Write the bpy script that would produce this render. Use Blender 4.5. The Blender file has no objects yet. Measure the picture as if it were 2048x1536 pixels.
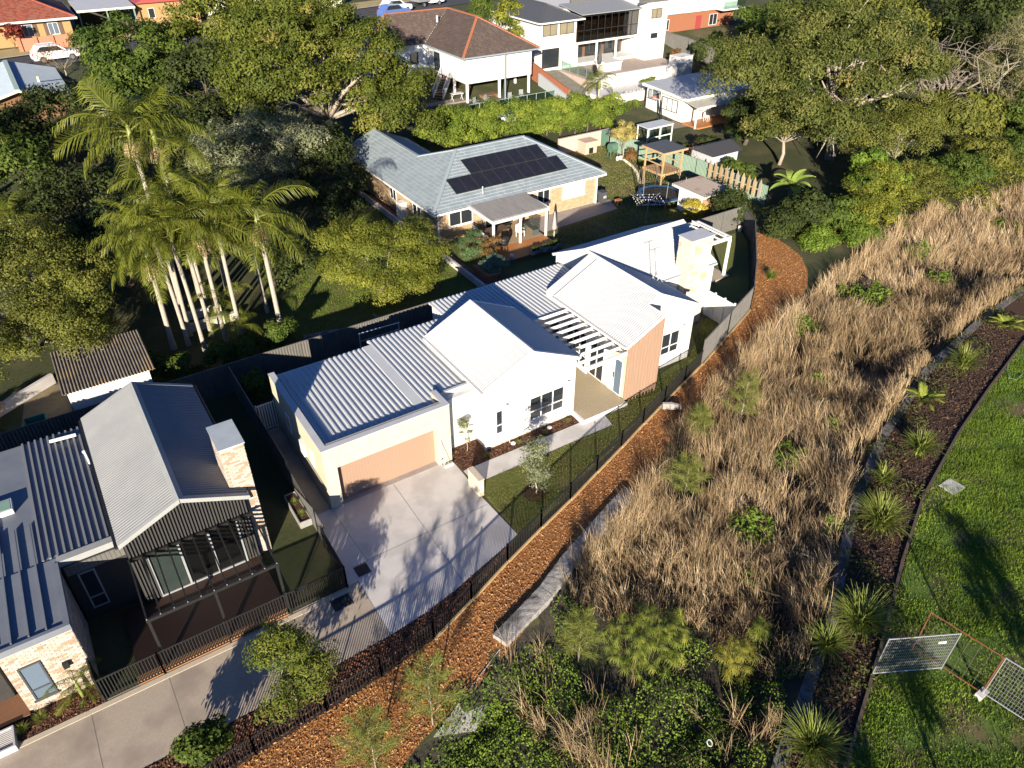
import bpy, math, random
import numpy as np
from mathutils import Matrix, Vector

# ------------------------------------------------------------------ scene, camera, sky, sun
S = bpy.context.scene
COL = S.collection
PI = math.pi
def rad(a): return math.radians(a)

CAM = np.array([-6.1926, -23.84, 23.5319])
pitch, yaw, roll = 0.6206, 0.5814, 0.003
fw = Vector((math.sin(yaw)*math.cos(pitch), math.cos(yaw)*math.cos(pitch), -math.sin(pitch)))
rt = Vector((math.cos(yaw), -math.sin(yaw), 0)); up = rt.cross(fw)
r2 = rt*math.cos(roll)+up*math.sin(roll); u2 = up*math.cos(roll)-rt*math.sin(roll)
cd = bpy.data.cameras.new('camera'); cam = bpy.data.objects.new('camera', cd); COL.objects.link(cam)
mw = Matrix.Identity(4)
for i in range(3):
    mw[i][0], mw[i][1], mw[i][2], mw[i][3] = r2[i], u2[i], -fw[i], CAM[i]
cam.matrix_world = mw
cd.sensor_width = 36; cd.lens = 1479.8/2048*36; cd.clip_start = .5; cd.clip_end = 2000
S.camera = cam
S.render.resolution_x, S.render.resolution_y = 1024, 768

SUN_EL = 15.6; SUN_TO = Vector((0.605, 0.796, 0)).normalized()   # ground direction in which shadows fall
w = bpy.data.worlds.new('World'); S.world = w; w.use_nodes = True
nt = w.node_tree; nt.nodes.clear()
sky = nt.nodes.new('ShaderNodeTexSky'); sky.sky_type = 'NISHITA'; sky.sun_disc = False; sky.ozone_density = 4.0; sky.dust_density = 0.4; sky.air_density = 1.0
sky.sun_elevation = rad(SUN_EL); sky.sun_rotation = math.atan2(-SUN_TO.x, -SUN_TO.y) % (2*PI)
bg = nt.nodes.new('ShaderNodeBackground'); bg.inputs['Strength'].default_value = 0.05
wo = nt.nodes.new('ShaderNodeOutputWorld')
tint = nt.nodes.new('ShaderNodeMix'); tint.data_type = 'RGBA'; tint.blend_type = 'MULTIPLY'; tint.inputs[0].default_value = 1
tint.inputs[7].default_value = (.42, .64, 1.0, 1)      # clear winter air: the whole sky a deeper blue
nt.links.new(sky.outputs[0], tint.inputs[6]); nt.links.new(tint.outputs[2], bg.inputs[0]); nt.links.new(bg.outputs[0], wo.inputs[0])
sl = bpy.data.lights.new('sun', 'SUN'); sl.energy = 5.0; sl.angle = rad(0.53); sl.color = (1.0, 0.885, 0.72)
so = bpy.data.objects.new('sun', sl); COL.objects.link(so)
ld = Vector((SUN_TO.x*math.cos(rad(SUN_EL)), SUN_TO.y*math.cos(rad(SUN_EL)), -math.sin(rad(SUN_EL))))
so.rotation_euler = ld.to_track_quat('-Z', 'Y').to_euler()
S.view_settings.view_transform = 'Standard'; S.view_settings.look = 'None'
S.view_settings.gamma = 1; S.view_settings.use_curve_mapping = False
S.view_settings.exposure = 1.4

# ------------------------------------------------------------------ materials
MATS = {}
def _new(name):
    m = bpy.data.materials.new(name); m.use_nodes = True
    n = m.node_tree.nodes; n.clear()
    o = n.new('ShaderNodeOutputMaterial'); b = n.new('ShaderNodeBsdfPrincipled')
    m.node_tree.links.new(b.outputs[0], o.inputs[0])
    return m, n, m.node_tree.links, b, o
def c4(c): return (c[0], c[1], c[2], 1)
def mat(name, c1, c2=None, scale=3.0, rough=.75, bump=0.0, bscale=30.0, metal=0.0, spec=.4, detail=6, lo=.35, hi=.65, c3=None, s3=.4, stretch=None, lo3=.5, hi3=.68):
    if name in MATS: return MATS[name]
    m, n, L, b, o = _new(name)
    b.inputs['Roughness'].default_value = rough; b.inputs['Metallic'].default_value = metal
    b.inputs['Specular IOR Level'].default_value = spec
    b.inputs['Base Color'].default_value = c4(c1)
    tc = n.new('ShaderNodeTexCoord'); vec = tc.outputs['Object']
    if stretch:
        mp = n.new('ShaderNodeMapping'); mp.inputs['Scale'].default_value = stretch
        L.new(vec, mp.inputs[0]); vec = mp.outputs[0]
    if c2 is not None:
        t = n.new('ShaderNodeTexNoise'); t.inputs['Scale'].default_value = scale; t.inputs['Detail'].default_value = detail
        t.inputs['Roughness'].default_value = .65
        L.new(vec, t.inputs['Vector'])
        r = n.new('ShaderNodeMapRange'); r.inputs[1].default_value = lo; r.inputs[2].default_value = hi
        L.new(t.outputs[0], r.inputs[0])
        mx = n.new('ShaderNodeMix'); mx.data_type = 'RGBA'
        mx.inputs[6].default_value = c4(c1); mx.inputs[7].default_value = c4(c2)
        L.new(r.outputs[0], mx.inputs[0]); out = mx.outputs[2]
        if c3 is not None:
            t3 = n.new('ShaderNodeTexNoise'); t3.inputs['Scale'].default_value = s3; t3.inputs['Detail'].default_value = 5
            L.new(vec, t3.inputs['Vector'])
            r3 = n.new('ShaderNodeMapRange'); r3.inputs[1].default_value = lo3; r3.inputs[2].default_value = hi3
            L.new(t3.outputs[0], r3.inputs[0])
            m3 = n.new('ShaderNodeMix'); m3.data_type = 'RGBA'; m3.inputs[7].default_value = c4(c3)
            L.new(r3.outputs[0], m3.inputs[0]); L.new(out, m3.inputs[6]); out = m3.outputs[2]
        L.new(out, b.inputs['Base Color'])
    if bump:
        t = n.new('ShaderNodeTexNoise'); t.inputs['Scale'].default_value = bscale; t.inputs['Detail'].default_value = 4
        L.new(vec, t.inputs['Vector'])
        bm = n.new('ShaderNodeBump'); bm.inputs['Strength'].default_value = 1; bm.inputs['Distance'].default_value = bump
        L.new(t.outputs[0], bm.inputs['Height']); L.new(bm.outputs[0], b.inputs['Normal'])
    MATS[name] = m; return m
def leafmat(name, c1, c2, trans=.3, rough=.55, c3=None):
    """colours a leaf by its own 'tint' attribute (leaf age), a little light passes through"""
    if name in MATS: return MATS[name]
    m, n, L, b, o = _new(name)
    a = n.new('ShaderNodeAttribute'); a.attribute_name = 'tint'
    cr = n.new('ShaderNodeValToRGB')
    cr.color_ramp.elements[0].color = c4(c1); cr.color_ramp.elements[1].color = c4(c2)
    if c3 is not None:
        cr.color_ramp.elements[1].position = .8
        e = cr.color_ramp.elements.new(1.0); e.color = c4(c3)
    L.new(a.outputs['Fac'], cr.inputs[0])
    L.new(cr.outputs[0], b.inputs['Base Color'])
    b.inputs['Roughness'].default_value = rough+.1; b.inputs['Specular IOR Level'].default_value = .2
    tr = n.new('ShaderNodeBsdfTranslucent'); L.new(cr.outputs[0], tr.inputs[0])
    mx = n.new('ShaderNodeMixShader'); mx.inputs[0].default_value = trans
    L.new(b.outputs[0], mx.inputs[1]); L.new(tr.outputs[0], mx.inputs[2]); L.new(mx.outputs[0], o.inputs[0])
    MATS[name] = m; return m
def pmat(name, cols, rough=.8, bump=0.0, bscale=60):
    """one random colour of the list per object / loose piece"""
    if name in MATS: return MATS[name]
    m, n, L, b, o = _new(name)
    a = n.new('ShaderNodeAttribute'); a.attribute_name = 'tint'
    oi = n.new('ShaderNodeObjectInfo')
    ad = n.new('ShaderNodeMath'); ad.operation = 'ADD'
    L.new(a.outputs['Fac'], ad.inputs[0]); L.new(oi.outputs['Random'], ad.inputs[1])
    fr = n.new('ShaderNodeMath'); fr.operation = 'FRACT'; L.new(ad.outputs[0], fr.inputs[0])
    cr = n.new('ShaderNodeValToRGB'); cr.color_ramp.interpolation = 'CONSTANT'
    while len(cr.color_ramp.elements) < len(cols): cr.color_ramp.elements.new(.5)
    for i, c in enumerate(cols):
        cr.color_ramp.elements[i].position = i/len(cols); cr.color_ramp.elements[i].color = c4(c)
    L.new(fr.outputs[0], cr.inputs[0]); L.new(cr.outputs[0], b.inputs['Base Color'])
    b.inputs['Roughness'].default_value = rough
    if bump:
        tc = n.new('ShaderNodeTexCoord'); t = n.new('ShaderNodeTexNoise'); t.inputs['Scale'].default_value = bscale
        L.new(tc.outputs['Object'], t.inputs['Vector'])
        bm = n.new('ShaderNodeBump'); bm.inputs['Distance'].default_value = bump
        L.new(t.outputs[0], bm.inputs['Height']); L.new(bm.outputs[0], b.inputs['Normal'])
    MATS[name] = m; return m
def glassmat(name, c=(.02, .025, .03), rough=.04):
    if name in MATS: return MATS[name]
    m, n, L, b, o = _new(name)
    b.inputs['Base Color'].default_value = c4(c); b.inputs['Roughness'].default_value = rough
    b.inputs['Specular IOR Level'].default_value = .8
    MATS[name] = m; return m
def clearglass(name, tint=(.8, .9, .88), a=.8):
    if name in MATS: return MATS[name]
    m, n, L, b, o = _new(name)
    tr = n.new('ShaderNodeBsdfTransparent'); tr.inputs[0].default_value = c4(tint)
    gl = n.new('ShaderNodeBsdfGlossy'); gl.inputs['Roughness'].default_value = .03
    mx = n.new('ShaderNodeMixShader'); mx.inputs[0].default_value = 1-a
    L.new(tr.outputs[0], mx.inputs[1]); L.new(gl.outputs[0], mx.inputs[2]); L.new(mx.outputs[0], o.inputs[0])
    MATS[name] = m; return m

white = mat('white_render', (.60, .595, .58), (.54, .533, .515), 1.6, .8, stretch=(1.5,1.5,.5), c3=(.50,.485,.455), s3=1.1, lo3=.52, hi3=.75)
cream = mat('cream_block', (.50, .455, .34), (.45, .41, .30), 2.0, .85, .004, 40)
trimw = mat('white_trim', (.64, .64, .63), (.58, .58, .57), 3, .5)
rooflt = mat('pale_steel_roof', (.46, .465, .46), (.42, .425, .425), .9, .5)
flatlt = mat('pale_flat_roof', (.50, .52, .535), (.44, .46, .48), .8, .5)
capm = mat('parapet_cap', (.46, .47, .49), (.41, .42, .44), 1.5, .5)
tanm = mat('tan_cladding', (.30, .20, .142), (.265, .175, .122), 1.5, .7, stretch=(8, 8, .6))
doorm = mat('garage_door_timber', (.30, .20, .142), (.265, .175, .122), 4, .7, stretch=(14, 1, .4))
timber = mat('pale_timber', (.50, .36, .20), (.42, .28, .15), 4, .8, stretch=(3, 3, 3))
pine = mat('new_pine', (.42, .30, .15), (.35, .24, .12), 4, .8)
darkgrey = mat('dark_steel', (.03, .032, .035), (.04, .042, .045), 4, .6)
basalt = mat('basalt_steel_roof', (.20, .205, .21), (.17, .175, .185), .8, .42)
basaltflat = mat('basalt_flat_roof', (.165, .185, .215), (.135, .15, .18), .7, .5)
blackclad = mat('black_cladding', (.022, .021, .021), (.032, .03, .029), 6, .7)
fencegrey = mat('grey_steel_fence', (.135, .13, .122), (.11, .107, .10), 2, .55)
fencegreen = mat('green_steel_fence', (.19, .27, .21), (.165, .235, .185), 2, .6)
blackmetal = mat('black_powdercoat', (.012, .012, .012), (.018, .018, .018), 6, .5)
conc = mat('grey_concrete', (.54, .515, .50), (.49, .468, .457), 1.1, .85, .0015, 90, c3=(.43, .41, .395), s3=.7, lo3=.47, hi3=.62)
conctan = mat('exposed_aggregate', (.40, .335, .265), (.34, .285, .225), 14, .9, .003, 120, c3=(.27, .225, .18), s3=.7, lo3=.46, hi3=.64)
concold = mat('old_concrete', (.36, .345, .32), (.22, .21, .195), 5, .95, .03, 26, c3=(.11, .10, .09), s3=1.6, lo3=.48, hi3=.66)
pathm = mat('paved_grey', (.33, .29, .27), (.27, .24, .22), 3, .9, .004, 40)
glassd = glassmat('dark_glass')
glassb = glassmat('blue_glass', (.10, .14, .19), .08)
frost = mat('frosted_glass', (.55, .60, .56), (.48, .53, .5), 2, .3)
bricks_pale = pmat('pale_recycled_brick', [(.37, .32, .27), (.42, .375, .33), (.31, .225, .15), (.38, .325, .27), (.33, .245, .165), (.44, .40, .36), (.40, .35, .30), (.39, .335, .285)], .9, .004)
mortar = mat('pale_mortar', (.42, .38, .33), (.36, .325, .28), 20, .95)
brickcream = mat('cream_brick_mortar', (.38, .31, .22), (.33, .27, .19), 9, .9)
bricks_cream = pmat('cream_brick', [(.36, .255, .155), (.40, .29, .18), (.32, .22, .125), (.38, .275, .17), (.35, .24, .14)], .9)
chip_o = pmat('orange_bark_chip', [(.42, .185, .055), (.48, .23, .08), (.32, .13, .036), (.37, .165, .05), (.52, .29, .125), (.24, .10, .03), (.44, .25, .11)], .9)
chip_d = pmat('dark_bark_chip', [(.12, .05, .025), (.17, .07, .035), (.08, .033, .018), (.21, .095, .05), (.06, .028, .017)], .85)
barkground = mat('orange_bark', (.36, .155, .045), (.22, .09, .028), 12, .95, .03, 14)
mulchground = mat('dark_mulch', (.075, .036, .021), (.035, .018, .011), 14, .95, .03, 14)
deckm = mat('pale_decking', (.40, .325, .215), (.34, .275, .18), 5, .75, stretch=(10, .6, 1))
deckdark = mat('merbau_decking', (.038, .02, .014), (.028, .015, .011), 5, .6, stretch=(.6, 10, 1))
deckorange = mat('oiled_decking', (.40, .175, .065), (.33, .14, .05), 5, .6, stretch=(8, .6, 1))
soil = mat('creek_mud', (.045, .038, .026), (.022, .02, .014), 2, .95, .05, 6, c3=(.05, .06, .022), s3=.6)
grassbase = mat('yard_grass', (.055, .062, .02), (.035, .045, .014), 5, .95, .03, 30, c3=(.10, .085, .04), s3=.25)
lawnm = mat('lawn', (.135, .145, .035), (.09, .11, .026), 9, .95, .03, 45, c3=(.15, .125, .05), s3=.9, lo3=.52, hi3=.72)
parkm = mat('park_grass', (.095, .155, .02), (.055, .10, .013), 6, .95, .03, 40, c3=(.12, .095, .045), s3=.6, lo3=.5, hi3=.64)
road = mat('asphalt', (.06, .06, .063), (.045, .045, .048), 8, .9)
barkgrey = mat('grey_bark', (.34, .30, .25), (.22, .19, .155), 5, .9, .02, 20, stretch=(1, 1, .3))
barkpale = mat('smooth_pale_bark', (.34, .295, .24), (.22, .18, .14), 3, .85, .01, 12, stretch=(1, 1, .4))
barkdark = mat('dark_bark_trunk', (.13, .10, .075), (.08, .06, .045), 6, .9, .02, 20)
palmbark = mat('palm_trunk', (.40, .36, .30), (.24, .21, .17), 3, .9, .012, 6, stretch=(.3, .3, 9))

# ------------------------------------------------------------------ mesh building
class MB:
    def __init__(s): s.v = []; s.f = []
    def face(s, pts):
        k = len(s.v); s.v += [tuple(p) for p in pts]; s.f.append(tuple(range(k, k+len(pts)))); return s
    def box(s, x0, x1, y0, y1, z0, z1):
        k = len(s.v)
        s.v += [(x0,y0,z0),(x1,y0,z0),(x1,y1,z0),(x0,y1,z0),(x0,y0,z1),(x1,y0,z1),(x1,y1,z1),(x0,y1,z1)]
        s.f += [tuple(k+i for i in q) for q in ((0,3,2,1),(4,5,6,7),(0,1,5,4),(1,2,6,5),(2,3,7,6),(3,0,4,7))]; return s
    def bar(s, a, b, wd, ht=None, upv=(0,0,1)):
        a = Vector(a); b = Vector(b); d = (b-a).normalized(); u = Vector(upv)
        if abs(d.dot(u)) > .98: u = Vector((1,0,0))
        sd = d.cross(u).normalized()*wd/2; uu = sd.cross(d).normalized()*(ht or wd)/2
        k = len(s.v)
        for p in (a, b):
            for q in (-sd-uu, sd-uu, sd+uu, -sd+uu): s.v.append(tuple(p+q))
        s.f += [tuple(k+i for i in q) for q in ((0,1,2,3),(7,6,5,4),(0,4,5,1),(1,5,6,2),(2,6,7,3),(3,7,4,0))]; return s
    def prism(s, poly, axis, a, b):
        """poly in the two other axes, pushed from a to b along axis"""
        def P(p, t): return {'x': (t,p[0],p[1]), 'y': (p[0],t,p[1]), 'z': (p[0],p[1],t)}[axis]
        k = len(s.v); n = len(poly)
        s.v += [P(p,a) for p in poly]+[P(p,b) for p in poly]
        s.f.append(tuple(range(k,k+n))[::-1]); s.f.append(tuple(range(k+n,k+2*n)))
        for i in range(n): j=(i+1)%n; s.f.append((k+i,k+j,k+n+j,k+n+i))
        return s
    def tube(s, pts, rad_, n=8, cap=True):
        pts = [Vector(p) for p in pts]
        if not hasattr(rad_, '__len__'): rad_ = [rad_]*len(pts)
        k0 = len(s.v); prev = None
        for i, p in enumerate(pts):
            d = (pts[min(i+1,len(pts)-1)]-pts[max(i-1,0)])
            d = d.normalized() if d.length > 1e-9 else Vector((0,0,1))
            ref = prev if prev is not None else (Vector((1,0,0)) if abs(d.x) < .9 else Vector((0,1,0)))
            a = (ref-d*ref.dot(d)).normalized(); bb = d.cross(a); prev = a
            for j in range(n):
                t = 2*PI*j/n; s.v.append(tuple(p+(a*math.cos(t)+bb*math.sin(t))*rad_[i]))
        for i in range(len(pts)-1):
            for j in range(n):
                j2=(j+1)%n; s.f.append((k0+i*n+j,k0+i*n+j2,k0+(i+1)*n+j2,k0+(i+1)*n+j))
        if cap:
            s.f.append(tuple(range(k0,k0+n))[::-1]); s.f.append(tuple(range(len(s.v)-n,len(s.v))))
        return s
    def lathe(s, prof, c=(0,0,0), n=14):
        k0=len(s.v)
        for r,z in prof:
            for j in range(n):
                t=2*PI*j/n; s.v.append((c[0]+r*math.cos(t),c[1]+r*math.sin(t),c[2]+z))
        for i in range(len(prof)-1):
            for j in range(n):
                j2=(j+1)%n; s.f.append((k0+i*n+j,k0+i*n+j2,k0+(i+1)*n+j2,k0+(i+1)*n+j))
        s.f.append(tuple(range(k0,k0+n))[::-1]); s.f.append(tuple(range(len(s.v)-n,len(s.v)))); return s
    def mesh(s, name, off=(0,0,0), smooth=False):
        me = bpy.data.meshes.new(name)
        me.from_pydata([(p[0]-off[0],p[1]-off[1],p[2]-off[2]) for p in s.v], [], s.f)
        if smooth: me.shade_smooth()
        me.update(); return me

def tag(o, label=None, cat=None, group=None, kind=None):
    if label: o['label'] = label
    if cat: o['category'] = cat
    if group: o['group'] = group
    if kind: o['kind'] = kind
    return o
def link(name, me, m, parent=None):
    o = bpy.data.objects.new(name, me); COL.objects.link(o)
    if me is not None and m is not None and len(me.materials) == 0: me.materials.append(m)
    if parent is not None: o.parent = parent
    return o
def thing(name, label, cat, loc=(0,0,0), group=None, rz=0):
    o = bpy.data.objects.new(name, None); COL.objects.link(o); o.location = loc; o.rotation_euler = (0,0,rz)
    o.empty_display_size = .3; o['o'] = [float(x) for x in loc]
    return tag(o, label, cat, group)
def base_of(o):
    while o.parent is not None: o = o.parent
    return tuple(o['o']) if 'o' in o.keys() else (0,0,0)
def part(parent, name, mb, m, smooth=False, local=False, kind=None, label=None):
    """mb is in world coordinates (or local ones when local)"""
    off = (0,0,0) if local else base_of(parent)
    o = link(name, mb.mesh(name, off, smooth), m, parent)
    return tag(o, label, None, None, kind)
def solid(name, mb, m, label, cat, group=None, smooth=False, loc=None):
    """a thing that is one mesh; mb in world coordinates, origin at loc"""
    loc = loc or (0,0,0)
    o = link(name, mb.mesh(name, loc, smooth), m); o.location = loc
    return tag(o, label, cat, group)
def structure(name, mb, m):
    o = link(name, mb.mesh(name), m); return tag(o, kind='structure')
_cube = {}
def piece(parent, name, x0, x1, y0, y1, z0, z1, m, rot=None):
    """a box that shares its mesh with all alike pieces"""
    if m.name not in _cube:
        me = MB().box(-.5,.5,-.5,.5,-.5,.5).mesh('piece_'+m.name); me.materials.append(m); _cube[m.name] = me
    o = bpy.data.objects.new(name, _cube[m.name]); COL.objects.link(o); o.parent = parent
    b = base_of(parent)
    o.location = ((x0+x1)/2-b[0], (y0+y1)/2-b[1], (z0+z1)/2-b[2]); o.scale = (x1-x0, y1-y0, z1-z0)
    if rot: o.rotation_euler = rot
    return o
def copy_tree(o, parent=None):
    c = o.copy(); COL.objects.link(c); c.parent = parent
    for ch in list(o.children): copy_tree(ch, c)
    return c
def npmesh(name, V, F, tint=None):
    """V (n,3), F (m,4) or (m,3) arrays; tint per face"""
    me = bpy.data.meshes.new(name); k = F.shape[1]
    me.vertices.add(len(V)); me.vertices.foreach_set('co', np.ascontiguousarray(V, np.float32).ravel())
    me.loops.add(F.size); me.loops.foreach_set('vertex_index', np.ascontiguousarray(F, np.int32).ravel())
    me.polygons.add(len(F)); me.polygons.foreach_set('loop_start', np.arange(0, F.size, k, dtype=np.int32))
    me.update(calc_edges=True)
    if tint is not None:
        a = me.attributes.new('tint', 'FLOAT', 'FACE'); a.data.foreach_set('value', np.ascontiguousarray(tint, np.float32))
    return me

# ------------------------------------------------------------------ terrain
def sstep(t): t = np.clip(t, 0, 1); return t*t*(3-2*t)
CREEK = np.array([(-14,-15.5),(-4,-12.6),(-1.2,-11.3),(2.3,-10.3),(5.3,-9.15),(8.6,-7.75),(11.7,-6.6),(14.6,-5.3),(18.5,-3.3),(24.2,-1.4),(32.8,1.2),(40,3.0),(46,4.0),(53.7,5.2),(65,3.7),(90,1),(130,-2),
                  (130,-8),(90,-6),(60,-4.8),(46.5,-5.7),(40.2,-6.3),(32.2,-7.7),(24.6,-10.0),(19.2,-12.3),(16.2,-14.0),(13.5,-15.5),(10,-17.1),(7.4,-18.2),(3,-20.5),(-4,-24),(-14,-26)], float)
def inside(P, poly):
    x, y = P[:,0], P[:,1]; r = np.zeros(len(P), bool); n = len(poly)
    for i in range(n):
        x1,y1 = poly[i]; x2,y2 = poly[(i+1)%n]
        if y1 == y2: continue
        c = ((y1 > y) != (y2 > y)) & (x < (x2-x1)*(y-y1)/(y2-y1)+x1); r ^= c
    return r
def pdist(P, poly, closed=True):
    d = np.full(len(P), 1e9); n = len(poly)
    for i in range(n if closed else n-1):
        a = np.array(poly[i], float); b = np.array(poly[(i+1)%n], float); ab = b-a
        t = np.clip(((P-a)@ab)/max(ab@ab, 1e-9), 0, 1)
        q = a+t[:,None]*ab; d = np.minimum(d, np.hypot(*(P-q).T))
    return d
def zt(P):
    P = np.atleast_2d(np.array(P, float))[:, :2]
    z = 5*sstep((P[:,1]-36)/40)
    ins = inside(P, CREEK); d = pdist(P, CREEK)
    return z - np.where(ins, .9*sstep(d/1.4), 0)
def z1(x, y): return float(zt([(x, y)])[0])
def axis_pts(lo, hi, step, far):
    a = list(np.arange(lo, hi+1e-6, step)); s = step; x = lo
    left = []
    while x > -far: s *= 1.35; x -= s; left.append(x)
    s = step; x = hi; right = []
    while x < far: s *= 1.35; x += s; right.append(x)
    return np.array(left[::-1]+a+right)
gx = axis_pts(-16, 70, .6, 420); gy = axis_pts(-26, 12, .6, 420)
GX, GY = np.meshgrid(gx, gy, indexing='ij')
GP = np.stack([GX.ravel(), GY.ravel()], 1)
rng = np.random.default_rng(5)
GZ = zt(GP) + np.where(inside(GP, CREEK), rng.normal(0, .05, len(GP)), 0)
V = np.column_stack([GP, GZ]); ny = len(gy)
ii, jj = np.meshgrid(np.arange(len(gx)-1), np.arange(ny-1), indexing='ij'); k = (ii*ny+jj).ravel()
ground = link('ground', npmesh('ground', V, np.stack([k, k+ny, k+ny+1, k+1], 1)), grassbase); ground.data.materials.append(soil)
_fc = V[:, :2][k]+.3; _in = inside(_fc, CREEK).astype(np.int32); ground.data.polygons.foreach_set('material_index', _in); tag(ground, kind='structure')

def sheet(name, poly, z, m, thick=None):
    mb = MB()
    if thick: mb.prism(poly, 'z', z-thick, z)
    else: mb.face([(x, y, z) for x, y in poly])
    return structure(name, mb, m)
EDGE = [(-16,-9.5),(-9,-9.25),(-6.22,-9.0),(-3.75,-8.84),(-1.66,-8.67),(.6,-8.31),(2.66,-7.56),(4.87,-6.71),(7.08,-5.94),(9.15,-5.26),(11.28,-4.48),(13.4,-3.72),(15.48,-2.94),(17.68,-2.15),(19.88,-1.36),(21.87,-.66)]
SOLID = [(21.87,-.66),(25.4,.75),(28.96,2.17),(31.88,4.6),(34.5,7.0),(36.9,9.2),(38.4,11.6)]
DR_R = [(-16,-7.5),(-9.13,-7.48),(-5.22,-7.47),(-2.7,-7.38),(-.6,-7.28),(.93,-7.1),(2.4,-6.78),(3.8,-6.38),(6.05,-5.75)]
# bark path beside the creek (split in convex-ish quads so the sheet triangulates cleanly)
left_bank = [(-16,-15.6),(-9,-14.2),(-6.2,-13.3),(-4.2,-12.7),(-1.6,-11.5),(.8,-10.85),(2.5,-10.25),(5.2,-9.2),(7.6,-8.2),(9.6,-7.35),(11.6,-6.65),(13.6,-5.75),(15.6,-4.75),(17.9,-3.55),(20.5,-2.6),(24.2,-1.4)]
def ribbon(name, A, B, z, m):
    mb = MB()
    for i in range(len(A)-1): mb.face([(*A[i],z),(*B[i],z),(*B[i+1],z),(*A[i+1],z)])
    return structure(name, mb, m)
A = EDGE + SOLID[1:]
B = left_bank + [(28.5,-.1),(32.0,1.0),(34.6,2.2),(36.6,3.8),(38.2,5.8),(39.0,8.4)]
ribbon('bark_path', A, B, .012, barkground)
# strip of dark mulch between drive and tubular fence
def ypath(P, x):
    for (xa,ya),(xb,yb) in zip(P, P[1:]):
        if xa <= x <= xb: return ya+(yb-ya)*(x-xa)/(xb-xa)
    return P[-1][1]
xs = np.linspace(-16, 5.6, 28)
ribbon('mulch_strip', [(x, ypath(DR_R, x)) for x in xs], [(x, ypath(EDGE, x)) for x in xs], .008, mulchground)
sheet('tan_driveway', [(-16,-7.46),(-9.13,-7.46),(-5.22,-7.45),(-2.7,-7.36),(-.66,-7.28),(-.66,-4.3),(-16,-4.3)], .016, conctan)
sheet('grey_driveway', [(-.645,-7.28),(.93,-7.1),(2.4,-6.78),(3.8,-6.38),(6.05,-5.75),(5.95,-3),(6.03,-1),(6.03,.06),(-1.02,.06),(-1.05,-4.3),(-.645,-4.3)], .02, conc)
sheet('side_path', [(-1.0,.07),(-.01,.07),(-.01,7.0),(-.95,7.0)], .014, conctan)
# control joints in the grey drive: shallow saw cuts seen as thin dark lines
jm = mat('joint', (.20, .19, .18))
for a, b in (((2.97,0),(2.9,-3.5)), ((2.9,-3.5),(2.85,-6.6)), ((-.02,-.05),(.1,-3.5)), ((-.6,-3.52),(5.9,-3.46)), ):
    structure('control_joint', MB().bar((*a,.0235),(*b,.0235),.018,.002), jm)
structure('control_joint', MB().bar((-.652,-7.28,.021),(-.652,-4.3,.021),.03,.004), jm)
for xj in (-4.1,-7.9,-10.4,-13.2):
    structure('control_joint', MB().bar((xj,-7.4,.0195),(xj-.03,-4.35,.0195),.015,.002), jm)
structure('driveway_kerb', MB().box(-16,-1.1,-4.62,-4.42,.0,.035), mat('kerb_pale', (.48,.42,.32), (.42,.36,.28), 10, .9))
sheet('entry_path', [(6.12,-2.04),(14.2,-2.1),(14.42,-1.08),(6.12,-.97)], .022, conc)
sheet('front_lawn', [(6.08,-5.7)]+[(x, ypath(EDGE,x)+.1) for x in (7.1,9.2,11.3,13.4,15.5,17.7,19.9,21.8)]+[(25.3,.9),(28.6,2.3),(26.2,3.2),(22,.4),(14.5,-.9),(14.25,-2.12),(6.12,-2.06)], .01, lawnm)
sheet('rear_lawn', [(26.4,3.2),(28.9,2.4),(31.7,4.7),(36.6,9.3),(37.8,11.0),(26.4,11.0)], .01, lawnm)
sheet('front_mulch_bed', [(6.1,-.96),(12.95,-.98),(12.95,-.2),(7.9,-.2),(7.9,.7),(6.1,.7)], .018, mulchground)
sheet('neighbour_mulch_bed', [(-12.5,-4.4),(-9.98,-4.42),(-9.98,-3.4),(-12.6,-3.4)], .018, mulchground)
sheet('left_yard_lawn', [(-9.9,-4.25),(-1.15,-4.25),(-1.05,11),(-16,11),(-16,-1)], .006, grassbase)
sheet('brick_house_lawn', [(16.6,11.3),(44,11.5),(43.6,34),(33,33.5),(33,21.5),(16.6,20.9)], .01, mat('yard_lawn', (.10,.105,.028), (.07,.085,.022), 6, .95, .03, 40, c3=(.16,.115,.05), s3=.25))
sheet('middle_lawn', [(3.5,12.6),(16.0,12.2),(16.2,30),(4.5,30)], .01, mat('middle_grass', (.12,.125,.03), (.08,.095,.022), 7, .95, .03, 40, c3=(.15,.12,.05), s3=.5))
sheet('house_side_path', [(24.6,19.0),(32.6,19.6),(33.4,21.5),(24.6,21.7)], .02, pathm)
sheet('park_lawn', [(9.6,-19.5),(14.5,-17.4),(22.7,-13.8),(28.4,-12.1),(39.6,-9.4),(60,-6.5),(110,-9),(110,-60),(-10,-60),(0,-24)], .012, parkm)
ribbon('garden_bed', [(3.2,-20.5),(7.6,-18.3),(10.2,-17.2),(13.6,-15.6),(16.4,-14.1),(19.4,-12.4),(24.8,-10.1),(32.4,-7.8),(40.4,-6.4),(46.7,-5.8),(60,-4.9)],
       [(5,-22),(9.4,-19.6),(12,-18.5),(15,-17.2),(18.3,-15.7),(21.3,-14.4),(27.2,-12.4),(33.6,-10.9),(40,-9.3),(47,-8.3),(60,-6.5)], .009, mulchground)
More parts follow.
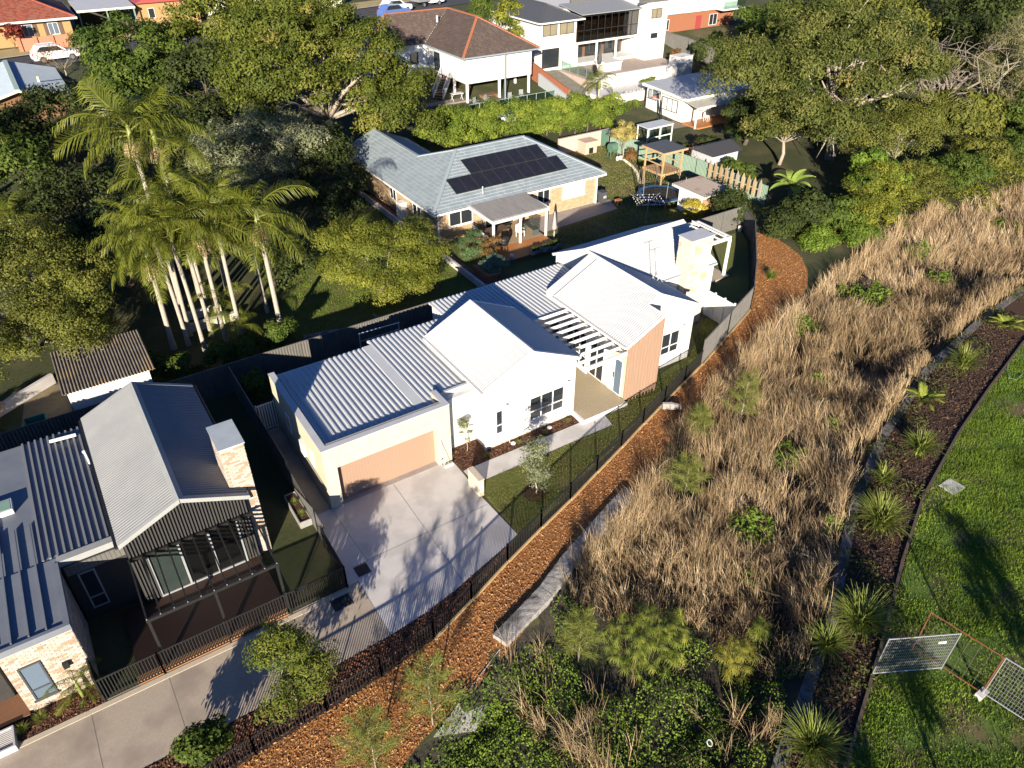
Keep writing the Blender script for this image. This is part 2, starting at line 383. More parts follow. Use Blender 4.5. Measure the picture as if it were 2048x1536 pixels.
# street beyond the houses
hz = lambda x, y: z1(x, y)
def drape(name, x0, x1, f0, f1, dz, m, n=60):
    mb = MB(); xs_ = np.linspace(x0, x1, n+1)
    for xa, xb in zip(xs_, xs_[1:]):
        for q in range(4):
            pts = []
            for x, t in ((xa,q/4),(xb,q/4),(xb,(q+1)/4),(xa,(q+1)/4)):
                y = f0(x)+(f1(x)-f0(x))*t; pts.append((x, y, z1(x,y)+dz))
            mb.face(pts)
    return structure(name, mb, m)
cl = lambda x: 77.6+.2*x
drape('street', -60, 120, lambda x: cl(x)-3.5, lambda x: cl(x)+3.5, .04, road)
drape('street_verge', -60, 120, lambda x: cl(x)+3.8, lambda x: cl(x)+9, .03, mat('dry_verge', (.42,.30,.16), (.30,.26,.10), 1, .95))
drape('kerb', -60, 120, lambda x: cl(x)+3.5, lambda x: cl(x)+3.8, .15, conc)

# chips of bark lying on the paths
def chips(name, poly_test, bounds, n, m, seed, size=(.05,.16), z=.02):
    r = np.random.default_rng(seed); P = r.uniform((bounds[0],bounds[2]), (bounds[1],bounds[3]), (n*6, 2))
    P = P[poly_test(P)][:n]; n = len(P)
    an = r.uniform(0, 2*PI, n); L = r.uniform(size[0], size[1], n); W = L*r.uniform(.25,.5,n)
    t = np.stack([np.cos(an), np.sin(an), r.normal(0,.28,n)],1); b = np.stack([-np.sin(an), np.cos(an), r.normal(0,.35,n)],1)
    c = np.column_stack([P, np.full(n, z)+r.uniform(0,.03,n)])
    V = np.stack([c-t*L[:,None]/2-b*W[:,None]/2, c+t*L[:,None]/2-b*W[:,None]/2, c+t*L[:,None]/2+b*W[:,None]/2, c-t*L[:,None]/2+b*W[:,None]/2],1).reshape(-1,3)
    o = link(name, npmesh(name, V, np.arange(4*n).reshape(n,4), r.random(n)), m); return o
barkpoly = np.array(A+B[::-1])
o = chips('bark_chips', lambda P: inside(P, barkpoly), (-10,43,-15,12), 85000, chip_o, 1, (.025,.085)); tag(o, 'loose orange bark chips covering the path beside the creek', 'bark chips', kind='stuff')
def mtest(P):
    d = np.array([ypath(DR_R,x) for x in P[:,0]]); e = np.array([ypath(EDGE,x) for x in P[:,0]])
    return (P[:,1] < d-.04) & (P[:,1] > e+.03)
o = chips('mulch_chips', mtest, (-12,5.6,-9.3,-5.8), 9000, chip_d, 2, (.04,.12)); tag(o, 'dark brown mulch chips between the drive and the tubular fence', 'mulch', kind='stuff')
bedpoly = np.array([(6.1,-.96),(12.95,-.98),(12.95,-.25),(7.9,-.25),(7.9,.65),(6.1,.65)])
o = chips('bed_mulch_chips', lambda P: inside(P, bedpoly), (6,13,-1,1), 3500, chip_d, 3, (.03,.10), .025); tag(o, 'reddish brown mulch chips in the bed under the white gable wall', 'mulch', kind='stuff')
bed2 = np.array([(-12.5,-4.4),(-9.98,-4.42),(-9.98,-3.45),(-12.6,-3.45)])
o = chips('neighbour_mulch_chips', lambda P: inside(P, bed2), (-13,-9.9,-4.5,-3.4), 1800, chip_d, 4, (.03,.09), .025); tag(o, 'brown mulch chips in the bed below the pale brick wall', 'mulch', kind='stuff')
gbed = np.array([(3.2,-20.5),(7.6,-18.3),(10.2,-17.2),(13.6,-15.6),(16.4,-14.1),(19.4,-12.4),(24.8,-10.1),(32.4,-7.8),(40.4,-6.4),(40,-9.3),(33.6,-10.9),(27.2,-12.4),(21.3,-14.4),(18.3,-15.7),(15,-17.2),(12,-18.5),(9.4,-19.6),(5,-22)])
o = chips('garden_bed_litter', lambda P: inside(P, gbed), (3,41,-22,-6), 22000, pmat('leaf_litter', [(.06,.035,.022),(.035,.022,.015),(.10,.055,.03),(.03,.02,.014),(.15,.075,.035),(.05,.032,.022)], .9), 6, (.04,.14), .02)
tag(o, 'dark leaf litter and bark in the bed between creek and park grass', 'leaf litter', kind='stuff')

# ------------------------------------------------------------------ shared builders for buildings
def window(parent, axis, at, a0, a1, z0, z1_, cols=1, sill=None, fm=trimw, gm=glassd, out=-1, split=None, name='window', hood=False):
    """frame proud of a wall plane (axis 'y': wall at y=at facing out*y), panes set back in it"""
    fr = MB(); t = .055
    def bx(mb, p0, p1, q0, q1, d0, d1):
        lo, hi = sorted((at+out*d0, at+out*d1))
        if axis == 'y': mb.box(p0, p1, lo, hi, q0, q1)
        else: mb.box(lo, hi, p0, p1, q0, q1)
    bx(fr, a0, a1, z0, z0+t, -.02, .05); bx(fr, a0, a1, z1_-t, z1_, -.02, .05)
    edges = [a0+(a1-a0)*i/cols for i in range(cols+1)]
    for i, e in enumerate(edges):
        c = min(max(e, a0+t/2), a1-t/2); bx(fr, c-t/2, c+t/2, z0+t, z1_-t, -.02, .048)
    rows = [z0+t, z1_-t]
    if split:
        sp = z0+(z1_-z0)*split; bx(fr, a0+t, a1-t, sp-t/2, sp+t/2, -.02, .046); rows = [z0+t, sp-t/2, sp+t/2, z1_-t]
    if sill: bx(fr, a0-.06, a1+.06, z0-.07, z0-.002, -.02, sill)
    wo_ = part(parent, name, fr, fm)
    for i in range(cols):
        l = edges[i]+t/2+(t/2 if i == 0 else 0); r = edges[i+1]-t/2-(t/2 if i == cols-1 else 0)
        for q in range(0, len(rows), 2):
            mb = MB(); bx(mb, l, r, rows[q], rows[q+1], -.015, .02); part(wo_, 'pane', mb, gm)
    if hood:
        mb = MB(); bx(mb, a0-.16, a1+.16, z1_+.16, z1_+.20, 0, .34); part(wo_, 'window_hood', mb, fm)
    return wo_
def corr_slope(parent, name, e0, e1, r0, r1, m, pitch_=.14, amp=.02, thick=.03):
    """corrugated sheet: eave line e0-e1, ridge line r0-r1, corrugations run eave to ridge"""
    e0, e1, r0, r1 = (np.array(p, float) for p in (e0,e1,r0,r1))
    Ln = np.linalg.norm(e1-e0); n = max(4, int(Ln/pitch_*6))
    t = np.linspace(0, 1, n+1); nn = np.cross(e1-e0, r0-e0); nn /= np.linalg.norm(nn)
    if nn[2] < 0: nn = -nn
    off = (np.sin(t*Ln/pitch_*2*PI)*amp)[:,None]*nn
    E_ = e0+(e1-e0)*t[:,None]+off; R_ = r0+(r1-r0)*t[:,None]+off
    b = np.array(base_of(parent))
    V = np.concatenate([E_, R_, E_-nn*thick, R_-nn*thick])-b; N = n+1; i = np.arange(n)
    F = np.concatenate([np.stack([i,i+1,i+N+1,i+N],1), np.stack([i+2*N+1,i+2*N,i+3*N,i+3*N+1],1),
        np.stack([i,i+2*N,i+2*N+1,i+1],1), np.stack([i+N,i+N+1,i+3*N+1,i+3*N],1), np.array([[0,N,3*N,2*N],[n,n+2*N,n+3*N,n+N]])])
    me = npmesh(name, V, F); me.shade_flat(); o = link(name, me, m, parent); return o
def gable_roof(parent, x0, x1, y0, y1, He, Hr, m, trim, axis='y', gutter=None, cap=True):
    if axis == 'y':
        xm = (x0+x1)/2
        corr_slope(parent, 'roof_slope', (x0,y0,He),(x0,y1,He),(xm,y0,Hr),(xm,y1,Hr), m)
        corr_slope(parent, 'roof_slope', (x1,y0,He),(x1,y1,He),(xm,y0,Hr),(xm,y1,Hr), m)
        sx = (xm-x0); sl_ = (Hr-He)/sx; w_ = .17
        mb = MB().prism([(xm-w_,Hr-w_*sl_+.022),(xm,Hr+.03),(xm+w_,Hr-w_*sl_+.022),(xm+w_,Hr-w_*sl_+.03),(xm,Hr+.045),(xm-w_,Hr-w_*sl_+.03)],'y',y0-.02,y1+.02)
        part(parent, 'ridge_cap', mb, trim)
        for yy, s in ((y0,-1),(y1,1)):
            for xa in (x0, x1):
                a, b = sorted((yy, yy+s*.03))
                q = xm+(.012 if xa > xm else -.012)
                part(parent, 'barge_board', MB().prism([(xa,He-.16),(q,Hr-.16),(q,Hr+.02),(xa,He+.02)],'y',a,b), trim)
                dx = .2 if xa > xm else -.2
                mb = MB()
                for k0, k1 in ((0, .12),):
                    ya, yb = sorted((yy+s*.032, yy-s*.16))
                    mb.prism([(xa,He+.022),(q,Hr+.022),(q,Hr+.034),(xa,He+.034)],'y',ya,yb)
                part(parent, 'barge_cap', mb, trim)
        for xa, s in ((x0,-1),(x1,1)):
            a, b = sorted((xa+s*.02, xa+s*.12)); part(parent, 'gutter', MB().box(a,b,y0+.01,y1-.01,He-.13,He-.02), gutter or trim)
    else:
        ym = (y0+y1)/2
        corr_slope(parent, 'roof_slope', (x0,y0,He),(x1,y0,He),(x0,ym,Hr),(x1,ym,Hr), m)
        corr_slope(parent, 'roof_slope', (x0,y1,He),(x1,y1,He),(x0,ym,Hr),(x1,ym,Hr), m)
        sl_ = (Hr-He)/(ym-y0); w_ = .17
        mb = MB().prism([(ym-w_,Hr-w_*sl_+.022),(ym,Hr+.03),(ym+w_,Hr-w_*sl_+.022),(ym+w_,Hr-w_*sl_+.03),(ym,Hr+.045),(ym-w_,Hr-w_*sl_+.03)],'x',x0-.02,x1+.02)
        part(parent, 'ridge_cap', mb, trim)
        for xx, s in ((x0,-1),(x1,1)):
            for ya in (y0, y1):
                a, b = sorted((xx, xx+s*.03)); q = ym+(.012 if ya > ym else -.012)
                part(parent, 'barge_board', MB().prism([(ya,He-.16),(q,Hr-.16),(q,Hr+.02),(ya,He+.02)],'x',a,b), trim)
        for ya, s in ((y0,-1),(y1,1)):
            a, b = sorted((ya+s*.02, ya+s*.12)); part(parent, 'gutter', MB().box(x0+.01,x1-.01,a,b,He-.13,He-.02), gutter or trim)
def clip_poly(poly, n, c):
    """keep points with n.p <= c (2-D)"""
    out = []
    for i in range(len(poly)):
        p, q = poly[i], poly[(i+1)%len(poly)]; dp = n[0]*p[0]+n[1]*p[1]-c; dq = n[0]*q[0]+n[1]*q[1]-c
        if dp <= 0: out.append(p)
        if (dp < 0 < dq) or (dq < 0 < dp):
            t = dp/(dp-dq); out.append((p[0]+t*(q[0]-p[0]), p[1]+t*(q[1]-p[1])))
    return out
def tile_plane(parent, poly3, e0, e1, m, under, course=.33, wid=.30, lift=.055, seed=0, name='roof_tiles'):
    """tiles on a convex roof plane; courses run parallel to the eave e0-e1, laid in overlapping rows"""
    r = random.Random(seed)
    e0 = Vector(e0); U = (Vector(e1)-e0).normalized(); P3 = [Vector(p) for p in poly3]
    N = (P3[1]-P3[0]).cross(P3[2]-P3[0]).normalized()
    if N.z < 0: N = -N
    Vv = N.cross(U).normalized()
    if Vv.z < 0: Vv = -Vv
    p2 = [((p-e0).dot(U), (p-e0).dot(Vv)) for p in P3]
    part(parent, 'roof_deck', MB().face([tuple(p-N*.01) for p in P3]), under)
    mb = MB(); tint = []
    v1 = max(p[1] for p in p2); b = 0; row = 0
    while b < v1:
        band = clip_poly(clip_poly(p2, (0,1), min(b+course*1.12, v1)), (0,-1), -b)
        if len(band) >= 3:
            u0 = min(p[0] for p in band); u1 = max(p[0] for p in band); x = math.floor(u0/wid)*wid-(wid/2 if row%2 else 0)
            while x < u1:
                cell = clip_poly(clip_poly(band, (1,0), x+wid*.97), (-1,0), -x)
                if len(cell) >= 3:
                    h = r.uniform(0, .008); top = []; low = []
                    for p in cell:
                        s_ = 1-(p[1]-b)/(course*1.12); ph = (p[0]-x)/wid
                        q = e0+U*p[0]+Vv*p[1]+N*(.004+h+lift*s_)
                        top.append(tuple(q))
                    mb.face(top); tint.append(r.random())
                    lowp = [p for p in cell if abs(p[1]-b) < 1e-6]
                    if len(lowp) >= 2:
                        a_, c_ = min(lowp), max(lowp)
                        A_ = e0+U*a_[0]+Vv*a_[1]; C_ = e0+U*c_[0]+Vv*c_[1]
                        mb.face([tuple(A_), tuple(C_), tuple(C_+N*(.004+h+lift)), tuple(A_+N*(.004+h+lift))]); tint.append(tint[-1])
                x += wid
        b += course; row += 1
    o = part(parent, name, mb, m, kind='stuff')
    at_ = o.data.attributes.new('tint','FLOAT','FACE'); at_.data.foreach_set('value', tint)
    return o
def brick_course(parent, name, axis, at, a0, a1, z0, z1_, out, m, holes=(), bl=.24, bh=.086, limit=300, seed=0, start=0):
    """real bricks standing 8 mm proud of the mortar of a wall; the largest 'limit' as parts, the rest joined"""
    r = random.Random(seed); cnt = 0; mb = MB(); tint = []
    row = 0; z = z0
    while z+bh*.8 < z1_:
        x = a0-(bl/2 if row%2 else 0)
        while x < a1:
            p0, p1 = max(x, a0)+.006, min(x+bl, a1)-.006
            q0, q1 = z+.006, z+bh-.006
            if p1-p0 > .05 and not any(h[0] < (p0+p1)/2 < h[1] and h[2] < (q0+q1)/2 < h[3] for h in holes):
                d = .012+r.uniform(-.004,.004); lo, hi = sorted((at-out*.01, at+out*d))
                bxx = (p0,p1,lo,hi,q0,q1) if axis == 'y' else (lo,hi,p0,p1,q0,q1)
                if cnt < limit: piece(parent, 'brick', *bxx, m)
                else: mb.box(*bxx); tint += [r.random()]*6
                cnt += 1
            x += bl
        z += bh; row += 1
    if mb.f:
        o = part(parent, name, mb, m, kind='stuff'); a = o.data.attributes.new('tint','FLOAT','FACE'); a.data.foreach_set('value', tint)
def ribs(parent, x0, x1, y0, y1, z, m, pitch_=.262, wd=.085, ht=.05, zfun=None):
    x = x0
    while x < x1:
        piece(parent, 'roof_rib', x, x+wd, y0, y1, z, z+ht, m); x += pitch_
def sheet_fence(name, pts, h, m, label, base=0.0, panel=2.37, group=None, rib=.15):
    """steel sheet fence: posts, top rails and a profiled sheet for each bay"""
    t = thing(name, label, 'fence', (pts[0][0], pts[0][1], base), group)
    for (xa,ya),(xb,yb) in zip(pts, pts[1:]):
        a = Vector((xa,ya,0)); b = Vector((xb,yb,0)); Ld = (b-a).length; d = (b-a)/Ld; nrm = Vector((-d.y,d.x,0))
        nb = max(1, round(Ld/panel))
        for i in range(nb):
            p = a+d*(Ld*i/nb); q = a+d*(Ld*(i+1)/nb); pl = (q-p).length
            zb = base if base is not None else 0
            zp, zq = (z1(p.x,p.y), z1(q.x,q.y)) if base == 0 else (base, base)
            mb = MB(); n = max(2, int(pl/rib)); row = []
            for j in range(n+1):
                for f, o_ in ((0,.0),(.28,.0),(.4,.035),(.72,.035)) if j < n else ((0,0),):
                    s_ = min(pl, (j+f)*pl/n); g = p+d*s_+nrm*(o_-.017); zz = zp+(zq-zp)*s_/pl
                    row.append((g, zz))
            for (g,z0_),(g2,z2_) in zip(row, row[1:]):
                mb.face([(g.x,g.y,z0_+.02),(g2.x,g2.y,z2_+.02),(g2.x,g2.y,z2_+h-.04),(g.x,g.y,z0_+h-.04)])
            part(t, 'fence_sheet', mb, m)
            part(t, 'top_rail', MB().bar((p.x,p.y,zp+h-.025),(q.x,q.y,zq+h-.025),.055,.05), m)
            part(t, 'post', MB().box(p.x-.03,p.x+.03,p.y-.03,p.y+.03,zp-.1,zp+h+.006), m)
        part(t, 'post', MB().box(b.x-.03,b.x+.03,b.y-.03,b.y+.03,zp-.1,zq+h+.006), m)
    return t
def bar_fence(name, pts, h, m, label, gap=.1, bar=.018, cat='fence', z0=0.02, postw=.05, maxbay=2.4):
    """tubular fence: posts, and for each bay a panel of two rails and thin upright bars"""
    t = thing(name, label, cat, (pts[0][0], pts[0][1], 0))
    for (xa,ya),(xb,yb) in zip(pts, pts[1:]):
        a = Vector((xa,ya,0)); b = Vector((xb,yb,0)); Ld = (b-a).length; d = (b-a)/Ld; nb = max(1, round(Ld/maxbay))
        for i in range(nb):
            p = a+d*(Ld*i/nb); q = a+d*(Ld*(i+1)/nb); pl = (q-p).length
            mb = MB(); mb.bar((p.x,p.y,z0+h-.03),(q.x,q.y,z0+h-.03),.04,.05); mb.bar((p.x,p.y,z0+.1),(q.x,q.y,z0+.1),.035,.04)
            n = int(pl/gap)
            for j in range(1, n):
                g = p+d*(pl*j/n); mb.box(g.x-bar/2,g.x+bar/2,g.y-bar/2,g.y+bar/2,z0+.1,z0+h-.03)
            part(t, 'fence_panel', mb, m)
            part(t, 'post', MB().box(p.x-postw/2,p.x+postw/2,p.y-postw/2,p.y+postw/2,0,z0+h+.06), m)
        part(t, 'post', MB().box(b.x-postw/2,b.x+postw/2,b.y-postw/2,b.y+postw/2,0,z0+h+.06), m)
    return t

# ------------------------------------------------------------------ the white gabled house
H = thing('gabled_house', 'white house with pale gabled steel roofs and tan garage door in the middle', 'house', (0,0,0))
# garage: walls, door, parapets
Hp = 3.36
part(H, 'garage_wall', MB().box(0,.55,0,.42,0,Hp-.03).box(5.35,6.07,0,.42,0,Hp-.03).box(.55,5.35,0,.42,2.222,Hp-.03), cream)
part(H, 'garage_side_wall', MB().box(0,.25,.42,6.78,0,Hp-.03).box(5.82,6.07,.42,7.1,0,3.0).box(.25,5.82,6.5,6.75,0,2.98), cream)
gd = part(H, 'garage_door', MB().box(.55,5.35,.36,.41,0,2.222), mat('door_shadow', (.08,.055,.04)))
x = .56
while x < 5.34:
    piece(gd, 'door_board', x, min(x+.147,5.345), .325, .365, .03, 1.93, doorm); x += .15
piece(gd, 'door_header', .56, 5.345, .32, .36, 1.955, 2.21, doorm)
part(H, 'garage_floor_strip', MB().box(.55,5.35,.03,.4,.0,.026), pathm)
part(H, 'parapet_cap', MB().box(-.02,6.09,-.02,.28,Hp-.03,Hp), capm)
part(H, 'parapet_cap', MB().box(-.02,.28,.282,6.8,Hp-.03,Hp), capm)
part(H, 'parapet_cap', MB().box(5.80,6.09,.282,1.3,Hp-.03,Hp-.002), capm)
part(H, 'parapet_wall', MB().box(5.82,6.07,.42,1.28,3.0,Hp-.032), cream)
# flat roofs in three steps with their ribs
part(H, 'flat_roof', MB().box(.27,4.84,.40,6.88,2.96,3.04), flatlt)
ribs(H, .42, 4.75, .42, 6.9, 3.041, flatlt)
part(H, 'roof_step', MB().box(4.842,5.32,.40,6.9,2.96,3.10), flatlt)
part(H, 'flat_roof', MB().box(5.322,5.80,.44,7.25,3.0,3.085).box(5.80,9.86,1.25,7.25,3.0,3.085), flatlt)
ribs(H, 5.35, 5.78, .45, 7.28, 3.086, flatlt); ribs(H, 5.88, 9.8, 1.27, 7.28, 3.086, flatlt)
part(H, 'roof_edge', MB().box(5.8,7.8,1.1,1.25,2.98,3.2), capm)
part(H, 'flat_roof', MB().box(9.862,18.95,4.35,9.0,3.05,3.14), flatlt)
ribs(H, 10.02, 18.8, 4.37, 9.03, 3.141, flatlt)
part(H, 'roof_edge', MB().box(13.2,15.74,4.2,4.35,2.95,3.2), capm)
part(H, 'gutter', MB().box(.3,4.84,6.9,7.02,2.9,3.0), trimw); part(H, 'gutter', MB().box(5.33,9.85,7.29,7.4,2.95,3.05), trimw); part(H, 'gutter', MB().box(9.87,18.9,9.04,9.15,3.0,3.1), trimw)
part(H, 'rear_wall', MB().box(5.4,9.85,1.3,7.2,0,2.99), white)
part(H, 'rear_wall', MB().box(9.95,18.9,4.4,8.9,0,3.04), white)
# recess between garage and first gable
part(H, 'recess_wall', MB().box(6.07,7.81,.72,1.3,0,2.98), white)
window(H, 'y', .72, 6.62, 7.12, .72, 2.3, 1, sill=.09, split=.36, gm=frost)
# gables
def gable_wall(x0, x1, y0, y1, He, Hr, m, z0=0):
    xm = (x0+x1)/2
    return MB().prism([(x0,z0),(x1,z0),(x1,He),(xm,Hr),(x0,He)], 'y', y0, y1)
part(H, 'gable_wall', gable_wall(7.81,13.06,-.3,5.32,3.48,4.72,white), white)
part(H, 'plinth', MB().box(7.80,13.07,-.305,-.29,0,.1), cream)
gable_roof(H, 7.69, 13.18, -.38, 5.41, 3.54, 4.83, rooflt, trimw)
window(H, 'y', -.3, 8.33, 8.75, .76, 2.22, 1, sill=.1, split=.36, hood=True)
window(H, 'y', -.3, 10.28, 12.37, .78, 2.2, 3, sill=.1, split=.36, hood=True)
part(H, 'downpipe', MB().box(7.73,7.81,-.36,-.28,0,3.5), trimw)
part(H, 'gable_wall', gable_wall(15.87,21.82,.41,6.2,3.47,4.97,white), white)
corr_slope(H, 'roof_slope', (15.75,-.95,3.53),(15.75,5.3,3.53),(18.05,-.95,4.682),(18.05,5.3,4.682), rooflt)
corr_slope(H, 'roof_slope', (18.05,.33,4.682),(18.05,5.3,4.682),(18.845,.33,5.082),(18.845,5.3,5.082), rooflt)
corr_slope(H, 'roof_slope', (21.94,.33,3.53),(21.94,6.5,3.53),(18.845,.33,5.082),(18.845,6.5,5.082), rooflt)
part(H, 'ridge_cap', MB().prism([(18.68,5.02),(18.845,5.112),(19.01,5.02),(19.01,5.03),(18.845,5.127),(18.68,5.03)],'y',.3,6.5), trimw)
part(H, 'barge_board', MB().prism([(18.06,4.53),(18.84,4.92),(18.84,5.10),(18.06,4.7)],'y',.30,.33), trimw)
part(H, 'barge_board', MB().prism([(21.94,3.37),(18.85,4.92),(18.85,5.10),(21.94,3.55)],'y',.30,.33), trimw)
part(H, 'barge_board', MB().prism([(15.75,3.37),(18.05,4.52),(18.05,4.70),(15.75,3.55)],'y',-.985,-.95), trimw)
part(H, 'barge_board', MB().prism([(15.75,3.37),(18.845,4.92),(18.845,5.10),(15.75,3.55)],'y',5.3,5.33), trimw)
part(H, 'barge_board', MB().box(18.052,18.09,-.98,.4,4.5,4.7), trimw)
part(H, 'gutter', MB().box(15.62,15.73,-.93,5.28,3.4,3.51), trimw); part(H, 'gutter', MB().box(21.95,22.06,.35,3.4,3.4,3.51), trimw)
part(H, 'box_wall', MB().prism([(15.87,.25),(18.02,.25),(18.02,4.60),(15.87,3.52)],'y',-.9,.41), cream)
x = 15.82; i = 0
while x < 18.02:                      # tan boards with their tops cut to the slope, tips standing below
    x2 = min(x+.205, 18.06); za = 3.53+(x-15.75)*.5; zb = 3.53+(x2-15.75)*.5
    part(H, 'cladding_board', MB().prism([(x+.01,.16),(x2-.012,.16),(x2-.012,zb-.17),(x+.01,za-.17)],'y',-.99,-.955), tanm)
    part(H, 'cladding_batten', MB().prism([(x2-.032,.0),(x2+.008,.0),(x2+.008,zb-.18),(x2-.032,za-.16)],'y',-1.03,-.992), tanm)
    x += .215
window(H, 'y', .41, 19.52, 20.85, .88, 2.3, 2, sill=.1, split=.34, hood=True)
# entry: deck, glazed wall, door, pergola
dk = part(H, 'entry_deck', MB().box(12.98,15.86,-1.2,4.4,.0,.2), trimw)
x = 13.09
while x < 15.83:
    piece(dk, 'deck_board', x, min(x+.135,15.84), -1.22, 4.38, .202, .235, deckm); x += .142
part(H, 'deck_edge', MB().box(12.93,15.9,-1.27,-1.222,.0,.24), trimw)
part(H, 'deck_edge', MB().box(12.93,13.085,-1.22,-.31,.0,.238), trimw)
window(H, 'x', 15.87, -.68, -.04, .26, 2.45, 1, out=-1, name='door', gm=glassb)
piece(H, 'door_handle', 15.76,15.81, -.12,-.08, 1.2, 1.5, darkgrey)
part(H, 'door_side_panel', MB().box(15.80,15.87,.0,.42,.26,2.45), frost)
window(H, 'x', 15.87, .8, 2.0, .26, 2.5, 2, out=-1); window(H, 'x', 15.87, 2.3, 4.1, .26, 2.5, 3, out=-1, split=.35)
window(H, 'y', 4.4, 13.4, 15.5, .26, 2.5, 3, split=.35)
pg = part(H, 'pergola', MB().box(13.08,15.75,-1.0,-.92,3.05,3.28).box(13.19,13.27,-.92,4.2,2.86,3.1).box(15.66,15.74,-.92,4.2,3.0,3.2), trimw)
for i in range(9):
    y = -.42+i*.565; part(pg, 'pergola_slat', MB().box(13.1,15.78,y-.022,y+.022,3.1,3.3), trimw)
# rear gable with its ridge across, stone chimney
mb = MB().prism([(3.55,0),(9.65,0),(9.65,3.47),(6.6,5.0),(3.55,3.47)], 'x', 19.05, 26.38)
part(H, 'gable_wall', mb, white)
gable_roof(H, 18.9, 26.5, 3.42, 9.76, 3.54, 5.11, rooflt, trimw, axis='x', gutter=capm)
stone = mat('pale_stone_render', (.74,.68,.56), (.60,.48,.32), 2.2, .9, .02, 5, lo=.55, hi=.63)
ch = part(H, 'chimney', MB().box(23.62,25.32,2.98,3.98,0,5.74), mat('stone_joint', (.50,.46,.38), (.45,.41,.34), 6, .95))
rs = random.Random(3)
scol = pmat('chimney_stone', [(.52,.475,.39),(.51,.46,.37),(.50,.44,.345),(.54,.495,.41),(.44,.345,.235),(.525,.48,.39),(.54,.50,.42),(.515,.47,.38)], .9, .01, 12)
z = .05
while z < 5.6:
    hh = rs.uniform(.2,.36); x = 23.63
    if z+hh > 5.72: hh = 5.72-z
    while x < 25.3:
        wd = min(rs.uniform(.25,.6), 25.31-x)
        if wd > .05 and z > 2.2: piece(ch, 'stone', x+.01, x+wd-.01, 2.95-rs.uniform(0,.015), 2.985, z+.01, z+hh-.01, scol)
        x += wd
    y = 2.99
    while y < 3.96:
        wd = min(rs.uniform(.25,.5), 3.97-y)
        if wd > .05 and z > 2.2: piece(ch, 'stone', 23.59-rs.uniform(0,.015), 23.625, y+.01, y+wd-.01, z+.01, z+hh-.01, scol)
        y += wd
    z += hh
part(ch, 'chimney_cap', MB().box(23.55,25.38,2.91,4.04,5.742,5.79), capm)
window(H, 'y', 3.55, 25.62, 25.84, .9, 2.4, 1, split=.3)
part(H, 'downpipe', MB().box(26.28,26.36,3.44,3.52,0,3.4), trimw)
window(H, 'x', 26.38, 4.6, 6.2, .3, 2.4, 2, out=1)
rp = part(H, 'rear_pergola', MB().box(26.5,31.1,6.36,6.48,2.75,2.98).box(26.5,31.1,9.32,9.44,2.75,2.98).box(30.98,31.1,6.482,9.318,2.75,2.98), trimw)
for i in range(7): part(rp, 'pergola_slat', MB().box(26.9+i*.6,26.95+i*.6,6.3,9.5,2.99,3.1), trimw)
for y in (6.42, 9.38): part(rp, 'post', MB().box(30.96,31.12,y-.08,y+.08,0,2.748), trimw)
part(H, 'terrace', MB().box(26.39,31.3,6.1,9.7,.0,.12), conctan)
# television aerials on the second gable
for bx_, by_, h_ in ((21.0,3.1,1.75),(21.3,2.95,1.35)):
    a = part(H, 'aerial', MB().tube([(bx_,by_,4.02),(bx_,by_,4.02+h_)], .018, 6), capm)
    mb = MB()
    for q in range(6):
        zz = 4.02+h_-.02; mb.bar((bx_-.32+q*.12,by_-.16+.02*q,zz),(bx_-.32+q*.12,by_+.16-.02*q,zz),.012)
    mb.bar((bx_-.4,by_,zz),(bx_+.4,by_,zz),.014); part(a, 'aerial_element', mb, capm)
    part(a, 'aerial_foot', MB().bar((bx_-.25,by_-.1,3.95),(bx_,by_,4.2),.02).bar((bx_+.25,by_-.1,3.85),(bx_,by_,4.2),.02), capm)
# garage side fittings
piece(H, 'meter_box', -.12, -.003, 2.5, 3.0, 1.3, 2.0, trimw)
window(H, 'x', 0, 1.45, 1.75, 1.4, 2.35, 1, out=-1); window(H, 'x', 0, 4.4, 4.9, 1.3, 2.3, 1, out=-1)
# low entry wall, side gate, drains, broom, tap
rs = random.Random(9)
t = thing('low_stone_wall', 'low cream stone wall beside the grey drive and entry path', 'wall', (5.97,-2.4,0))
part(t, 'wall_core', MB().box(5.86,6.08,-2.88,-1.94,0,.98), mat('wall_core', (.48,.42,.31)))
z = .02
while z < .95:
    y = -2.88
    while y < -1.95:
        wd = min(rs.uniform(.18,.4), -1.94-y)
        if wd > .04:
            piece(t, 'stone', 5.835-rs.uniform(0,.01), 5.865, y+.006, y+wd-.006, z+.006, min(z+.22,.97), scol)
            piece(t, 'stone', 6.075, 6.10+rs.uniform(0,.01), y+.006, y+wd-.006, z+.006, min(z+.22,.97), scol)
        y += wd
    piece(t, 'stone', 5.865, 6.075, -2.91, -2.878, z+.006, min(z+.22,.97), scol); z += .235
part(t, 'capping', MB().box(5.82,6.11,-2.92,-1.91,.981,1.03), mat('sandstone_cap', (.52,.45,.36), (.45,.38,.30), 8, .9, .004, 60))
bar_fence('side_gate', [(-.9,7.0),(-.02,7.0)], 1.6, trimw, 'white slatted side gate at the rear corner of the garage', .11, .07, 'gate')
t = thing('white_side_fence', 'short white panel fence between rear gable wall and grey boundary fence', 'fence', (26.1,1.9,0))
for i in range(3):
    y0 = 1.15+i*.78; part(t, 'fence_panel', MB().box(26.08,26.12,y0+.04,y0+.74,.05,1.78), trimw)
    part(t, 'post', MB().box(26.05,26.15,y0-.04,y0+.04,0,1.88), trimw)
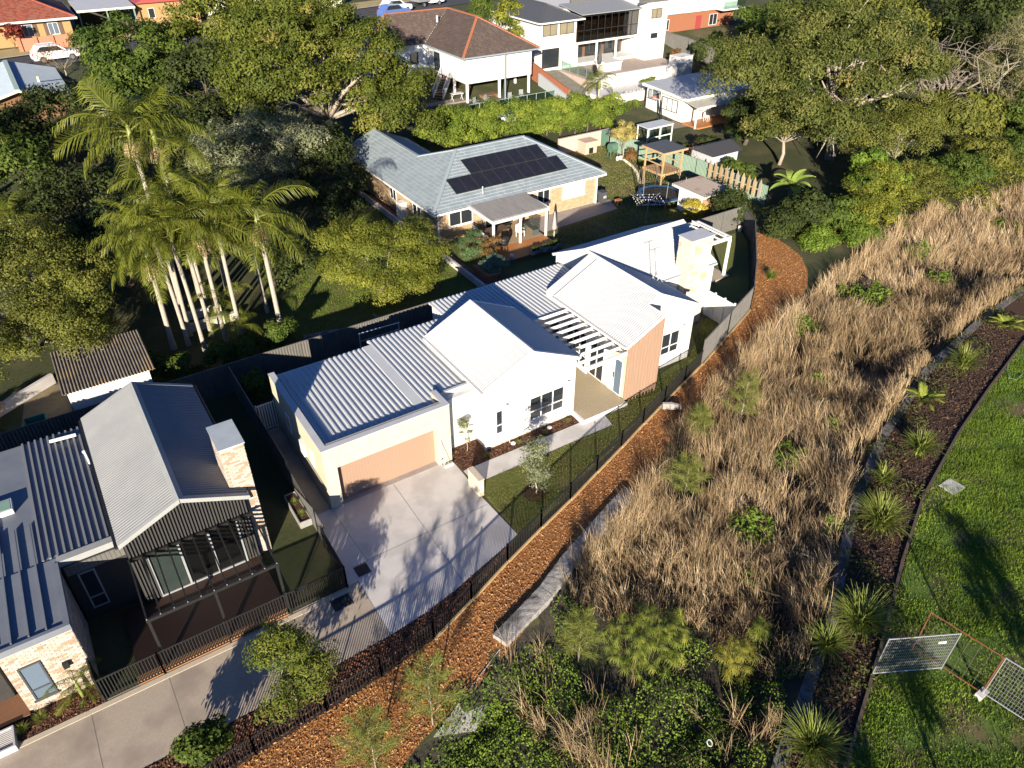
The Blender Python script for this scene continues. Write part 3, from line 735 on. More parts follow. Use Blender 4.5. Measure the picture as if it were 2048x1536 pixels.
for i, (x0,x1_,y0,y1_,lab) in enumerate(((-.55,.0,-4.14,-3.58,'black drain grate set in the grey drive'),(-1.97,-1.22,-5.2,-4.62,'black drain grate set in the tan drive'))):
    t = thing('drain_grate', lab, 'drain', (x0,y0,0), 'drain grates in the drive')
    part(t, 'frame', MB().box(x0,x1_,y0,y1_,.021,.03), blackmetal)
    y = y0+.03
    while y < y1_-.03: part(t, 'grate_bar', MB().box(x0+.02,x1_-.02,y,y+.035,.03,.045), darkgrey); y += .07
t = thing('broom', 'white broom leaning on the right garage pier', 'broom', (5.6,-.2,0))
part(t, 'handle', MB().tube([(5.72,-.32,.12),(5.52,-.03,1.5)], .014, 6), mat('broom_handle',(.25,.27,.3)))
part(t, 'brush', MB().box(5.5,5.95,-.38,-.28,.03,.14), trimw)
t = thing('wall_tap', 'small grey garden tap at the foot of the right garage pier', 'tap', (5.45,-.1,0))
part(t, 'pipe', MB().tube([(5.45,-.08,.03),(5.45,-.08,.35),(5.45,-.16,.42),(5.45,-.2,.33)], .025, 6), mat('grey_pvc', (.3,.32,.34)))
part(t, 'base', MB().lathe([(.05,0),(.05,.03)], (5.45,-.08,.021)), mat('grey_pvc', (.3,.32,.34)))
t = thing('garden_light', 'small white ring garden light in the mulch bed below the narrow window', 'light', (9.15,-.62,0))
part(t, 'ring', MB().lathe([(.05,.02),(.12,.02),(.13,.06),(.07,.08),(.05,.05)], (9.15,-.62,0.02), 12), trimw)
part(t, 'stake', MB().tube([(9.05,-.5,.02),(9.0,-.44,.4)], .012, 5), trimw)
solid('white_rock', MB().lathe([(.05,0),(.14,.03),(.12,.09),(.04,.12)], (11.35,-.6,.02), 8), trimw, 'small white rock in the mulch bed by the wide window', 'rock', loc=(11.35,-.6,0))

# ------------------------------------------------------------------ dark house on the left
K = thing('dark_house', 'black clad house with grey steel gable and brick chimney at lower left', 'house', (-8,-1,0))
gable_roof(K, -7.98, -3.31, -1.32, 7.28, 3.70, 4.74, basalt, mat('pale_grey_trim', (.30,.31,.305), (.27,.28,.275), 3, .5), gutter=blackmetal)
part(K, 'gable_wall', MB().prism([(-7.85,.0),(-3.45,.0),(-3.45,3.6),(-5.645,4.62),(-7.85,3.6)],'y',-.98,7.1), blackclad)
x = -7.82
battm = mat('charcoal_batten', (.05,.048,.046), (.04,.038,.037), 5, .7)
while x < -3.5:
    xr = -5.645; top = 3.6+(1.02*(1-abs(x-xr)/2.2)) - .05
    z0_ = 2.62 if -7.35 < x < -3.95 else .25
    piece(K, 'cladding_batten', x, x+.055, -1.06, -.98, z0_, top, battm); x += .115
dw = part(K, 'sliding_door', MB().box(-7.32,-3.98,-1.05,-.985,2.5,2.58).box(-7.32,-3.98,-1.05,-.985,.2,.27).box(-7.32,-7.26,-1.05,-.985,.27,2.5).box(-4.04,-3.98,-1.05,-.985,.27,2.5).box(-6.24,-6.16,-1.05,-.985,.27,2.5).box(-5.14,-5.06,-1.05,-.985,.27,2.5), mat('silver_frame', (.26,.275,.285), (.23,.245,.255), 3, .4))
for a, b in ((-7.26,-6.24),(-6.16,-5.14),(-5.06,-4.04)): part(dw, 'pane', MB().box(a,b,-1.01,-1.0,.27,2.5), clearglass('door_glass', (.62,.66,.66), .82))
cur = mat('white_curtain', (.34,.37,.33), (.29,.32,.29), 3, .9)
mb = MB(); xs_ = np.linspace(-7.15,-6.2,60)
for a, b in zip(xs_, xs_[1:]):
    f_ = lambda q: -.90+.035*math.sin(q*38); mb.face([(a,f_(a),.3),(b,f_(b),.3),(b,f_(b),2.45),(a,f_(a),2.45)])
# thin black sheet behind curtain and glass, standing in for the dark of the interior
part(K, 'dark_backing', MB().box(-7.3,-4.0,-.984,-.982,.2,2.6), blackclad)
part(dw, 'curtain', MB().box(-7.2,-6.26,-.996,-.99,.3,2.45), cur)
mbp = MB()
for i in range(11):
    xx = -7.2+i*.086; mbp.tube([(xx,-.985,.3),(xx,-.985,2.45)], .012, 5)
# chimney of pale brick
ch = part(K, 'chimney', MB().box(-3.85,-2.97,-.78,.75,0,5.78), mortar)
brick_course(ch, 'bricks', 'y', -.78, -3.85, -2.97, .1, 5.75, -1, bricks_pale, limit=220, seed=2)
brick_course(ch, 'bricks', 'x', -3.85, -.78, .75, 3.8, 5.75, -1, bricks_pale, limit=0, seed=3)
brick_course(ch, 'bricks', 'x', -2.97, -.78, .75, .1, 5.75, 1, bricks_pale, limit=0, seed=4)
part(ch, 'chimney_cap', MB().box(-3.9,-2.92,-.84,.81,5.782,5.83), mat('zinc_cap', (.38,.42,.45), (.33,.37,.40), 2, .45))
# flat roofs: ribbed part and front wing with standing seams
part(K, 'flat_roof', MB().box(-16,-10.45,-.1,7.6,3.0,3.12).box(-10.45,-8.0,-.1,7.6,3.0,3.12), basaltflat)
ribs(K, -10.4, -8.1, -.02, 7.62, 3.121, basalt, .235, .075, .07); ribs(K, -13.3, -11.5, 1.2, 7.62, 3.121, basalt, .235, .075, .07)
part(K, 'roof_edge', MB().box(-9.96,-8.0,-.42,-.1,2.95,3.22), mat('pale_grey_trim', (.5,.51,.5)))
part(K, 'wing_roof', MB().box(-16,-9.96,-3.36,-.1,3.0,3.16), basaltflat)
part(K, 'wing_roof_edge', MB().box(-16,-9.94,-3.5,-3.36,2.98,3.24).box(-10.12,-9.93,-3.36,-.42,2.98,3.238), basaltflat)
for xs2 in (-10.62,-11.12,-11.62,-12.12): piece(K, 'roof_seam', xs2, xs2+.05, -3.3, 2.2, 3.161, 3.25, basaltflat)
sk = part(K, 'skylight', MB().box(-12.6,-11.0,3.25,3.95,3.12,3.36), capm); part(sk, 'pane', MB().box(-12.55,-11.05,3.3,3.9,3.361,3.37), mat('green_glass', (.22,.34,.26), (.18,.3,.24), 2, .1))
for a, b, c, d in ((-8.35,-9.35,6.9,7.0),(-8.12,-8.2,4.6,5.5)):
    part(K, 'roof_duct', MB().tube([(a,c,3.28),(b,d if abs(a-b)>.5 else c,3.28)] if abs(a-b)>.5 else [(a,c,3.28),(b,d,3.28),(b-.05,d+.1,3.2)], .075, 8), trimw)
part(K, 'side_wall', MB().box(-9.9,-7.9,-.5,-.2,0,2.95).box(-16,-8,-.19,7.4,0,2.98), blackclad)
x = -9.85
while x < -8.0: piece(K, 'cladding_board', x, x+.14, -.53, -.5, 2.5, 2.94, fencegrey); x += .15
window(K, 'y', -.5, -9.56, -9.0, .55, 2.45, 1, split=.3, fm=mat('silver_frame', (.42,.44,.45)))
bw = part(K, 'brick_wall', MB().box(-12.1,-9.97,-3.45,-.6,0,2.97), mortar)
brick_course(bw, 'bricks', 'y', -3.45, -12.1, -9.97, .05, 2.95, -1, bricks_pale, holes=[(-11.85,-11.09,.42,2.3)], limit=300, seed=5)
brick_course(bw, 'bricks', 'x', -9.97, -3.45, -.6, .05, 2.95, 1, bricks_pale, limit=0, seed=6)
window(K, 'y', -3.45, -11.8, -11.14, .5, 2.22, 1, split=.3, fm=mat('charcoal_frame', (.05,.055,.06)), gm=glassb, sill=.06)
piece(K, 'wall_light', -10.66,-10.48,-3.6,-3.46,1.45,1.7, blackmetal)
lw = part(K, 'left_wing', MB().box(-16,-12.45,-2.6,-.2,0,2.97), blackclad)
dk = part(K, 'entry_deck', MB().box(-16,-12.12,-3.6,-2.6,0,.14), deckdark)
y = -3.62
while y < -2.62: piece(dk, 'deck_board', -16, -12.1, y, y+.125, .142, .175, mat('entry_deck_board', (.20,.10,.055), (.165,.08,.045), 5, .6, stretch=(.6,10,1))); y += .132
# rear deck on posts with pergola frame
dk = part(K, 'deck', MB().box(-8.75,-3.5,-4.1,-1.0,0,.17), blackclad)
y = -4.12
while y < -1.08: piece(dk, 'deck_board', -8.75, -3.48, y, y+.125, .172, .2, deckdark); y += .132
part(K, 'deck_edge', MB().box(-8.85,-3.5,-4.36,-4.12,.0,.19), mat('orange_edge', (.34,.17,.07), (.28,.13,.05), 5, .7))
pg = part(K, 'pergola', MB().box(-7.9,-3.35,-4.19,-4.1,2.55,2.68), blackmetal); part(pg, 'wall_plate', MB().box(-7.9,-3.35,-1.2,-1.1,2.6,2.72), blackmetal)
for i in range(11):
    x = -7.86+i*.445; part(pg, 'rafter', MB().bar((x,-4.1,2.64),(x,-1.15,2.72),.05,.1), blackmetal)
for x in (-7.83,-5.63,-3.43): part(pg, 'post', MB().box(x-.045,x+.045,-4.19,-4.1,0,2.55), blackmetal)
for i in range(11):
    x = -7.86+i*.445; piece(pg, 'bracket', x-.015, x+.015, -4.18, -4.14, 2.685, 2.70, capm)
t = thing('planter_box', 'grey planter box with mulch beside the lot fence', 'planter', (-1.3,.6,0))
part(t, 'box', MB().box(-1.56,-1.52,-.36,1.66,0,.36).box(-1.08,-1.04,-.36,1.66,0,.36).box(-1.52,-1.08,-.36,-.32,0,.36).box(-1.52,-1.08,1.62,1.66,0,.36), mat('grey_planter', (.26,.255,.245), (.21,.205,.2), 5, .9))
part(t, 'mulch', MB().box(-1.52,-1.08,-.32,1.62,0,.3), mulchground)
t = thing('pit_grate', 'grey framed pit grate at the lower left corner of the mulch bed', 'grate', (-12.8,-4.3,0))
part(t, 'frame', MB().box(-13.6,-12.58,-4.66,-4.6,0,.3).box(-13.6,-12.58,-3.9,-3.84,0,.3).box(-12.64,-12.58,-4.6,-3.9,0,.3), capm)
for i in range(10): part(t, 'grate_bar', MB().box(-13.6,-12.64,-4.58+i*.07,-4.55+i*.07,.2,.25), conc)

# ------------------------------------------------------------------ fences around the lots
bar_fence('tubular_fence', EDGE[1:], 1.02, blackmetal, 'long black tubular fence along the bark path below the white house', .115, .026)
tm = thing('timber_edging', 'pale timber sleeper edging under the black tubular fence', 'edging', (.6,-8.31,0))
for a, b in zip(EDGE[5:], EDGE[6:]): part(tm, 'sleeper', MB().bar((a[0]+.03,a[1]-.06,.06),(b[0]-.03,b[1]-.06,.06),.07,.16), pine)
for a, b in zip(SOLID[:2], SOLID[1:3]): part(tm, 'sleeper', MB().bar((a[0]+.03,a[1]-.08,.06),(b[0]-.03,b[1]-.08,.06),.07,.16), pine)
sheet_fence('boundary_fence', SOLID, 1.75, fencegrey, 'grey steel sheet fence around the rear corner of the white house lot')
sheet_fence('rear_fence', [(-16,11.1),(38.4,11.5)], 1.8, mat('charcoal_steel_fence', (.11,.105,.095), (.09,.087,.08), 2, .55), 'charcoal steel sheet fence running behind both new houses')
sheet_fence('lot_fence', [(-1.02,11.0),(-1.02,2.3)], 1.75, mat('charcoal_steel_fence', (.09,.088,.082)), 'dark steel sheet fence between the black house and the garage')
t = thing('slat_fence', 'weathered grey slat fence beside the planter and garage path', 'fence', (-1.0,0,0))
for i in range(34): part(t, 'paling', MB().box(-1.02,-.99,-1.9+i*.125,-1.9+i*.125+.11,.02,1.35-.02*(i<8)), fencegrey)
part(t, 'rail', MB().box(-.99,-.94,-1.9,2.3,1.0,1.08), fencegrey)
bar_fence('deck_fence', [(-9.95,-4.38),(-8.0,-4.38),(-1.12,-4.36),(-1.1,-1.9)], 1.2, blackmetal, 'black tubular fence around the deck of the dark house', .1, .034, maxbay=2.2)
sheet_fence('garden_screen', [(-10.0,-3.45),(-9.95,-4.38)], 1.4, blackmetal, 'black steel screen at the brick corner of the dark house')
# clothes hoist frame behind the garage
t = thing('laundry_frame', 'pale metal folding laundry frame on the charcoal fence behind the garage', 'laundry frame', (5.9,10.2,0))
p = lambda *a: part(t, *a)
p('top_bar', MB().tube([(5.9,10.0,1.95),(8.3,9.9,1.95)], .03, 6), trimw)
for x in (5.9,8.3): p('post', MB().tube([(x,10.0,0),(x,10.0,1.95)], .03, 6), capm)
p('rail', MB().tube([(5.9,10.0,1.45),(8.3,10.0,1.45)], .02, 6), capm)

# ------------------------------------------------------------------ cream brick house with solar panels
tiles_b = pmat('silver_tile', [(.265,.31,.335),(.235,.28,.305),(.285,.33,.35),(.25,.295,.325)], .5)
tilecap = mat('silver_tile_cap', (.26,.305,.33), (.235,.28,.30), 3, .5)
B = thing('brick_house', 'cream brick house with silver tiled hip roof and solar panels', 'house', (24,26,0))
ex0, ex1, ey0, ey1, ze, zr = 16.6, 32.4, 21.1, 32.3, 2.6, 4.8
wl = part(B, 'wall', MB().box(17.15,31.85,21.65,31.8,0,2.55).box(17.15,22.3,31.8,37.4,0,2.55), brickcream)
brick_course(wl, 'bricks', 'y', 21.65, 17.15, 31.85, .05, 2.5, -1, bricks_cream, holes=[(18.0,20.2,1.0,2.4),(25.9,27.3,1.0,2.4),(28.4,30.8,.95,2.4),(20.9,24.0,0,2.4)], limit=0, seed=11, bl=.26, bh=.095)
brick_course(wl, 'bricks', 'x', 17.15, 21.65, 37.4, .05, 2.5, -1, bricks_cream, limit=0, seed=12, bl=.26, bh=.095)
tile_plane(B, [(ex0,ey0,ze),(ex1,ey0,ze),(28.0,26.7,zr),(21.7,26.7,zr)], (ex0,ey0,ze), (ex1,ey0,ze), tiles_b, tilecap, seed=1)
tile_plane(B, [(ex1,ey0,ze),(ex1,ey1,ze),(28.0,26.7,zr)], (ex1,ey0,ze), (ex1,ey1,ze), tiles_b, tilecap, seed=2)
zw = ze+(19.7-ex0)*.4314
tile_plane(B, [(ex0,ey0,ze),(21.7,26.7,zr),(19.7,29.4,zw),(19.7,37.9,zw),(ex0,37.9,ze)], (ex0,ey0,ze), (ex0,37.9,ze), tiles_b, tilecap, seed=3)
tile_plane(B, [(22.8,27.5,ze),(22.8,37.9,ze),(19.7,37.9,zw),(19.7,28.5,zw)], (22.8,27.5,ze), (22.8,37.9,ze), tiles_b, tilecap, seed=4)
tile_plane(B, [(ex1,ey1,ze),(19.0,ey1,ze),(19.7,29.4,3.74),(21.7,26.7,zr),(28.0,26.7,zr)], (ex1,ey1,ze), (19.0,ey1,ze), tiles_b, tilecap, seed=5)
for a, b in (((21.7,26.7,zr),(28,26.7,zr)),((ex0,ey0,ze),(21.7,26.7,zr)),((ex1,ey0,ze),(28,26.7,zr)),((ex1,ey1,ze),(28,26.7,zr)),((19.7,29.2,zw),(19.7,37.9,zw)),((21.7,26.7,zr),(19.7,29.3,zw))):
    part(B, 'ridge_cap', MB().bar(Vector(a)+Vector((0,0,.05)), Vector(b)+Vector((0,0,.05)), .26, .07), tilecap)
for q in ((ex0,ex1,ey0-.1,ey0,2.42,2.56),(ex0-.1,ex0,ey0,37.9,2.42,2.56),(ex1,ex1+.1,ey0,ey1,2.42,2.56)): part(B, 'gutter', MB().box(*q), trimw)
part(B, 'soffit', MB().box(ex0+.02,ex1-.02,ey0+.02,21.66,2.4,2.44).box(31.84,ex1-.02,21.66,31.8,2.4,2.44).box(ex0+.02,17.16,21.66,37.8,2.4,2.44), trimw)
for x, y in ((17.1,21.55),(31.8,21.55)): part(B, 'downpipe', MB().box(x,x+.12,y-.06,y+.06,0,2.42), trimw)
window(B, 'y', 21.65, 18.1, 20.1, 1.1, 2.3, 2, sill=.1); window(B, 'y', 21.65, 26.0, 27.2, 1.1, 2.25, 2, sill=.1)
wd = window(B, 'y', 21.65, 28.5, 30.7, 1.05, 2.3, 2, sill=.1, gm=mat('drawn_blind', (.56,.57,.56)))
window(B, 'y', 21.65, 21.2, 23.8, .1, 2.2, 3)
window(B, 'x', 17.15, 24.2, 25.6, 1.0, 2.2, 2, out=-1); window(B, 'x', 17.15, 28.5, 29.6, 1.0, 2.2, 2, out=-1)
piece(B, 'hot_water_unit', 16.5, 17.1, 26.6, 27.3, .1, 1.6, trimw)
solar = mat('solar_cell', (.012,.013,.018), (.017,.018,.024), 2, .22)
alu = mat('black_alu', (.02,.02,.022))
nslope = Vector((0,-(zr-ze),(26.7-ey0))).normalized(); vs = Vector((0,26.7-ey0,zr-ze)).normalized()
def solar_panel(u, s, pw=1.02, ph=1.68):
    o = Vector((u,ey0,ze))+vs*s+nslope*.14; U = Vector((1,0,0))
    mb = MB(); c = [o, o+U*(pw-.02), o+U*(pw-.02)+vs*(ph-.02), o+vs*(ph-.02)]
    mb.v = [tuple(p) for p in c]+[tuple(p+nslope*.04) for p in c]; mb.f = [(3,2,1,0),(4,5,6,7),(0,1,5,4),(1,2,6,5),(2,3,7,6),(3,0,4,7)]
    sp = part(B, 'solar_panel', mb, alu)
    q = [p+nslope*.042 for p in (o+U*.03+vs*.03, o+U*(pw-.05)+vs*.03, o+U*(pw-.05)+vs*(ph-.05), o+U*.03+vs*(ph-.05))]
    part(sp, 'cells', MB().face([tuple(p) for p in q]), solar)
for i in range(7): solar_panel(21.35+i*1.02, 3.0)
for i in range(10): solar_panel(19.15+i*1.02, 1.28)
part(B, 'vent_pipe', MB().tube([(21.2,21.9,2.9),(21.2,21.9,3.5)], .05, 6), capm)
pr = part(B, 'patio_roof', MB().prism([(17.95,2.45),(18.05,2.52),(21.2,2.66),(21.2,2.56)],'x',19.6,24.4), mat('weathered_sheet', (.30,.28,.26), (.22,.205,.19), 1.4, .8, stretch=(6,.5,1)))
part(pr, 'patio_beam', MB().box(19.55,24.45,17.85,17.95,2.3,2.5).box(19.5,19.6,17.95,21.2,2.35,2.55).box(24.4,24.5,17.95,21.2,2.35,2.55), trimw)
for x in (19.7,22.0,24.3): part(pr, 'post', MB().box(x-.07,x+.07,17.95,18.09,.28,2.32), trimw)
dk = part(B, 'deck', MB().box(19.6,24.3,15.95,21.6,0,.25), mat('deck_joist', (.2,.1,.05)))
x = 19.62
while x < 24.2:
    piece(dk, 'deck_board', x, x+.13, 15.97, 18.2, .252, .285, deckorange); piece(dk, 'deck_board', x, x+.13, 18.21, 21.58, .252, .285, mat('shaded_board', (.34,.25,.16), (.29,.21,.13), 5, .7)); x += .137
part(B, 'deck_rail', MB().bar((19.55,18.3,1.1),(19.55,20.9,1.25),.05,.08).box(19.53,19.57,18.3,20.9,.35,1.1), trimw)
# deck furniture
def chair(loc, rz, m, label, name='patio_chair', slat=True):
    t = thing(name, label, 'chair', loc, rz=rz)
    part(t, 'seat', MB().box(-.25,.25,-.25,.25,.40,.44), m, local=True)
    part(t, 'backrest', MB().prism([(-.25,.44),(.25,.44),(.25,.95),(-.25,.95)],'y',.24,.28), m, local=True)
    for x in (-.22,.22):
        for y in (-.22,.22): part(t, 'leg', MB().bar((x,y,0),(x,y,.41),.04), m, local=True)
        part(t, 'arm', MB().bar((x,-.24,.62),(x,.26,.64),.04,.03), m, local=True)
    return t
chair((22.6,18.9,.29), .4, trimw, 'white folding chair on the brick house deck')
t = thing('outdoor_table', 'dark outdoor table under the patio roof', 'table', (20.9,19.6,.29))
part(t, 'table_top', MB().box(-.9,.9,-.5,.5,.7,.75), mat('dark_timber', (.10,.07,.05)), local=True)
for x in (-.8,.8):
    for y in (-.4,.4): part(t, 'leg', MB().box(x-.04,x+.04,y-.04,y+.04,0,.7), mat('dark_timber', (.10,.07,.05)), local=True)
t = thing('garden_bench', 'dark slatted bench at the right end of the patio', 'bench', (23.75,19.2,.29), rz=PI/2*.95)
bm_ = mat('bench_green', (.05,.06,.055))
for i in range(4): part(t, 'seat_slat', MB().box(-.75,.75,-.25+i*.12,-.16+i*.12,.42,.45), bm_, local=True)
for i in range(4): part(t, 'back_slat', MB().box(-.75,.75,-.28,-.25,.52+i*.12,.6+i*.12), bm_, local=True)
for x in (-.7,.7): part(t, 'leg', MB().box(x-.03,x+.03,-.27,.22,0,.42), bm_, local=True)
t = thing('barbecue', 'black kettle barbecue at the left edge of the deck', 'barbecue', (20.15,17.4,.29))
part(t, 'bowl', MB().lathe([(.02,.45),(.3,.55),(.42,.8),(.42,.86)], n=16), blackmetal, True, True); part(t, 'lid', MB().lathe([(.43,.87),(.38,1.05),(.22,1.18),(.03,1.22)], n=16), blackmetal, True, True)
for q in range(3): a = q*2.1; part(t, 'leg', MB().bar((.35*math.cos(a),.35*math.sin(a),0),(.2*math.cos(a),.2*math.sin(a),.6),.03), blackmetal, local=True)
t = thing('folded_umbrella', 'closed grey garden umbrella beside the patio corner', 'umbrella', (24.7,17.5,0))
part(t, 'pole', MB().tube([(0,0,0),(0,0,2.3)], .025, 6), trimw, local=True); part(t, 'canopy', MB().lathe([(.16,.85),(.2,1.0),(.13,1.6),(.06,2.15),(.02,2.3)], n=10), mat('grey_canvas', (.30,.26,.25)), True, True)
for i, x in enumerate((21.9,22.9,23.7)):
    lab = ('left planter trough of herbs on the front edge of the orange deck','middle planter trough of herbs on the front edge of the orange deck','right planter trough of herbs on the front edge of the orange deck')[i]
    t = thing('deck_planter', lab, 'planter', (x,15.9,.29), 'planter troughs on the deck edge')
    part(t, 'trough', MB().box(-.42,.42,-.18,.18,0,.3), concold, local=True)
    r_ = np.random.default_rng(i)
t = thing('white_bucket', 'white bucket on the deck corner by the blue conifer', 'bucket', (20.0,16.1,.29)); part(t, 'pail', MB().lathe([(.12,0),(.16,.3),(.14,.3),(.11,.03)], n=12), trimw, True, True); part(t, 'handle', MB().tube([(-.15,0,.3),(0,0,.4),(.15,0,.3)], .008, 5), capm, local=True)
t = thing('wheelie_bin', 'dark grey wheelie bin with white number at the brick house corner', 'bin', (32.35,21.3,0))
binm = mat('bin_plastic', (.05,.055,.06))
part(t, 'body', MB().prism([(-.24,.1),(.24,.1),(.3,.95),(-.3,.95)],'y',-.3,.3), binm, local=True); part(t, 'lid', MB().box(-.31,.31,-.33,.33,.951,1.02), binm, local=True)
for x in (-.26,.26): part(t, 'wheel', MB().tube([(x-.03,.25,.1),(x+.03,.25,.1)], .1, 10), blackmetal, local=True)
part(t, 'number', MB().box(-.1,-.06,-.325,-.322,.5,.7).box(-.02,.02,-.325,-.322,.5,.7).box(-.06,-.02,-.325,-.322,.58,.62).box(.05,.16,-.325,-.322,.5,.54).box(.05,.16,-.325,-.322,.66,.7).box(.12,.16,-.325,-.322,.54,.66), trimw, local=True)
t = thing('timber_stool', 'small orange timber stool on the lawn by the wheelie bin', 'stool', (33.2,20.2,0)); part(t, 'seat', MB().box(-.25,.25,-.2,.2,.42,.48), deckorange, local=True)
for x in (-.2,.2):
    for y in (-.15,.15): part(t, 'leg', MB().box(x-.04,x+.04,y-.04,y+.04,0,.42), deckorange, local=True)
t = thing('clothes_hoist', 'silver rotary clothes hoist with pegged lines on the lawn', 'clothes line', (32.6,16.1,0))
gal = mat('galvanised', (.42,.43,.44), (.36,.37,.38), 3, .4, metal=.6)
part(t, 'pole', MB().tube([(0,0,0),(0,0,1.9)], .03, 6), gal, local=True)
for q in range(4):
    a = q*PI/2+.3; part(t, 'arm', MB().tube([(0,0,1.6),(1.7*math.cos(a),1.7*math.sin(a),2.0)], .018, 5), gal, local=True)
for rr in (.7,1.1,1.5):
    pts = [(rr*math.cos(q*PI/2+.3),rr*math.sin(q*PI/2+.3),1.6+.4*rr/1.7) for q in range(5)]; part(t, 'line', MB().tube(pts, .006, 4), gal, local=True)
    for q in range(4):
        for g in (.2,.35,.6,.8):
            a = Vector(pts[q]).lerp(Vector(pts[q+1]), g); part(t, 'peg', MB().box(a.x-.02,a.x+.02,a.y-.01,a.y+.01,a.z-.07,a.z+.02), trimw, local=True)
# side retaining wall and brick edging path of the brick house
t = thing('garden_retaining_wall', 'low pale retaining wall with brick path left of the brick house', 'wall', (16.3,20,0))
part(t, 'wall', MB().box(16.1,16.28,12.4,34,0,.45), conc)
for i in range(30): part(t, 'paver', MB().box(16.3,17.0,12.4+i*.7,13.05+i*.7,.02,.05), mat('red_paver', (.30,.13,.08), (.23,.095,.06), 6, .9))
t = thing('brick_planter', 'low red brick planter wall in the shade by the retaining wall', 'planter', (17.0,15.2,0)); part(t, 'wall', MB().box(16.9,17.7,14.2,14.45,0,.5).box(16.9,17.15,14.45,16.3,0,.5), mat('red_brick', (.33,.13,.07), (.27,.10,.055), 8, .9)); part(t, 'capping', MB().box(16.87,17.73,14.17,14.48,.502,.55).box(16.87,17.18,14.48,16.33,.502,.55), mat('red_brick', (.33,.13,.07)))
# timber log edging of the middle lawn
t = thing('log_edging', 'weathered timber log edging at the foot of the middle lawn', 'edging', (7,13,0))
for a, b in (((4.0,14.3),(6.0,13.85)),((6.0,13.8),(8.6,13.3))): part(t, 'log', MB().tube([(*a,.12),(*b,.13)], .13, 8), concold)
t = thing('stump', 'split grey tree stump at the end of the log edging', 'stump', (8.9,13.2,0)); part(t, 'trunk', MB().tube([(0,0,0),(.05,0,.35),(.1,.02,.55)], [.32,.26,.18], 9), barkgrey, local=True); part(t, 'root', MB().tube([(0,0,.15),(-.4,.3,.3),(-.6,.5,.7)], [.15,.1,.04], 7), barkgrey, local=True)

# ------------------------------------------------------------------ yard of the brick house: cubby, trampoline, shed, fences
t = thing('cubby_tower', 'pine cubby tower with grey roof and raised platform', 'playhouse', (38.9,21.3,0))
cx0, cx1, cy0, cy1 = 37.9, 40.0, 20.3, 22.5
for x in (cx0,cx1):
    for y in (cy0,cy1): part(t, 'post', MB().box(x-.06,x+.06,y-.06,y+.06,0,3.45), pine)
part(t, 'roof', MB().prism([(cy0-.25,3.45),(cy1+.25,3.45),(cy1+.25,3.55),(cy0-.25,3.55)],'x',cx0-.3,cx1+.3), mat('grey_ply_roof', (.09,.095,.11), (.075,.08,.09), 3, .7))
part(t, 'roof_edge', MB().box(cx0-.32,cx1+.32,cy0-.3,cy0-.26,3.38,3.54).box(cx0-.35,cx0-.31,cy0-.25,cy1+.25,3.38,3.54), pine)
y = cy0-.1
while y < cy1: part(t, 'floor_board', MB().box(cx0-.1,cx1+.1,y,y+.135,1.66,1.7), mat('cubby_floor', (.42,.26,.13), (.36,.22,.11), 4, .8)); y += .145
part(t, 'floor_beam', MB().box(cx0-.12,cx1+.12,cy0-.16,cy0-.11,1.5,1.7).box(cx0-.16,cx0-.11,cy0-.1,cy1+.1,1.5,1.7), pine)
for z in (2.2,2.75): part(t, 'rail', MB().box(cx1-.03,cx1+.03,cy0+.07,cy1-.07,z,z+.09), pine); part(t, 'rail', MB().box(cx0+.07,cx1-.07,cy1-.03,cy1+.03,z,z+.09), pine)
part(t, 'rail', MB().box(cx0-.03,cx0+.03,cy0+.07,cy1-.07,2.3,2.39), pine)
for x, y in ((cx0,cy0),(cx1,cy0)): part(t, 'brace', MB().bar((x,y,1.1),(x+(.5 if x==cx0 else -.5),y,1.55),.06), pine)
t = thing('trampoline', 'round trampoline with blue pad and black safety net on the lawn', 'trampoline', (36.6,18.9,0))
bl = mat('blue_pad', (.02,.16,.34), (.018,.13,.3), 3, .5); net = mat('black_net', (.02,.02,.02))
n = 24; R0, R1 = 1.55, 1.9; mb = MB()
for i in range(n):
    a, b = 2*PI*i/n, 2*PI*(i+1)/n
    mb.face([(R0*math.cos(a),R0*math.sin(a),.72),(R1*math.cos(a),R1*math.sin(a),.72),(R1*math.cos(b),R1*math.sin(b),.72),(R0*math.cos(b),R0*math.sin(b),.72)])
part(t, 'pad', mb, bl, local=True); part(t, 'bed', MB().face([(R0*math.cos(2*PI*i/n),R0*math.sin(2*PI*i/n),.70) for i in range(n)]), net, local=True)
part(t, 'rim', MB().tube([(R1*math.cos(2*PI*i/n),R1*math.sin(2*PI*i/n),.69) for i in range(n+1)], .025, 6), gal, local=True)
for i in range(6):
    a = 2*PI*i/6; x, y = R1*math.cos(a), R1*math.sin(a); part(t, 'net_pole', MB().tube([(x,y,0),(x*1.04,y*1.04,2.4)], .025, 6), gal, local=True)
mb = MB()
for i in range(48):
    a = 2*PI*i/48; mb.bar((1.86*math.cos(a),1.86*math.sin(a),.75),(1.86*math.cos(a),1.86*math.sin(a),2.3),.012)
for z in np.linspace(.9,2.3,9): mb.tube([(1.86*math.cos(2*PI*i/24),1.86*math.sin(2*PI*i/24),z) for i in range(25)], .006, 4)
part(t, 'safety_net', mb, net, local=True, kind='stuff')
t = thing('garden_shed', 'small timber shed with rusty flat steel roof by the grey fence', 'shed', (38,15.7,0))
part(t, 'wall', MB().box(36.75,39.1,14.35,17.0,0,1.95), mat('ply_wall', (.34,.22,.12), (.29,.185,.10), 2, .85)); part(t, 'end_wall', MB().box(36.7,36.748,14.4,16.95,0,1.93), trimw)
part(t, 'roof', MB().prism([(13.95,1.98),(17.4,2.08),(17.4,2.12),(13.95,2.02)],'x',36.3,39.45), mat('rusty_sheet', (.30,.26,.23), (.26,.22,.2), 3, .8, c3=(.25,.07,.03), s3=.8, lo3=.56, hi3=.6))
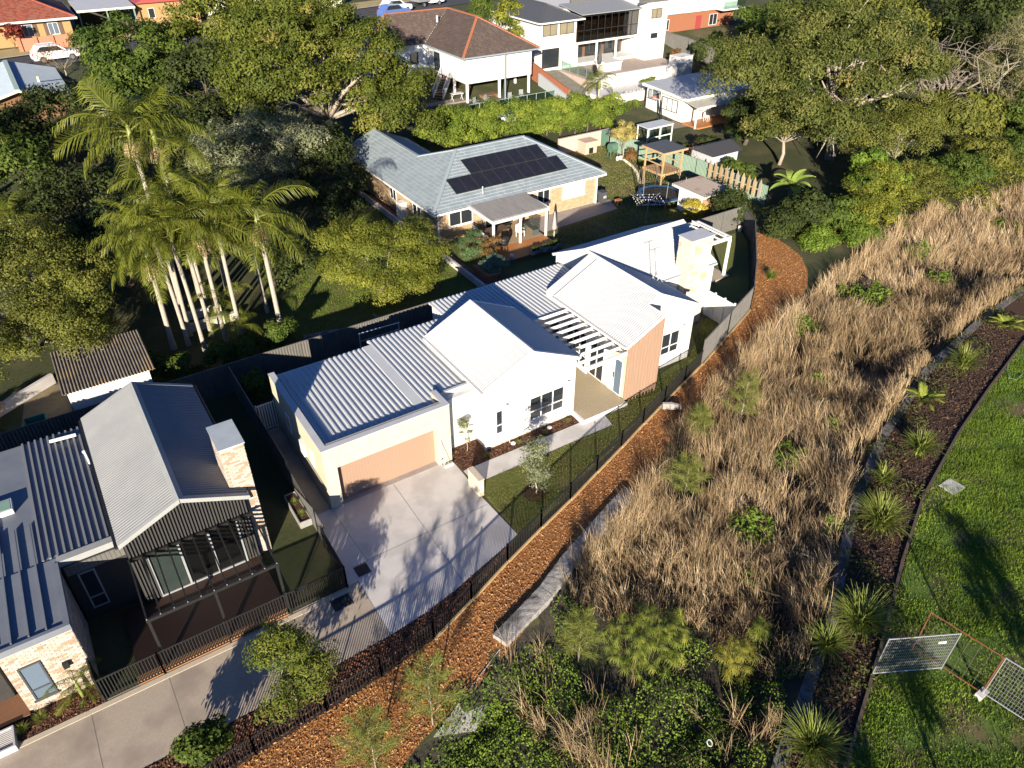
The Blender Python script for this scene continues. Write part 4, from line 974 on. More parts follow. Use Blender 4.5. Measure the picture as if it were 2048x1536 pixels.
part(t, 'fascia', MB().box(36.3,39.45,13.9,13.948,1.86,2.02).box(36.25,36.298,13.95,17.4,1.9,2.1), trimw)
part(t, 'door', MB().box(36.66,36.698,15.0,15.8,0,1.8), trimw)
for xr in np.arange(36.4,39.4,.2): piece(t, 'roof_rib', xr, xr+.03, 13.97, 17.38, 2.03, 2.11, mat('rusty_sheet', (.30,.26,.23)), rot=(.029,0,0))
sheet_fence('green_fence', [(41.3,31.2),(42.4,27.2),(43.2,21.5),(43.2,13.5)], 1.7, fencegreen, 'pale green steel fence behind the cubby tower')
t = thing('picket_row', 'row of pointed timber pickets standing above the green fence', 'fence', (42.9,17,0))
pk = pmat('picket_timber', [(.36,.25,.14),(.32,.21,.11),(.40,.29,.17),(.30,.26,.21)], .8)
for i in range(10):
    y = 14.0+i*.62; part(t, 'picket', MB().prism([(y-.14,.6),(y+.14,.6),(y+.14,1.75),(y,2.15),(y-.14,1.75)],'x',42.85,42.9), pk)
part(t, 'rail', MB().box(42.9,42.95,13.8,19.9,1.2,1.3), pine)
solid('water_bucket', MB().lathe([(.13,0),(.17,.38),(.19,.42),(.14,.45)], (37.6,11.0,.02), 12), trimw, 'white tub at the fence in the rear lawn corner', 'tub', loc=(37.6,11.0,0))
solid('terracotta_pot', MB().lathe([(.15,0),(.24,.3),(.26,.36),(.2,.36),(.18,.1)], (38.0,11.05,.02), 12), mat('terracotta', (.36,.13,.06)), 'terracotta pot next to the white tub at the fence', 'pot', loc=(38.0,11.05,0))
t = thing('dog_kennel', 'pink stone kennel box by the block wall under the hedge', 'kennel', (39.3,32.2,0)); km = mat('kennel', (.52,.36,.28), (.46,.32,.25), 4, .9)
part(t, 'wall', MB().box(-.7,.7,-.6,.6,0,1.1), km, local=True); part(t, 'roof', MB().box(-.8,.8,-.7,.7,1.102,1.2), km, local=True); part(t, 'opening', MB().box(-.25,.25,-.63,-.602,.05,.6), blackmetal, local=True)
t = thing('compost_bin', 'green compost tumbler on legs beside the green fence', 'compost bin', (40.3,29.6,0)); gp = mat('green_plastic', (.07,.14,.10))
part(t, 'drum', MB().tube([(-.35,0,1.0),(.35,0,1.0)], .42, 14), gp, local=True)
for x in (-.4,.4): part(t, 'leg', MB().bar((x,-.35,0),(x,0,1.0),.05).bar((x,.35,0),(x,0,1.0),.05), gp, local=True)
for i, x in enumerate((40.2,40.6)): solid('white_drum', MB().lathe([(.14,0),(.17,.2),(.14,.36),(.04,.38)], (x,28.7,.02), 10), trimw, ('left','right')[i]+' of the two white drums below the compost tumbler', 'drum', 'white drums', True, (x,28.7,0))
t = thing('garden_stone_edge', 'curved pale stone edging around the lawn garden bed', 'edging', (38,27,0)); rs = random.Random(4)
for i in range(26):
    a = i/25; x = 40.9-3.0*a+.6*math.sin(a*3); y = 29.2-6.2*a; part(t, 'stone', MB().lathe([(.05,0),(rs.uniform(.13,.2),.05),(.1,.16),(.03,.18)], (x,y,0), 7), scol)
t = thing('block_wall', 'low pink block wall with green gate under the hedge', 'wall', (41,32.6,0)); part(t, 'wall', MB().box(36.5,42.9,33.0,33.25,0,1.5), mat('pink_block', (.52,.40,.33), (.44,.33,.27), 3, .95, .01, 10)); part(t, 'gate', MB().box(41.6,42.5,32.9,32.99,0,1.5), gp)

# ------------------------------------------------------------------ raised white house with brown tiles
tiles_r = pmat('brown_tile', [(.095,.068,.056),(.08,.057,.047),(.11,.08,.064),(.088,.062,.052)], .8)
terra = mat('terracotta_cap', (.33,.125,.065), (.27,.10,.05), 6, .8)
Wh = thing('raised_house', 'white weatherboard house on posts with brown tiled roof and orange ridges', 'house', (40,53,1))
zf, ze2, zp = 3.35, 6.2, 9.0
part(Wh, 'wall', MB().box(35.65,44.15,49.0,57.6,zf,6.12), white)
part(Wh, 'wing_wall', MB().box(28.5,35.65,57.5,64,2.6,6.1), mat('pale_blue_board', (.62,.66,.70), (.57,.61,.66), 2, .8))
part(Wh, 'wing_base', MB().box(28.6,35.6,57.6,63.9,.8,2.59), mat('red_brick_base', (.30,.13,.08), (.24,.10,.06), 6, .9))
part(Wh, 'under_wall', MB().box(35.8,44,54.5,57.4,.5,3.34), mat('dark_brick_base', (.16,.09,.06), (.12,.07,.05), 5, .9))
for x, y in ((35.85,49.2),(43.95,49.2),(40,49.2),(35.85,52),(43.95,52)): part(Wh, 'post', MB().box(x-.11,x+.11,y-.11,y+.11,.4,3.34), trimw)
for z in np.arange(zf+.15, 6.1, .22):
    part(Wh, 'weatherboard', MB().box(35.62,44.18,48.96,49.0,z,z+.03), white)
A0, A1, A2 = (35.0,48.3,ze2),(44.7,48.3,ze2),(39.9,53.5,zp)
Rb = (39.9,60.3,zp)
tile_plane(Wh, [A0,A1,A2], A0, A1, tiles_r, tilecap, seed=21)
tile_plane(Wh, [A0,(35.0,57.0,ze2),Rb,A2], A0, (35.0,57.0,ze2), tiles_r, tilecap, seed=22)
tile_plane(Wh, [A1,(44.7,64.5,ze2),Rb,A2], A1, (44.7,64.5,ze2), tiles_r, tilecap, seed=23)
tile_plane(Wh, [(27.9,57.0,ze2),(35.0,57.0,ze2),Rb,(32.0,60.3,9.0)], (27.9,57.0,ze2), (35.0,57.0,ze2), tiles_r, tilecap, seed=24)
part(Wh, 'rear_roof', MB().face([Rb,(32.0,60.3,9.0),(27.9,64.5,ze2),(44.7,64.5,ze2)]).face([(32.0,60.3,9.0),(27.9,57.0,ze2),(27.9,64.5,ze2)]), tilecap)
for a, b in ((A0,A2),(A1,A2),(A2,Rb),(Rb,(32.0,60.3,9.0)),((27.9,57.0,ze2),(32.0,60.3,9.0))):
    a, b = Vector(a), Vector(b); n = max(1, int((b-a).length/.42))
    for i in range(n):
        p0, p1 = a.lerp(b, i/n), a.lerp(b, (i+.96)/n); part(Wh, 'ridge_tile', MB().bar(p0+Vector((0,0,.07)), p1+Vector((0,0,.05)), .3, .1), terra)
part(Wh, 'valley', MB().bar((35.0,57.0,ze2+.04), Vector(Rb)+Vector((0,0,.02)), .12, .03), capm)
part(Wh, 'gutter', MB().box(34.95,44.75,48.2,48.3,6.05,6.18).box(34.9,35.0,48.3,57,6.05,6.18).box(44.7,44.8,48.3,57,6.05,6.18), mat('bluegrey_gutter', (.22,.26,.30)))
for x0 in (36.9,38.9,41.0,43.0): window(Wh, 'y', 48.955, x0, x0+.5, 4.5, 5.75, 1, gm=mat('drawn_blind2', (.55,.53,.48)))
window(Wh, 'y', 57.5, 33.2, 34.4, 4.0, 5.4, 1, gm=glassd); window(Wh, 'x', 35.65, 54.6, 56.2, 3.5, 5.6, 1, out=-1)
part(Wh, 'downpipe', MB().box(40.1,40.22,48.2,48.32,.9,6.1), mat('bluegrey_gutter', (.22,.26,.30)))
sk = part(Wh, 'skylight', MB().prism([(0,0),(1.0,0),(1.0,.12),(0,.12)],'y',0,1), trimw)
sk.location = (34.6-40, 58.6-53, 7.3-1); sk.rotation_euler = (rad(35),0,0)
part(Wh, 'roof_vent', MB().tube([(37.5,58.4,8.0),(37.5,58.4,8.7)], .12, 8), capm)
st = part(Wh, 'stairs', MB().bar((32.9,51.6,1.7),(35.2,53.8,3.3),.08,.25).bar((33.7,50.8,1.7),(36.0,53.0,3.3),.08,.25), trimw)
for i in range(8):
    f_ = i/8; part(st, 'step', MB().bar((32.95+2.3*f_,51.6+2.2*f_,1.8+1.55*f_),(33.7+2.3*f_,50.85+2.2*f_,1.8+1.55*f_),.26,.05), mat('step_timber', (.2,.12,.08)))
for dx, dy in ((0,0),(.8,-.8)):
    part(st, 'handrail', MB().bar((32.9+dx,51.6+dy,2.7),(35.2+dx,53.8+dy,4.3),.06,.08), trimw)
    for i in range(9): f_ = i/8; part(st, 'baluster', MB().bar((32.9+dx+2.3*f_,51.6+dy+2.2*f_,1.8+1.6*f_),(32.9+dx+2.3*f_,51.6+dy+2.2*f_,2.7+1.6*f_),.05), trimw)
# pool terrace in front of it
structure('pool_terrace', MB().box(33.6,45.4,44.9,49.4,.0,1.0), mat('terrace_paving', (.45,.36,.27), (.38,.30,.23), 3, .9))
structure('rear_paving', MB().box(31.0,36.5,49.42,54,.4,1.6), mat('old_paving', (.22,.185,.16), (.17,.14,.12), 2, .95))
t = thing('pool', 'blue above ground pool with timber deck behind the hedge', 'pool', (39.5,43.6,0))
part(t, 'pool_shell', MB().prism([(36.2,43.0),(37.6,42.4),(40.4,42.3),(42.2,43.0),(42.6,44.2),(41.5,44.8),(37.2,44.8),(36.0,44.1)],'z',.0,1.18), trimw)
part(t, 'water', MB().face([(36.5,43.1,1.19),(37.7,42.6,1.19),(40.3,42.5,1.19),(42.0,43.1,1.19),(42.3,44.1,1.19),(41.4,44.6,1.19),(37.3,44.6,1.19),(36.3,44.0,1.19)]), mat('pool_water', (.10,.24,.27), (.08,.2,.23), 2, .05))
part(t, 'timber_wall', MB().box(33.6,36.0,42.6,42.75,.0,1.3).box(33.6,33.75,42.75,44.88,.0,1.3), mat('brown_paling', (.24,.13,.07), (.2,.1,.06), 5, .85))
part(t, 'ladder', MB().tube([(36.5,43.2,1.1),(36.5,43.2,1.95),(36.5,42.7,1.95),(36.5,42.6,.4)], .04, 6).tube([(36.95,43.2,1.1),(36.95,43.2,1.95),(36.95,42.7,1.95),(36.95,42.6,.4)], .04, 6), trimw)
pf = thing('glass_pool_fence', 'pale green glass pool fence under the raised white house', 'fence', (39.5,46,1))
gg = clearglass('green_glass_panel', (.80,.90,.86), .9)
for i in range(9):
    x0 = 34.0+i*1.22; part(pf, 'glass_panel', MB().box(x0+.03,x0+1.19,45.6,45.62,1.05,2.2), gg); part(pf, 'post', MB().box(x0-.03,x0+.03,45.58,45.64,1.0,2.25), mat('green_post', (.2,.28,.26)))
part(pf, 'top_rail', MB().box(34,45,45.585,45.635,2.2,2.24), mat('green_post', (.2,.28,.26)))
rs = random.Random(6)
for i, (x, y) in enumerate(((36.6,48.6),(38.2,48.9),(40.9,48.2),(42.6,48.6))):
    chair((x,y,1.0), rs.uniform(-.6,.6), mat('steel_chair', (.2,.22,.22)), ('first','second','third','last')[i]+' metal chair from the left under the raised white house', 'terrace_chair')['group'] = 'metal chairs under the raised house'
t = thing('terrace_table', 'brown timber table under the raised white house', 'table', (38.9,49.7,1.0)); part(t, 'table_top', MB().box(-1,1,-.5,.5,.7,.76), mat('dark_timber2', (.2,.11,.07)), local=True)
for x in (-.9,.9): part(t, 'leg', MB().box(x-.05,x+.05,-.4,.4,0,.7), mat('dark_timber2', (.2,.11,.07)), local=True)
t = thing('white_side_table', 'white folding table beside the barbecue at the stairs', 'table', (35.0,50.0,1.6)); part(t, 'table_top', MB().box(-.7,.7,-.35,.35,.7,.74), trimw, local=True)
for x in (-.6,.6): part(t, 'leg', MB().bar((x,-.3,0),(x,.3,.7),.04).bar((x,.3,0),(x,-.3,.7),.04), trimw, local=True)

# ------------------------------------------------------------------ modern white house up the slope
Mo = thing('modern_house', 'large white two storey house with dark hip roof and glazed balcony', 'house', (56,55,2))
part(Mo, 'wall', MB().box(48.6,53.7,53.4,66,1.2,7.75), white)
part(Mo, 'wall', MB().box(53.7,66.2,56.2,68,1.2,8.3), white)
part(Mo, 'tower_wall', MB().box(63.4,66.6,51.5,60,1.2,8.8), white)
part(Mo, 'balcony_slab', MB().box(53.7,63.4,53.2,56.2,4.75,5.0).box(53.7,63.4,53.4,56.2,2.2,2.55), white)
drk = mat('charcoal_tile', (.075,.08,.09), (.06,.065,.075), 6, .6)
a0,a1,a2,a3,ap = (47.9,52.8,7.7),(54.4,52.8,7.7),(54.4,66,7.7),(47.9,66,7.7),(51.1,56.2,9.1)
ap2 = (51.1,62.6,9.1)
for nm, f in (('f',[a0,a1,ap]),('r',[a1,a2,ap2,ap]),('l',[a3,a0,ap,ap2]),('b',[a2,a3,ap2])): part(Mo, 'roof_plane', MB().face(f), drk)
for a, b in ((a0,ap),(a1,ap),(ap,ap2)): part(Mo, 'hip_cap', MB().bar(Vector(a)+Vector((0,0,.03)),Vector(b)+Vector((0,0,.03)),.25,.06), drk)
part(Mo, 'gutter', MB().box(47.85,54.45,52.68,52.8,7.56,7.72).box(47.78,47.9,52.8,66,7.56,7.72), trimw)
part(Mo, 'balcony_roof', MB().prism([(52.6,8.05),(57.5,8.6),(57.5,8.68),(52.6,8.13)],'x',53.9,63.6), mat('grey_skillion', (.26,.27,.28), (.22,.23,.24), 3, .6))
part(Mo, 'roof_parapet', MB().box(56,62,57.6,58.0,8.3,9.0).box(62,66.6,51.6,51.9,8.802,9.15), mat('dark_parapet', (.12,.115,.11), (.09,.088,.085), 3, .7))
for x0, x1_ in ((48.75,50.85),(51.2,53.3)): window(Mo, 'y', 53.4, x0, x1_, 6.1, 7.35, 2, fm=blackmetal, gm=mat('beige_blind', (.22,.195,.13), (.18,.16,.11), 1, .5))
window(Mo, 'y', 53.4, 48.7, 51.2, 2.55, 4.7, 2, fm=blackmetal)
gl = part(Mo, 'balcony_glazing', MB().box(53.75,63.4,53.3,53.36,7.75,7.95).box(53.75,63.4,53.3,53.36,6.2,6.28).box(53.75,63.4,53.3,53.36,5.0,5.08), blackmetal)
for i in range(10):
    x = 53.75+i*1.07; part(gl, 'mullion', MB().box(x-.04,x+.04,53.3,53.36,5.08,7.75), blackmetal)
    if i < 9: part(gl, 'pane', MB().box(x+.04,x+1.03,53.32,53.33,5.08,7.75), clearglass('balcony_glass', (.5,.5,.5), .85))
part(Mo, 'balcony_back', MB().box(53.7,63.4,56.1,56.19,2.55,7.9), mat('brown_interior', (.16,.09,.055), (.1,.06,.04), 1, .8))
for i in range(4): x = 53.9+i*3.1; part(Mo, 'column', MB().box(x-.1,x+.1,53.3,53.5,2.55,4.75), trimw)
for i in range(3): x = 54.0+i*3.1; part(Mo, 'sliding_door', MB().box(x+.2,x+2.8,55.98,56.08,2.56,4.6), glassd)
window(Mo, 'y', 51.5, 63.9, 65.6, 7.0, 8.1, 2, fm=blackmetal, gm=mat('beige_blind', (.36,.32,.22))); window(Mo, 'y', 51.5, 64.1, 65.2, 4.7, 5.3, 1, fm=blackmetal)
# terrace and walls below it
structure('upper_terrace', MB().box(51.0,66.4,46.1,53.38,-.5,2.2), mat('terrace_stone', (.40,.32,.27), (.33,.27,.23), 2, .9))
t = thing('terrace_wall', 'tall white rendered retaining wall below the modern house', 'wall', (58,45.9,1)); part(t, 'wall', MB().box(50.8,66.3,45.8,46.08,.2,2.75).box(64.2,66.5,46.09,47.8,.2,3.4), white); part(t, 'coping', MB().box(50.75,66.35,45.75,46.13,2.752,2.8), trimw)
t = thing('lower_terrace_wall', 'lower white wall with rock garden edge beside the studio', 'wall', (55,42.3,0)); part(t, 'wall', MB().box(49.6,60.5,42.3,42.6,-.1,1.5), white); rs = random.Random(2)
for i in range(22): part(t, 'rock', MB().lathe([(.08,0),(rs.uniform(.14,.26),.06),(.1,.22),(.03,.26)], (49.9+i*.48,42.75+rs.uniform(-.1,.2),1.4), 7), concold)
part(t, 'garden', MB().box(49.6,60.5,42.61,45.79,.0,1.42), white)
t = thing('spa', 'white stacked spa block on the upper terrace', 'spa', (56.5,50.3,2.2)); part(t, 'tub', MB().box(-1.2,1.2,-1.0,1.0,0,.9), trimw, local=True); part(t, 'rim', MB().box(-1.3,1.3,-1.1,1.1,.902,1.0), trimw, local=True)
t = thing('terrace_umbrella', 'closed dark umbrella in front of the modern house', 'umbrella', (54.5,49.6,2.2)); part(t, 'pole', MB().tube([(0,0,0),(0,0,2.6)], .03, 6), gal, local=True); part(t, 'canopy', MB().lathe([(.2,1.0),(.26,1.3),(.18,2.0),(.05,2.7)], n=10), mat('dark_canvas', (.06,.06,.065)), True, True)
t = thing('deck_chair', 'dark reclining chair at the left edge of the upper terrace', 'chair', (53.0,48.0,2.2)); part(t, 'seat', MB().box(-.3,.3,-.5,.3,.35,.42), blackmetal, local=True); part(t, 'backrest', MB().bar((0,.3,.4),(0,.7,1.15),.6,.06), blackmetal, local=True); part(t, 'leg', MB().box(-.3,-.26,-.45,-.4,0,.35).box(.26,.3,-.45,-.4,0,.35).box(-.3,.3,.25,.3,0,.35), blackmetal, local=True)
t = thing('glass_balustrade', 'clear glass balustrade at the left of the upper terrace', 'balustrade', (51.4,50,2.2))
for i in range(4): part(t, 'glass_panel', MB().box(51.4,51.43,46.6+i*1.6,48.1+i*1.6,2.3,3.3), gg); part(t, 'post', MB().box(51.38,51.45,48.12+i*1.6,48.18+i*1.6,2.2,3.35), gal)
# ramp and terracotta wall between the two houses
structure('ramp', MB().face([(46.9,45.0,.9),(50.7,45.2,1.0),(51.0,54,2.35),(48.0,54,2.35)]).face([(46.9,45.0,-.3),(46.9,45.0,.9),(48.0,54,2.35),(48.0,54,.3)]), mat('mossy_concrete', (.20,.19,.16), (.14,.135,.11), 1.5, .95))
t = thing('ramp_wall', 'terracotta coloured wall with white coping beside the ramp', 'wall', (46.5,49,1))
part(t, 'wall', MB().prism([(45.0,.3),(53.6,.3),(53.6,4.0),(45.0,2.2)],'x',46.5,46.75), mat('terracotta_render', (.27,.10,.055), (.23,.085,.045), 2, .9)); part(t, 'lower_wall', MB().prism([(44.2,.0),(50.5,.0),(50.5,2.9),(44.2,1.4)],'x',46.2,46.45), mat('grey_ramp_wall', (.30,.33,.35))); part(t, 'coping', MB().bar((46.85,44.4,1.3),(46.85,53.0,2.9),.2,.2), trimw)
sheet_fence('upper_fence', [(71.5,57.5),(71.0,51.5),(69.0,45.0)], 2.1, fencegrey, 'tall grey steel fence right of the modern house', base=2.0)

# ------------------------------------------------------------------ studio, greenhouse, hoop
Stu = thing('studio', 'small white weatherboard studio with flat pale roof and porch', 'studio', (58,36,0))
part(Stu, 'wall', MB().box(53.9,63.5,34.0,40.2,0,2.5), white)
for z in np.arange(.2,2.5,.2): part(Stu, 'weatherboard', MB().box(53.86,53.9,34.0,40.2,z,z+.03), white)
part(Stu, 'roof', MB().prism([(33.6,2.62),(40.6,2.9),(40.6,2.98),(33.6,2.7)],'x',53.5,64.0), mat('pale_grey_sheet', (.40,.42,.45), (.36,.38,.41), 1, .6))
part(Stu, 'fascia', MB().box(53.5,64.0,33.5,33.6,2.45,2.7).prism([(33.6,2.4),(40.6,2.68),(40.6,2.95),(33.6,2.66)],'x',53.42,53.5), trimw)
window(Stu, 'x', 53.86, 35.2, 37.6, .8, 2.1, 3, out=-1, fm=blackmetal, gm=mat('studio_blind', (.6,.6,.58))); part(Stu, 'door', MB().box(54.4,55.3,33.96,34.0,.1,2.1), mat('pale_door', (.6,.58,.54)))
for x0 in (56.0,57.9): window(Stu, 'y', 34.0, x0, x0+.7, 1.0, 2.1, 1, fm=blackmetal, gm=mat('studio_blind', (.6,.6,.58)))
pr = part(Stu, 'porch_roof', MB().prism([(31.9,2.1),(33.6,2.35),(33.6,2.42),(31.9,2.17)],'x',53.4,60.4), mat('porch_sheet', (.42,.40,.33), (.34,.33,.28), 3, .6)); part(pr, 'beam', MB().box(53.4,60.4,31.85,31.95,1.98,2.15), trimw)
for x in (53.5,60.2): part(pr, 'post', MB().box(x-.07,x+.07,31.9,32.04,0,2.0), trimw)
part(Stu, 'porch_deck', MB().box(53.6,61.5,31.6,33.99,0,.15), deckorange)
chair((56.2,33.0,.15), .3, trimw, 'white plastic chair on the studio porch', 'porch_chair')
t = thing('greenhouse', 'white framed glazed cold house in front of the studio', 'greenhouse', (46.6,30.7,0))
for x in (45.0,46.6,48.2):
    for y in (30.0,31.5): part(t, 'post', MB().box(x-.05,x+.05,y-.05,y+.05,0,1.8), trimw)
for z in (.9,1.8): part(t, 'rail', MB().box(45.06,48.14,29.96,30.04,z-.05,z+.05), trimw)
part(t, 'roof', MB().box(44.9,48.3,29.9,31.6,1.86,1.92), mat('poly_sheet', (.5,.53,.55), (.44,.47,.49), 3, .4)); part(t, 'glazing', MB().box(45.06,48.14,30.0,30.02,.1,1.74), gg)
t = thing('basketball_hoop', 'black basketball hoop stand beside the studio', 'basketball hoop', (52.4,36.4,0))
part(t, 'pole', MB().bar((52.6,36.4,.1),(52.2,36.2,3.0),.12), blackmetal); part(t, 'brace', MB().bar((53.0,36.5,.1),(52.2,36.2,2.6),.08), blackmetal); part(t, 'base', MB().box(52.3,53.3,36.0,36.8,0,.2), blackmetal)
part(t, 'backboard', MB().box(51.5,51.54,35.5,36.8,2.5,3.4), clearglass('backboard', (.85,.88,.9), .8)); part(t, 'backboard_frame', MB().box(51.49,51.55,35.45,35.5,2.5,3.4).box(51.49,51.55,36.8,36.85,2.5,3.4).box(51.49,51.55,35.5,36.8,3.4,3.45).box(51.49,51.55,35.5,36.8,2.45,2.5), trimw)
part(t, 'rim', MB().tube([(51.2+.24*math.cos(a),36.15+.24*math.sin(a),2.7) for a in np.linspace(0,2*PI,13)], .025, 5), mat('orange_rim', (.6,.12,.04))); part(t, 'arm', MB().bar((52.2,36.2,2.9),(51.55,36.15,2.9),.06), blackmetal)
sheet('studio_paving', [(48.5,33.5),(53.6,33.0),(53.8,42.2),(49.6,42.2)], .012, mat('brown_paving', (.26,.20,.14), (.2,.16,.12), 2, .95))
t = thing('dark_garden_shed', 'low shed with black roof behind the green fence', 'shed', (45.8,22,0)); part(t, 'wall', MB().box(44.4,47.6,20.8,23.4,0,1.9), capm); part(t, 'roof', MB().prism([(20.5,1.9),(23.7,1.9),(22.1,2.5)],'x',44.1,47.9), mat('black_roof', (.04,.042,.05)))

# ------------------------------------------------------------------ blue and brick house at the top edge
t = thing('blue_house', 'pale blue and white house on a red brick base at the top edge', 'house', (80,61,3))
part(t, 'brick_base', MB().box(73.6,88,59.8,68,1.5,5.4), mat('orange_brick', (.27,.11,.06), (.23,.09,.045), 6, .9)); part(t, 'white_wall', MB().box(77.5,88,59.4,68,5.41,10.5), white); part(t, 'blue_wall', MB().box(73.5,77.49,59.5,68,5.41,10.5), mat('pale_blue', (.34,.43,.51), (.30,.39,.47), 2, .7))
for x in np.arange(73.6,77.4,.3): part(t, 'cladding_batten', MB().box(x,x+.05,59.46,59.5,5.41,10.5), mat('pale_blue', (.34,.43,.51)))
window(t, 'y', 59.4, 79.6, 81.4, 6.8, 9.2, 2, gm=glassd); window(t, 'y', 59.8, 83.0, 84.6, 3.3, 4.8, 2); part(t, 'door', MB().box(80.3,81.4,59.76,59.8,2.6,4.8), mat('red_door', (.25,.04,.04))); window(t, 'y', 59.8, 74.6, 75.1, 3.4, 4.8, 1)
part(t, 'balcony', MB().box(83.6,88,57.8,59.38,5.4,5.6), trimw); part(t, 'balustrade', MB().box(83.6,88,57.8,57.85,5.6,6.7), gg); part(t, 'roof', MB().box(73,88.5,58.6,68.4,10.51,10.7), capm)
# ------------------------------------------------------------------ houses at the top left
t = thing('red_roof_house', 'yellow brick house with red tiled roof at the top left corner', 'house', (-3,90,5))
yb = mat('yellow_brick', (.36,.225,.10), (.31,.19,.085), 7, .9)
part(t, 'wall', MB().box(-14,2.9,87.0,98,4.6,7.6), yb)
tr = pmat('red_tile', [(.23,.06,.036),(.19,.048,.028),(.27,.075,.045),(.22,.09,.06)], .85)
tile_plane(t, [(-15,86.2,7.7),(3.6,86.2,7.7),(-2.4,92.6,10.2),(-9,92.6,10.2)], (-15,86.2,7.7), (3.6,86.2,7.7), tr, tilecap, seed=31)
tile_plane(t, [(3.6,86.2,7.7),(3.6,99,7.7),(-2.4,92.6,10.2)], (3.6,86.2,7.7), (3.6,99,7.7), tr, tilecap, seed=32)
part(t, 'gutter', MB().box(-15,3.7,86.05,86.2,7.5,7.72).box(3.6,3.72,86.2,99,7.5,7.72), trimw); part(t, 'hip_cap', MB().bar((3.6,86.2,7.78),(-2.4,92.6,10.28),.25,.08), mat('red_cap', (.3,.08,.05)))
for x0 in (-2.3,.4):
    wdw = window(t, 'y', 87.0, x0, x0+1.1, 5.9, 7.2, 2, gm=glassb)
    for s in (-.42,1.15): part(wdw, 'shutter', MB().box(x0+s,x0+s+.4,86.93,87.0,5.85,7.25), mat('brown_shutter', (.10,.065,.05)))
t = thing('street_fence', 'reddish brown panel fence with brick piers in front of the yellow brick house', 'fence', (0,83.5,5))
for i in range(4):
    x0 = -3.2+i*1.7; part(t, 'pier', MB().box(x0-.2,x0+.2,83.2,83.6,4.8,6.5), mat('brown_brick', (.34,.17,.10), (.28,.14,.08), 6, .9))
    if i < 3: part(t, 'panel', MB().box(x0+.2,x0+1.5,83.35,83.42,4.9,6.35), mat('redbrown_panel', (.36,.16,.10)))
t = thing('carport', 'pale roofed carport beside the red tiled house', 'carport', (8,92,5))
part(t, 'roof', MB().prism([(90.3,7.6),(97,8.0),(97,8.1),(90.3,7.72)],'x',4.2,11), capm); part(t, 'fascia', MB().box(4.2,11,90.2,90.3,7.5,7.75), mat('green_fascia', (.5,.52,.45)))
for x in (4.4,7.6,10.8): part(t, 'post', MB().box(x-.08,x+.08,90.3,90.46,4.9,7.6), mat('green_post2', (.16,.24,.2)))
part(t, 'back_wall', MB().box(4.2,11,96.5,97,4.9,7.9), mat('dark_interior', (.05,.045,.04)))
t = thing('far_brick_house', 'yellow brick house with red gable roof behind the carport', 'house', (14,93,5)); part(t, 'wall', MB().box(11.6,19,91.5,100,4.8,7.9), yb); part(t, 'roof', MB().prism([(11.2,7.85),(19.4,7.85),(15.3,10)],'y',91,100.5), mat('maroon_roof', (.3,.06,.06), (.25,.05,.05), 4, .7)); window(t, 'y', 91.5, 12.6, 13.4, 6.0, 7.2, 1)
t = thing('white_far_house', 'long low house with grey roof glimpsed through the tall tree at the top', 'house', (27,98,5)); part(t, 'wall', MB().box(20.5,40,93,102,4.8,7.8), white); part(t, 'roof', MB().prism([(92.3,7.8),(102.7,7.8),(97.5,10.2)],'x',20,40.5), mat('maroon_roof', (.3,.06,.06)))
Bl = thing('blue_roof_house', 'house with pale blue steel gable roof behind the palms on the left', 'house', (-5,65,4))
br = mat('pale_blue_roof', (.31,.37,.43), (.28,.335,.39), 1, .5)
part(Bl, 'wall', MB().prism([(-9.4,2.5),(-1.3,2.5),(-1.3,4.85),(-5.35,5.9),(-9.4,4.85)],'y',60.2,73), mat('brown_gable', (.17,.09,.045), (.14,.075,.038), 4, .9))
corr_slope(Bl, 'roof_slope', (-1.0,59.4,4.9),(-1.0,73.5,4.9),(-5.3,59.4,6.05),(-5.3,73.5,6.05), br, .2, .02); corr_slope(Bl, 'roof_slope', (-9.7,59.4,4.9),(-9.7,73.5,4.9),(-5.3,59.4,6.05),(-5.3,73.5,6.05), br, .2, .02)
part(Bl, 'ridge_cap', MB().bar((-5.3,59.38,6.1),(-5.3,73.5,6.1),.4,.05), mat('green_trim', (.32,.42,.38))); part(Bl, 'barge_board', MB().prism([(-1.0,4.72),(-5.3,5.87),(-5.3,6.07),(-1.0,4.92)],'y',59.3,59.39).prism([(-9.7,4.72),(-5.31,5.87),(-5.31,6.07),(-9.7,4.92)],'y',59.3,59.39), mat('cream_trim', (.6,.57,.44)))
part(Bl, 'flue', MB().tube([(-3.2,64.5,5.3),(-3.2,64.5,6.0)], .12, 8), mat('cream_trim', (.6,.57,.44)))

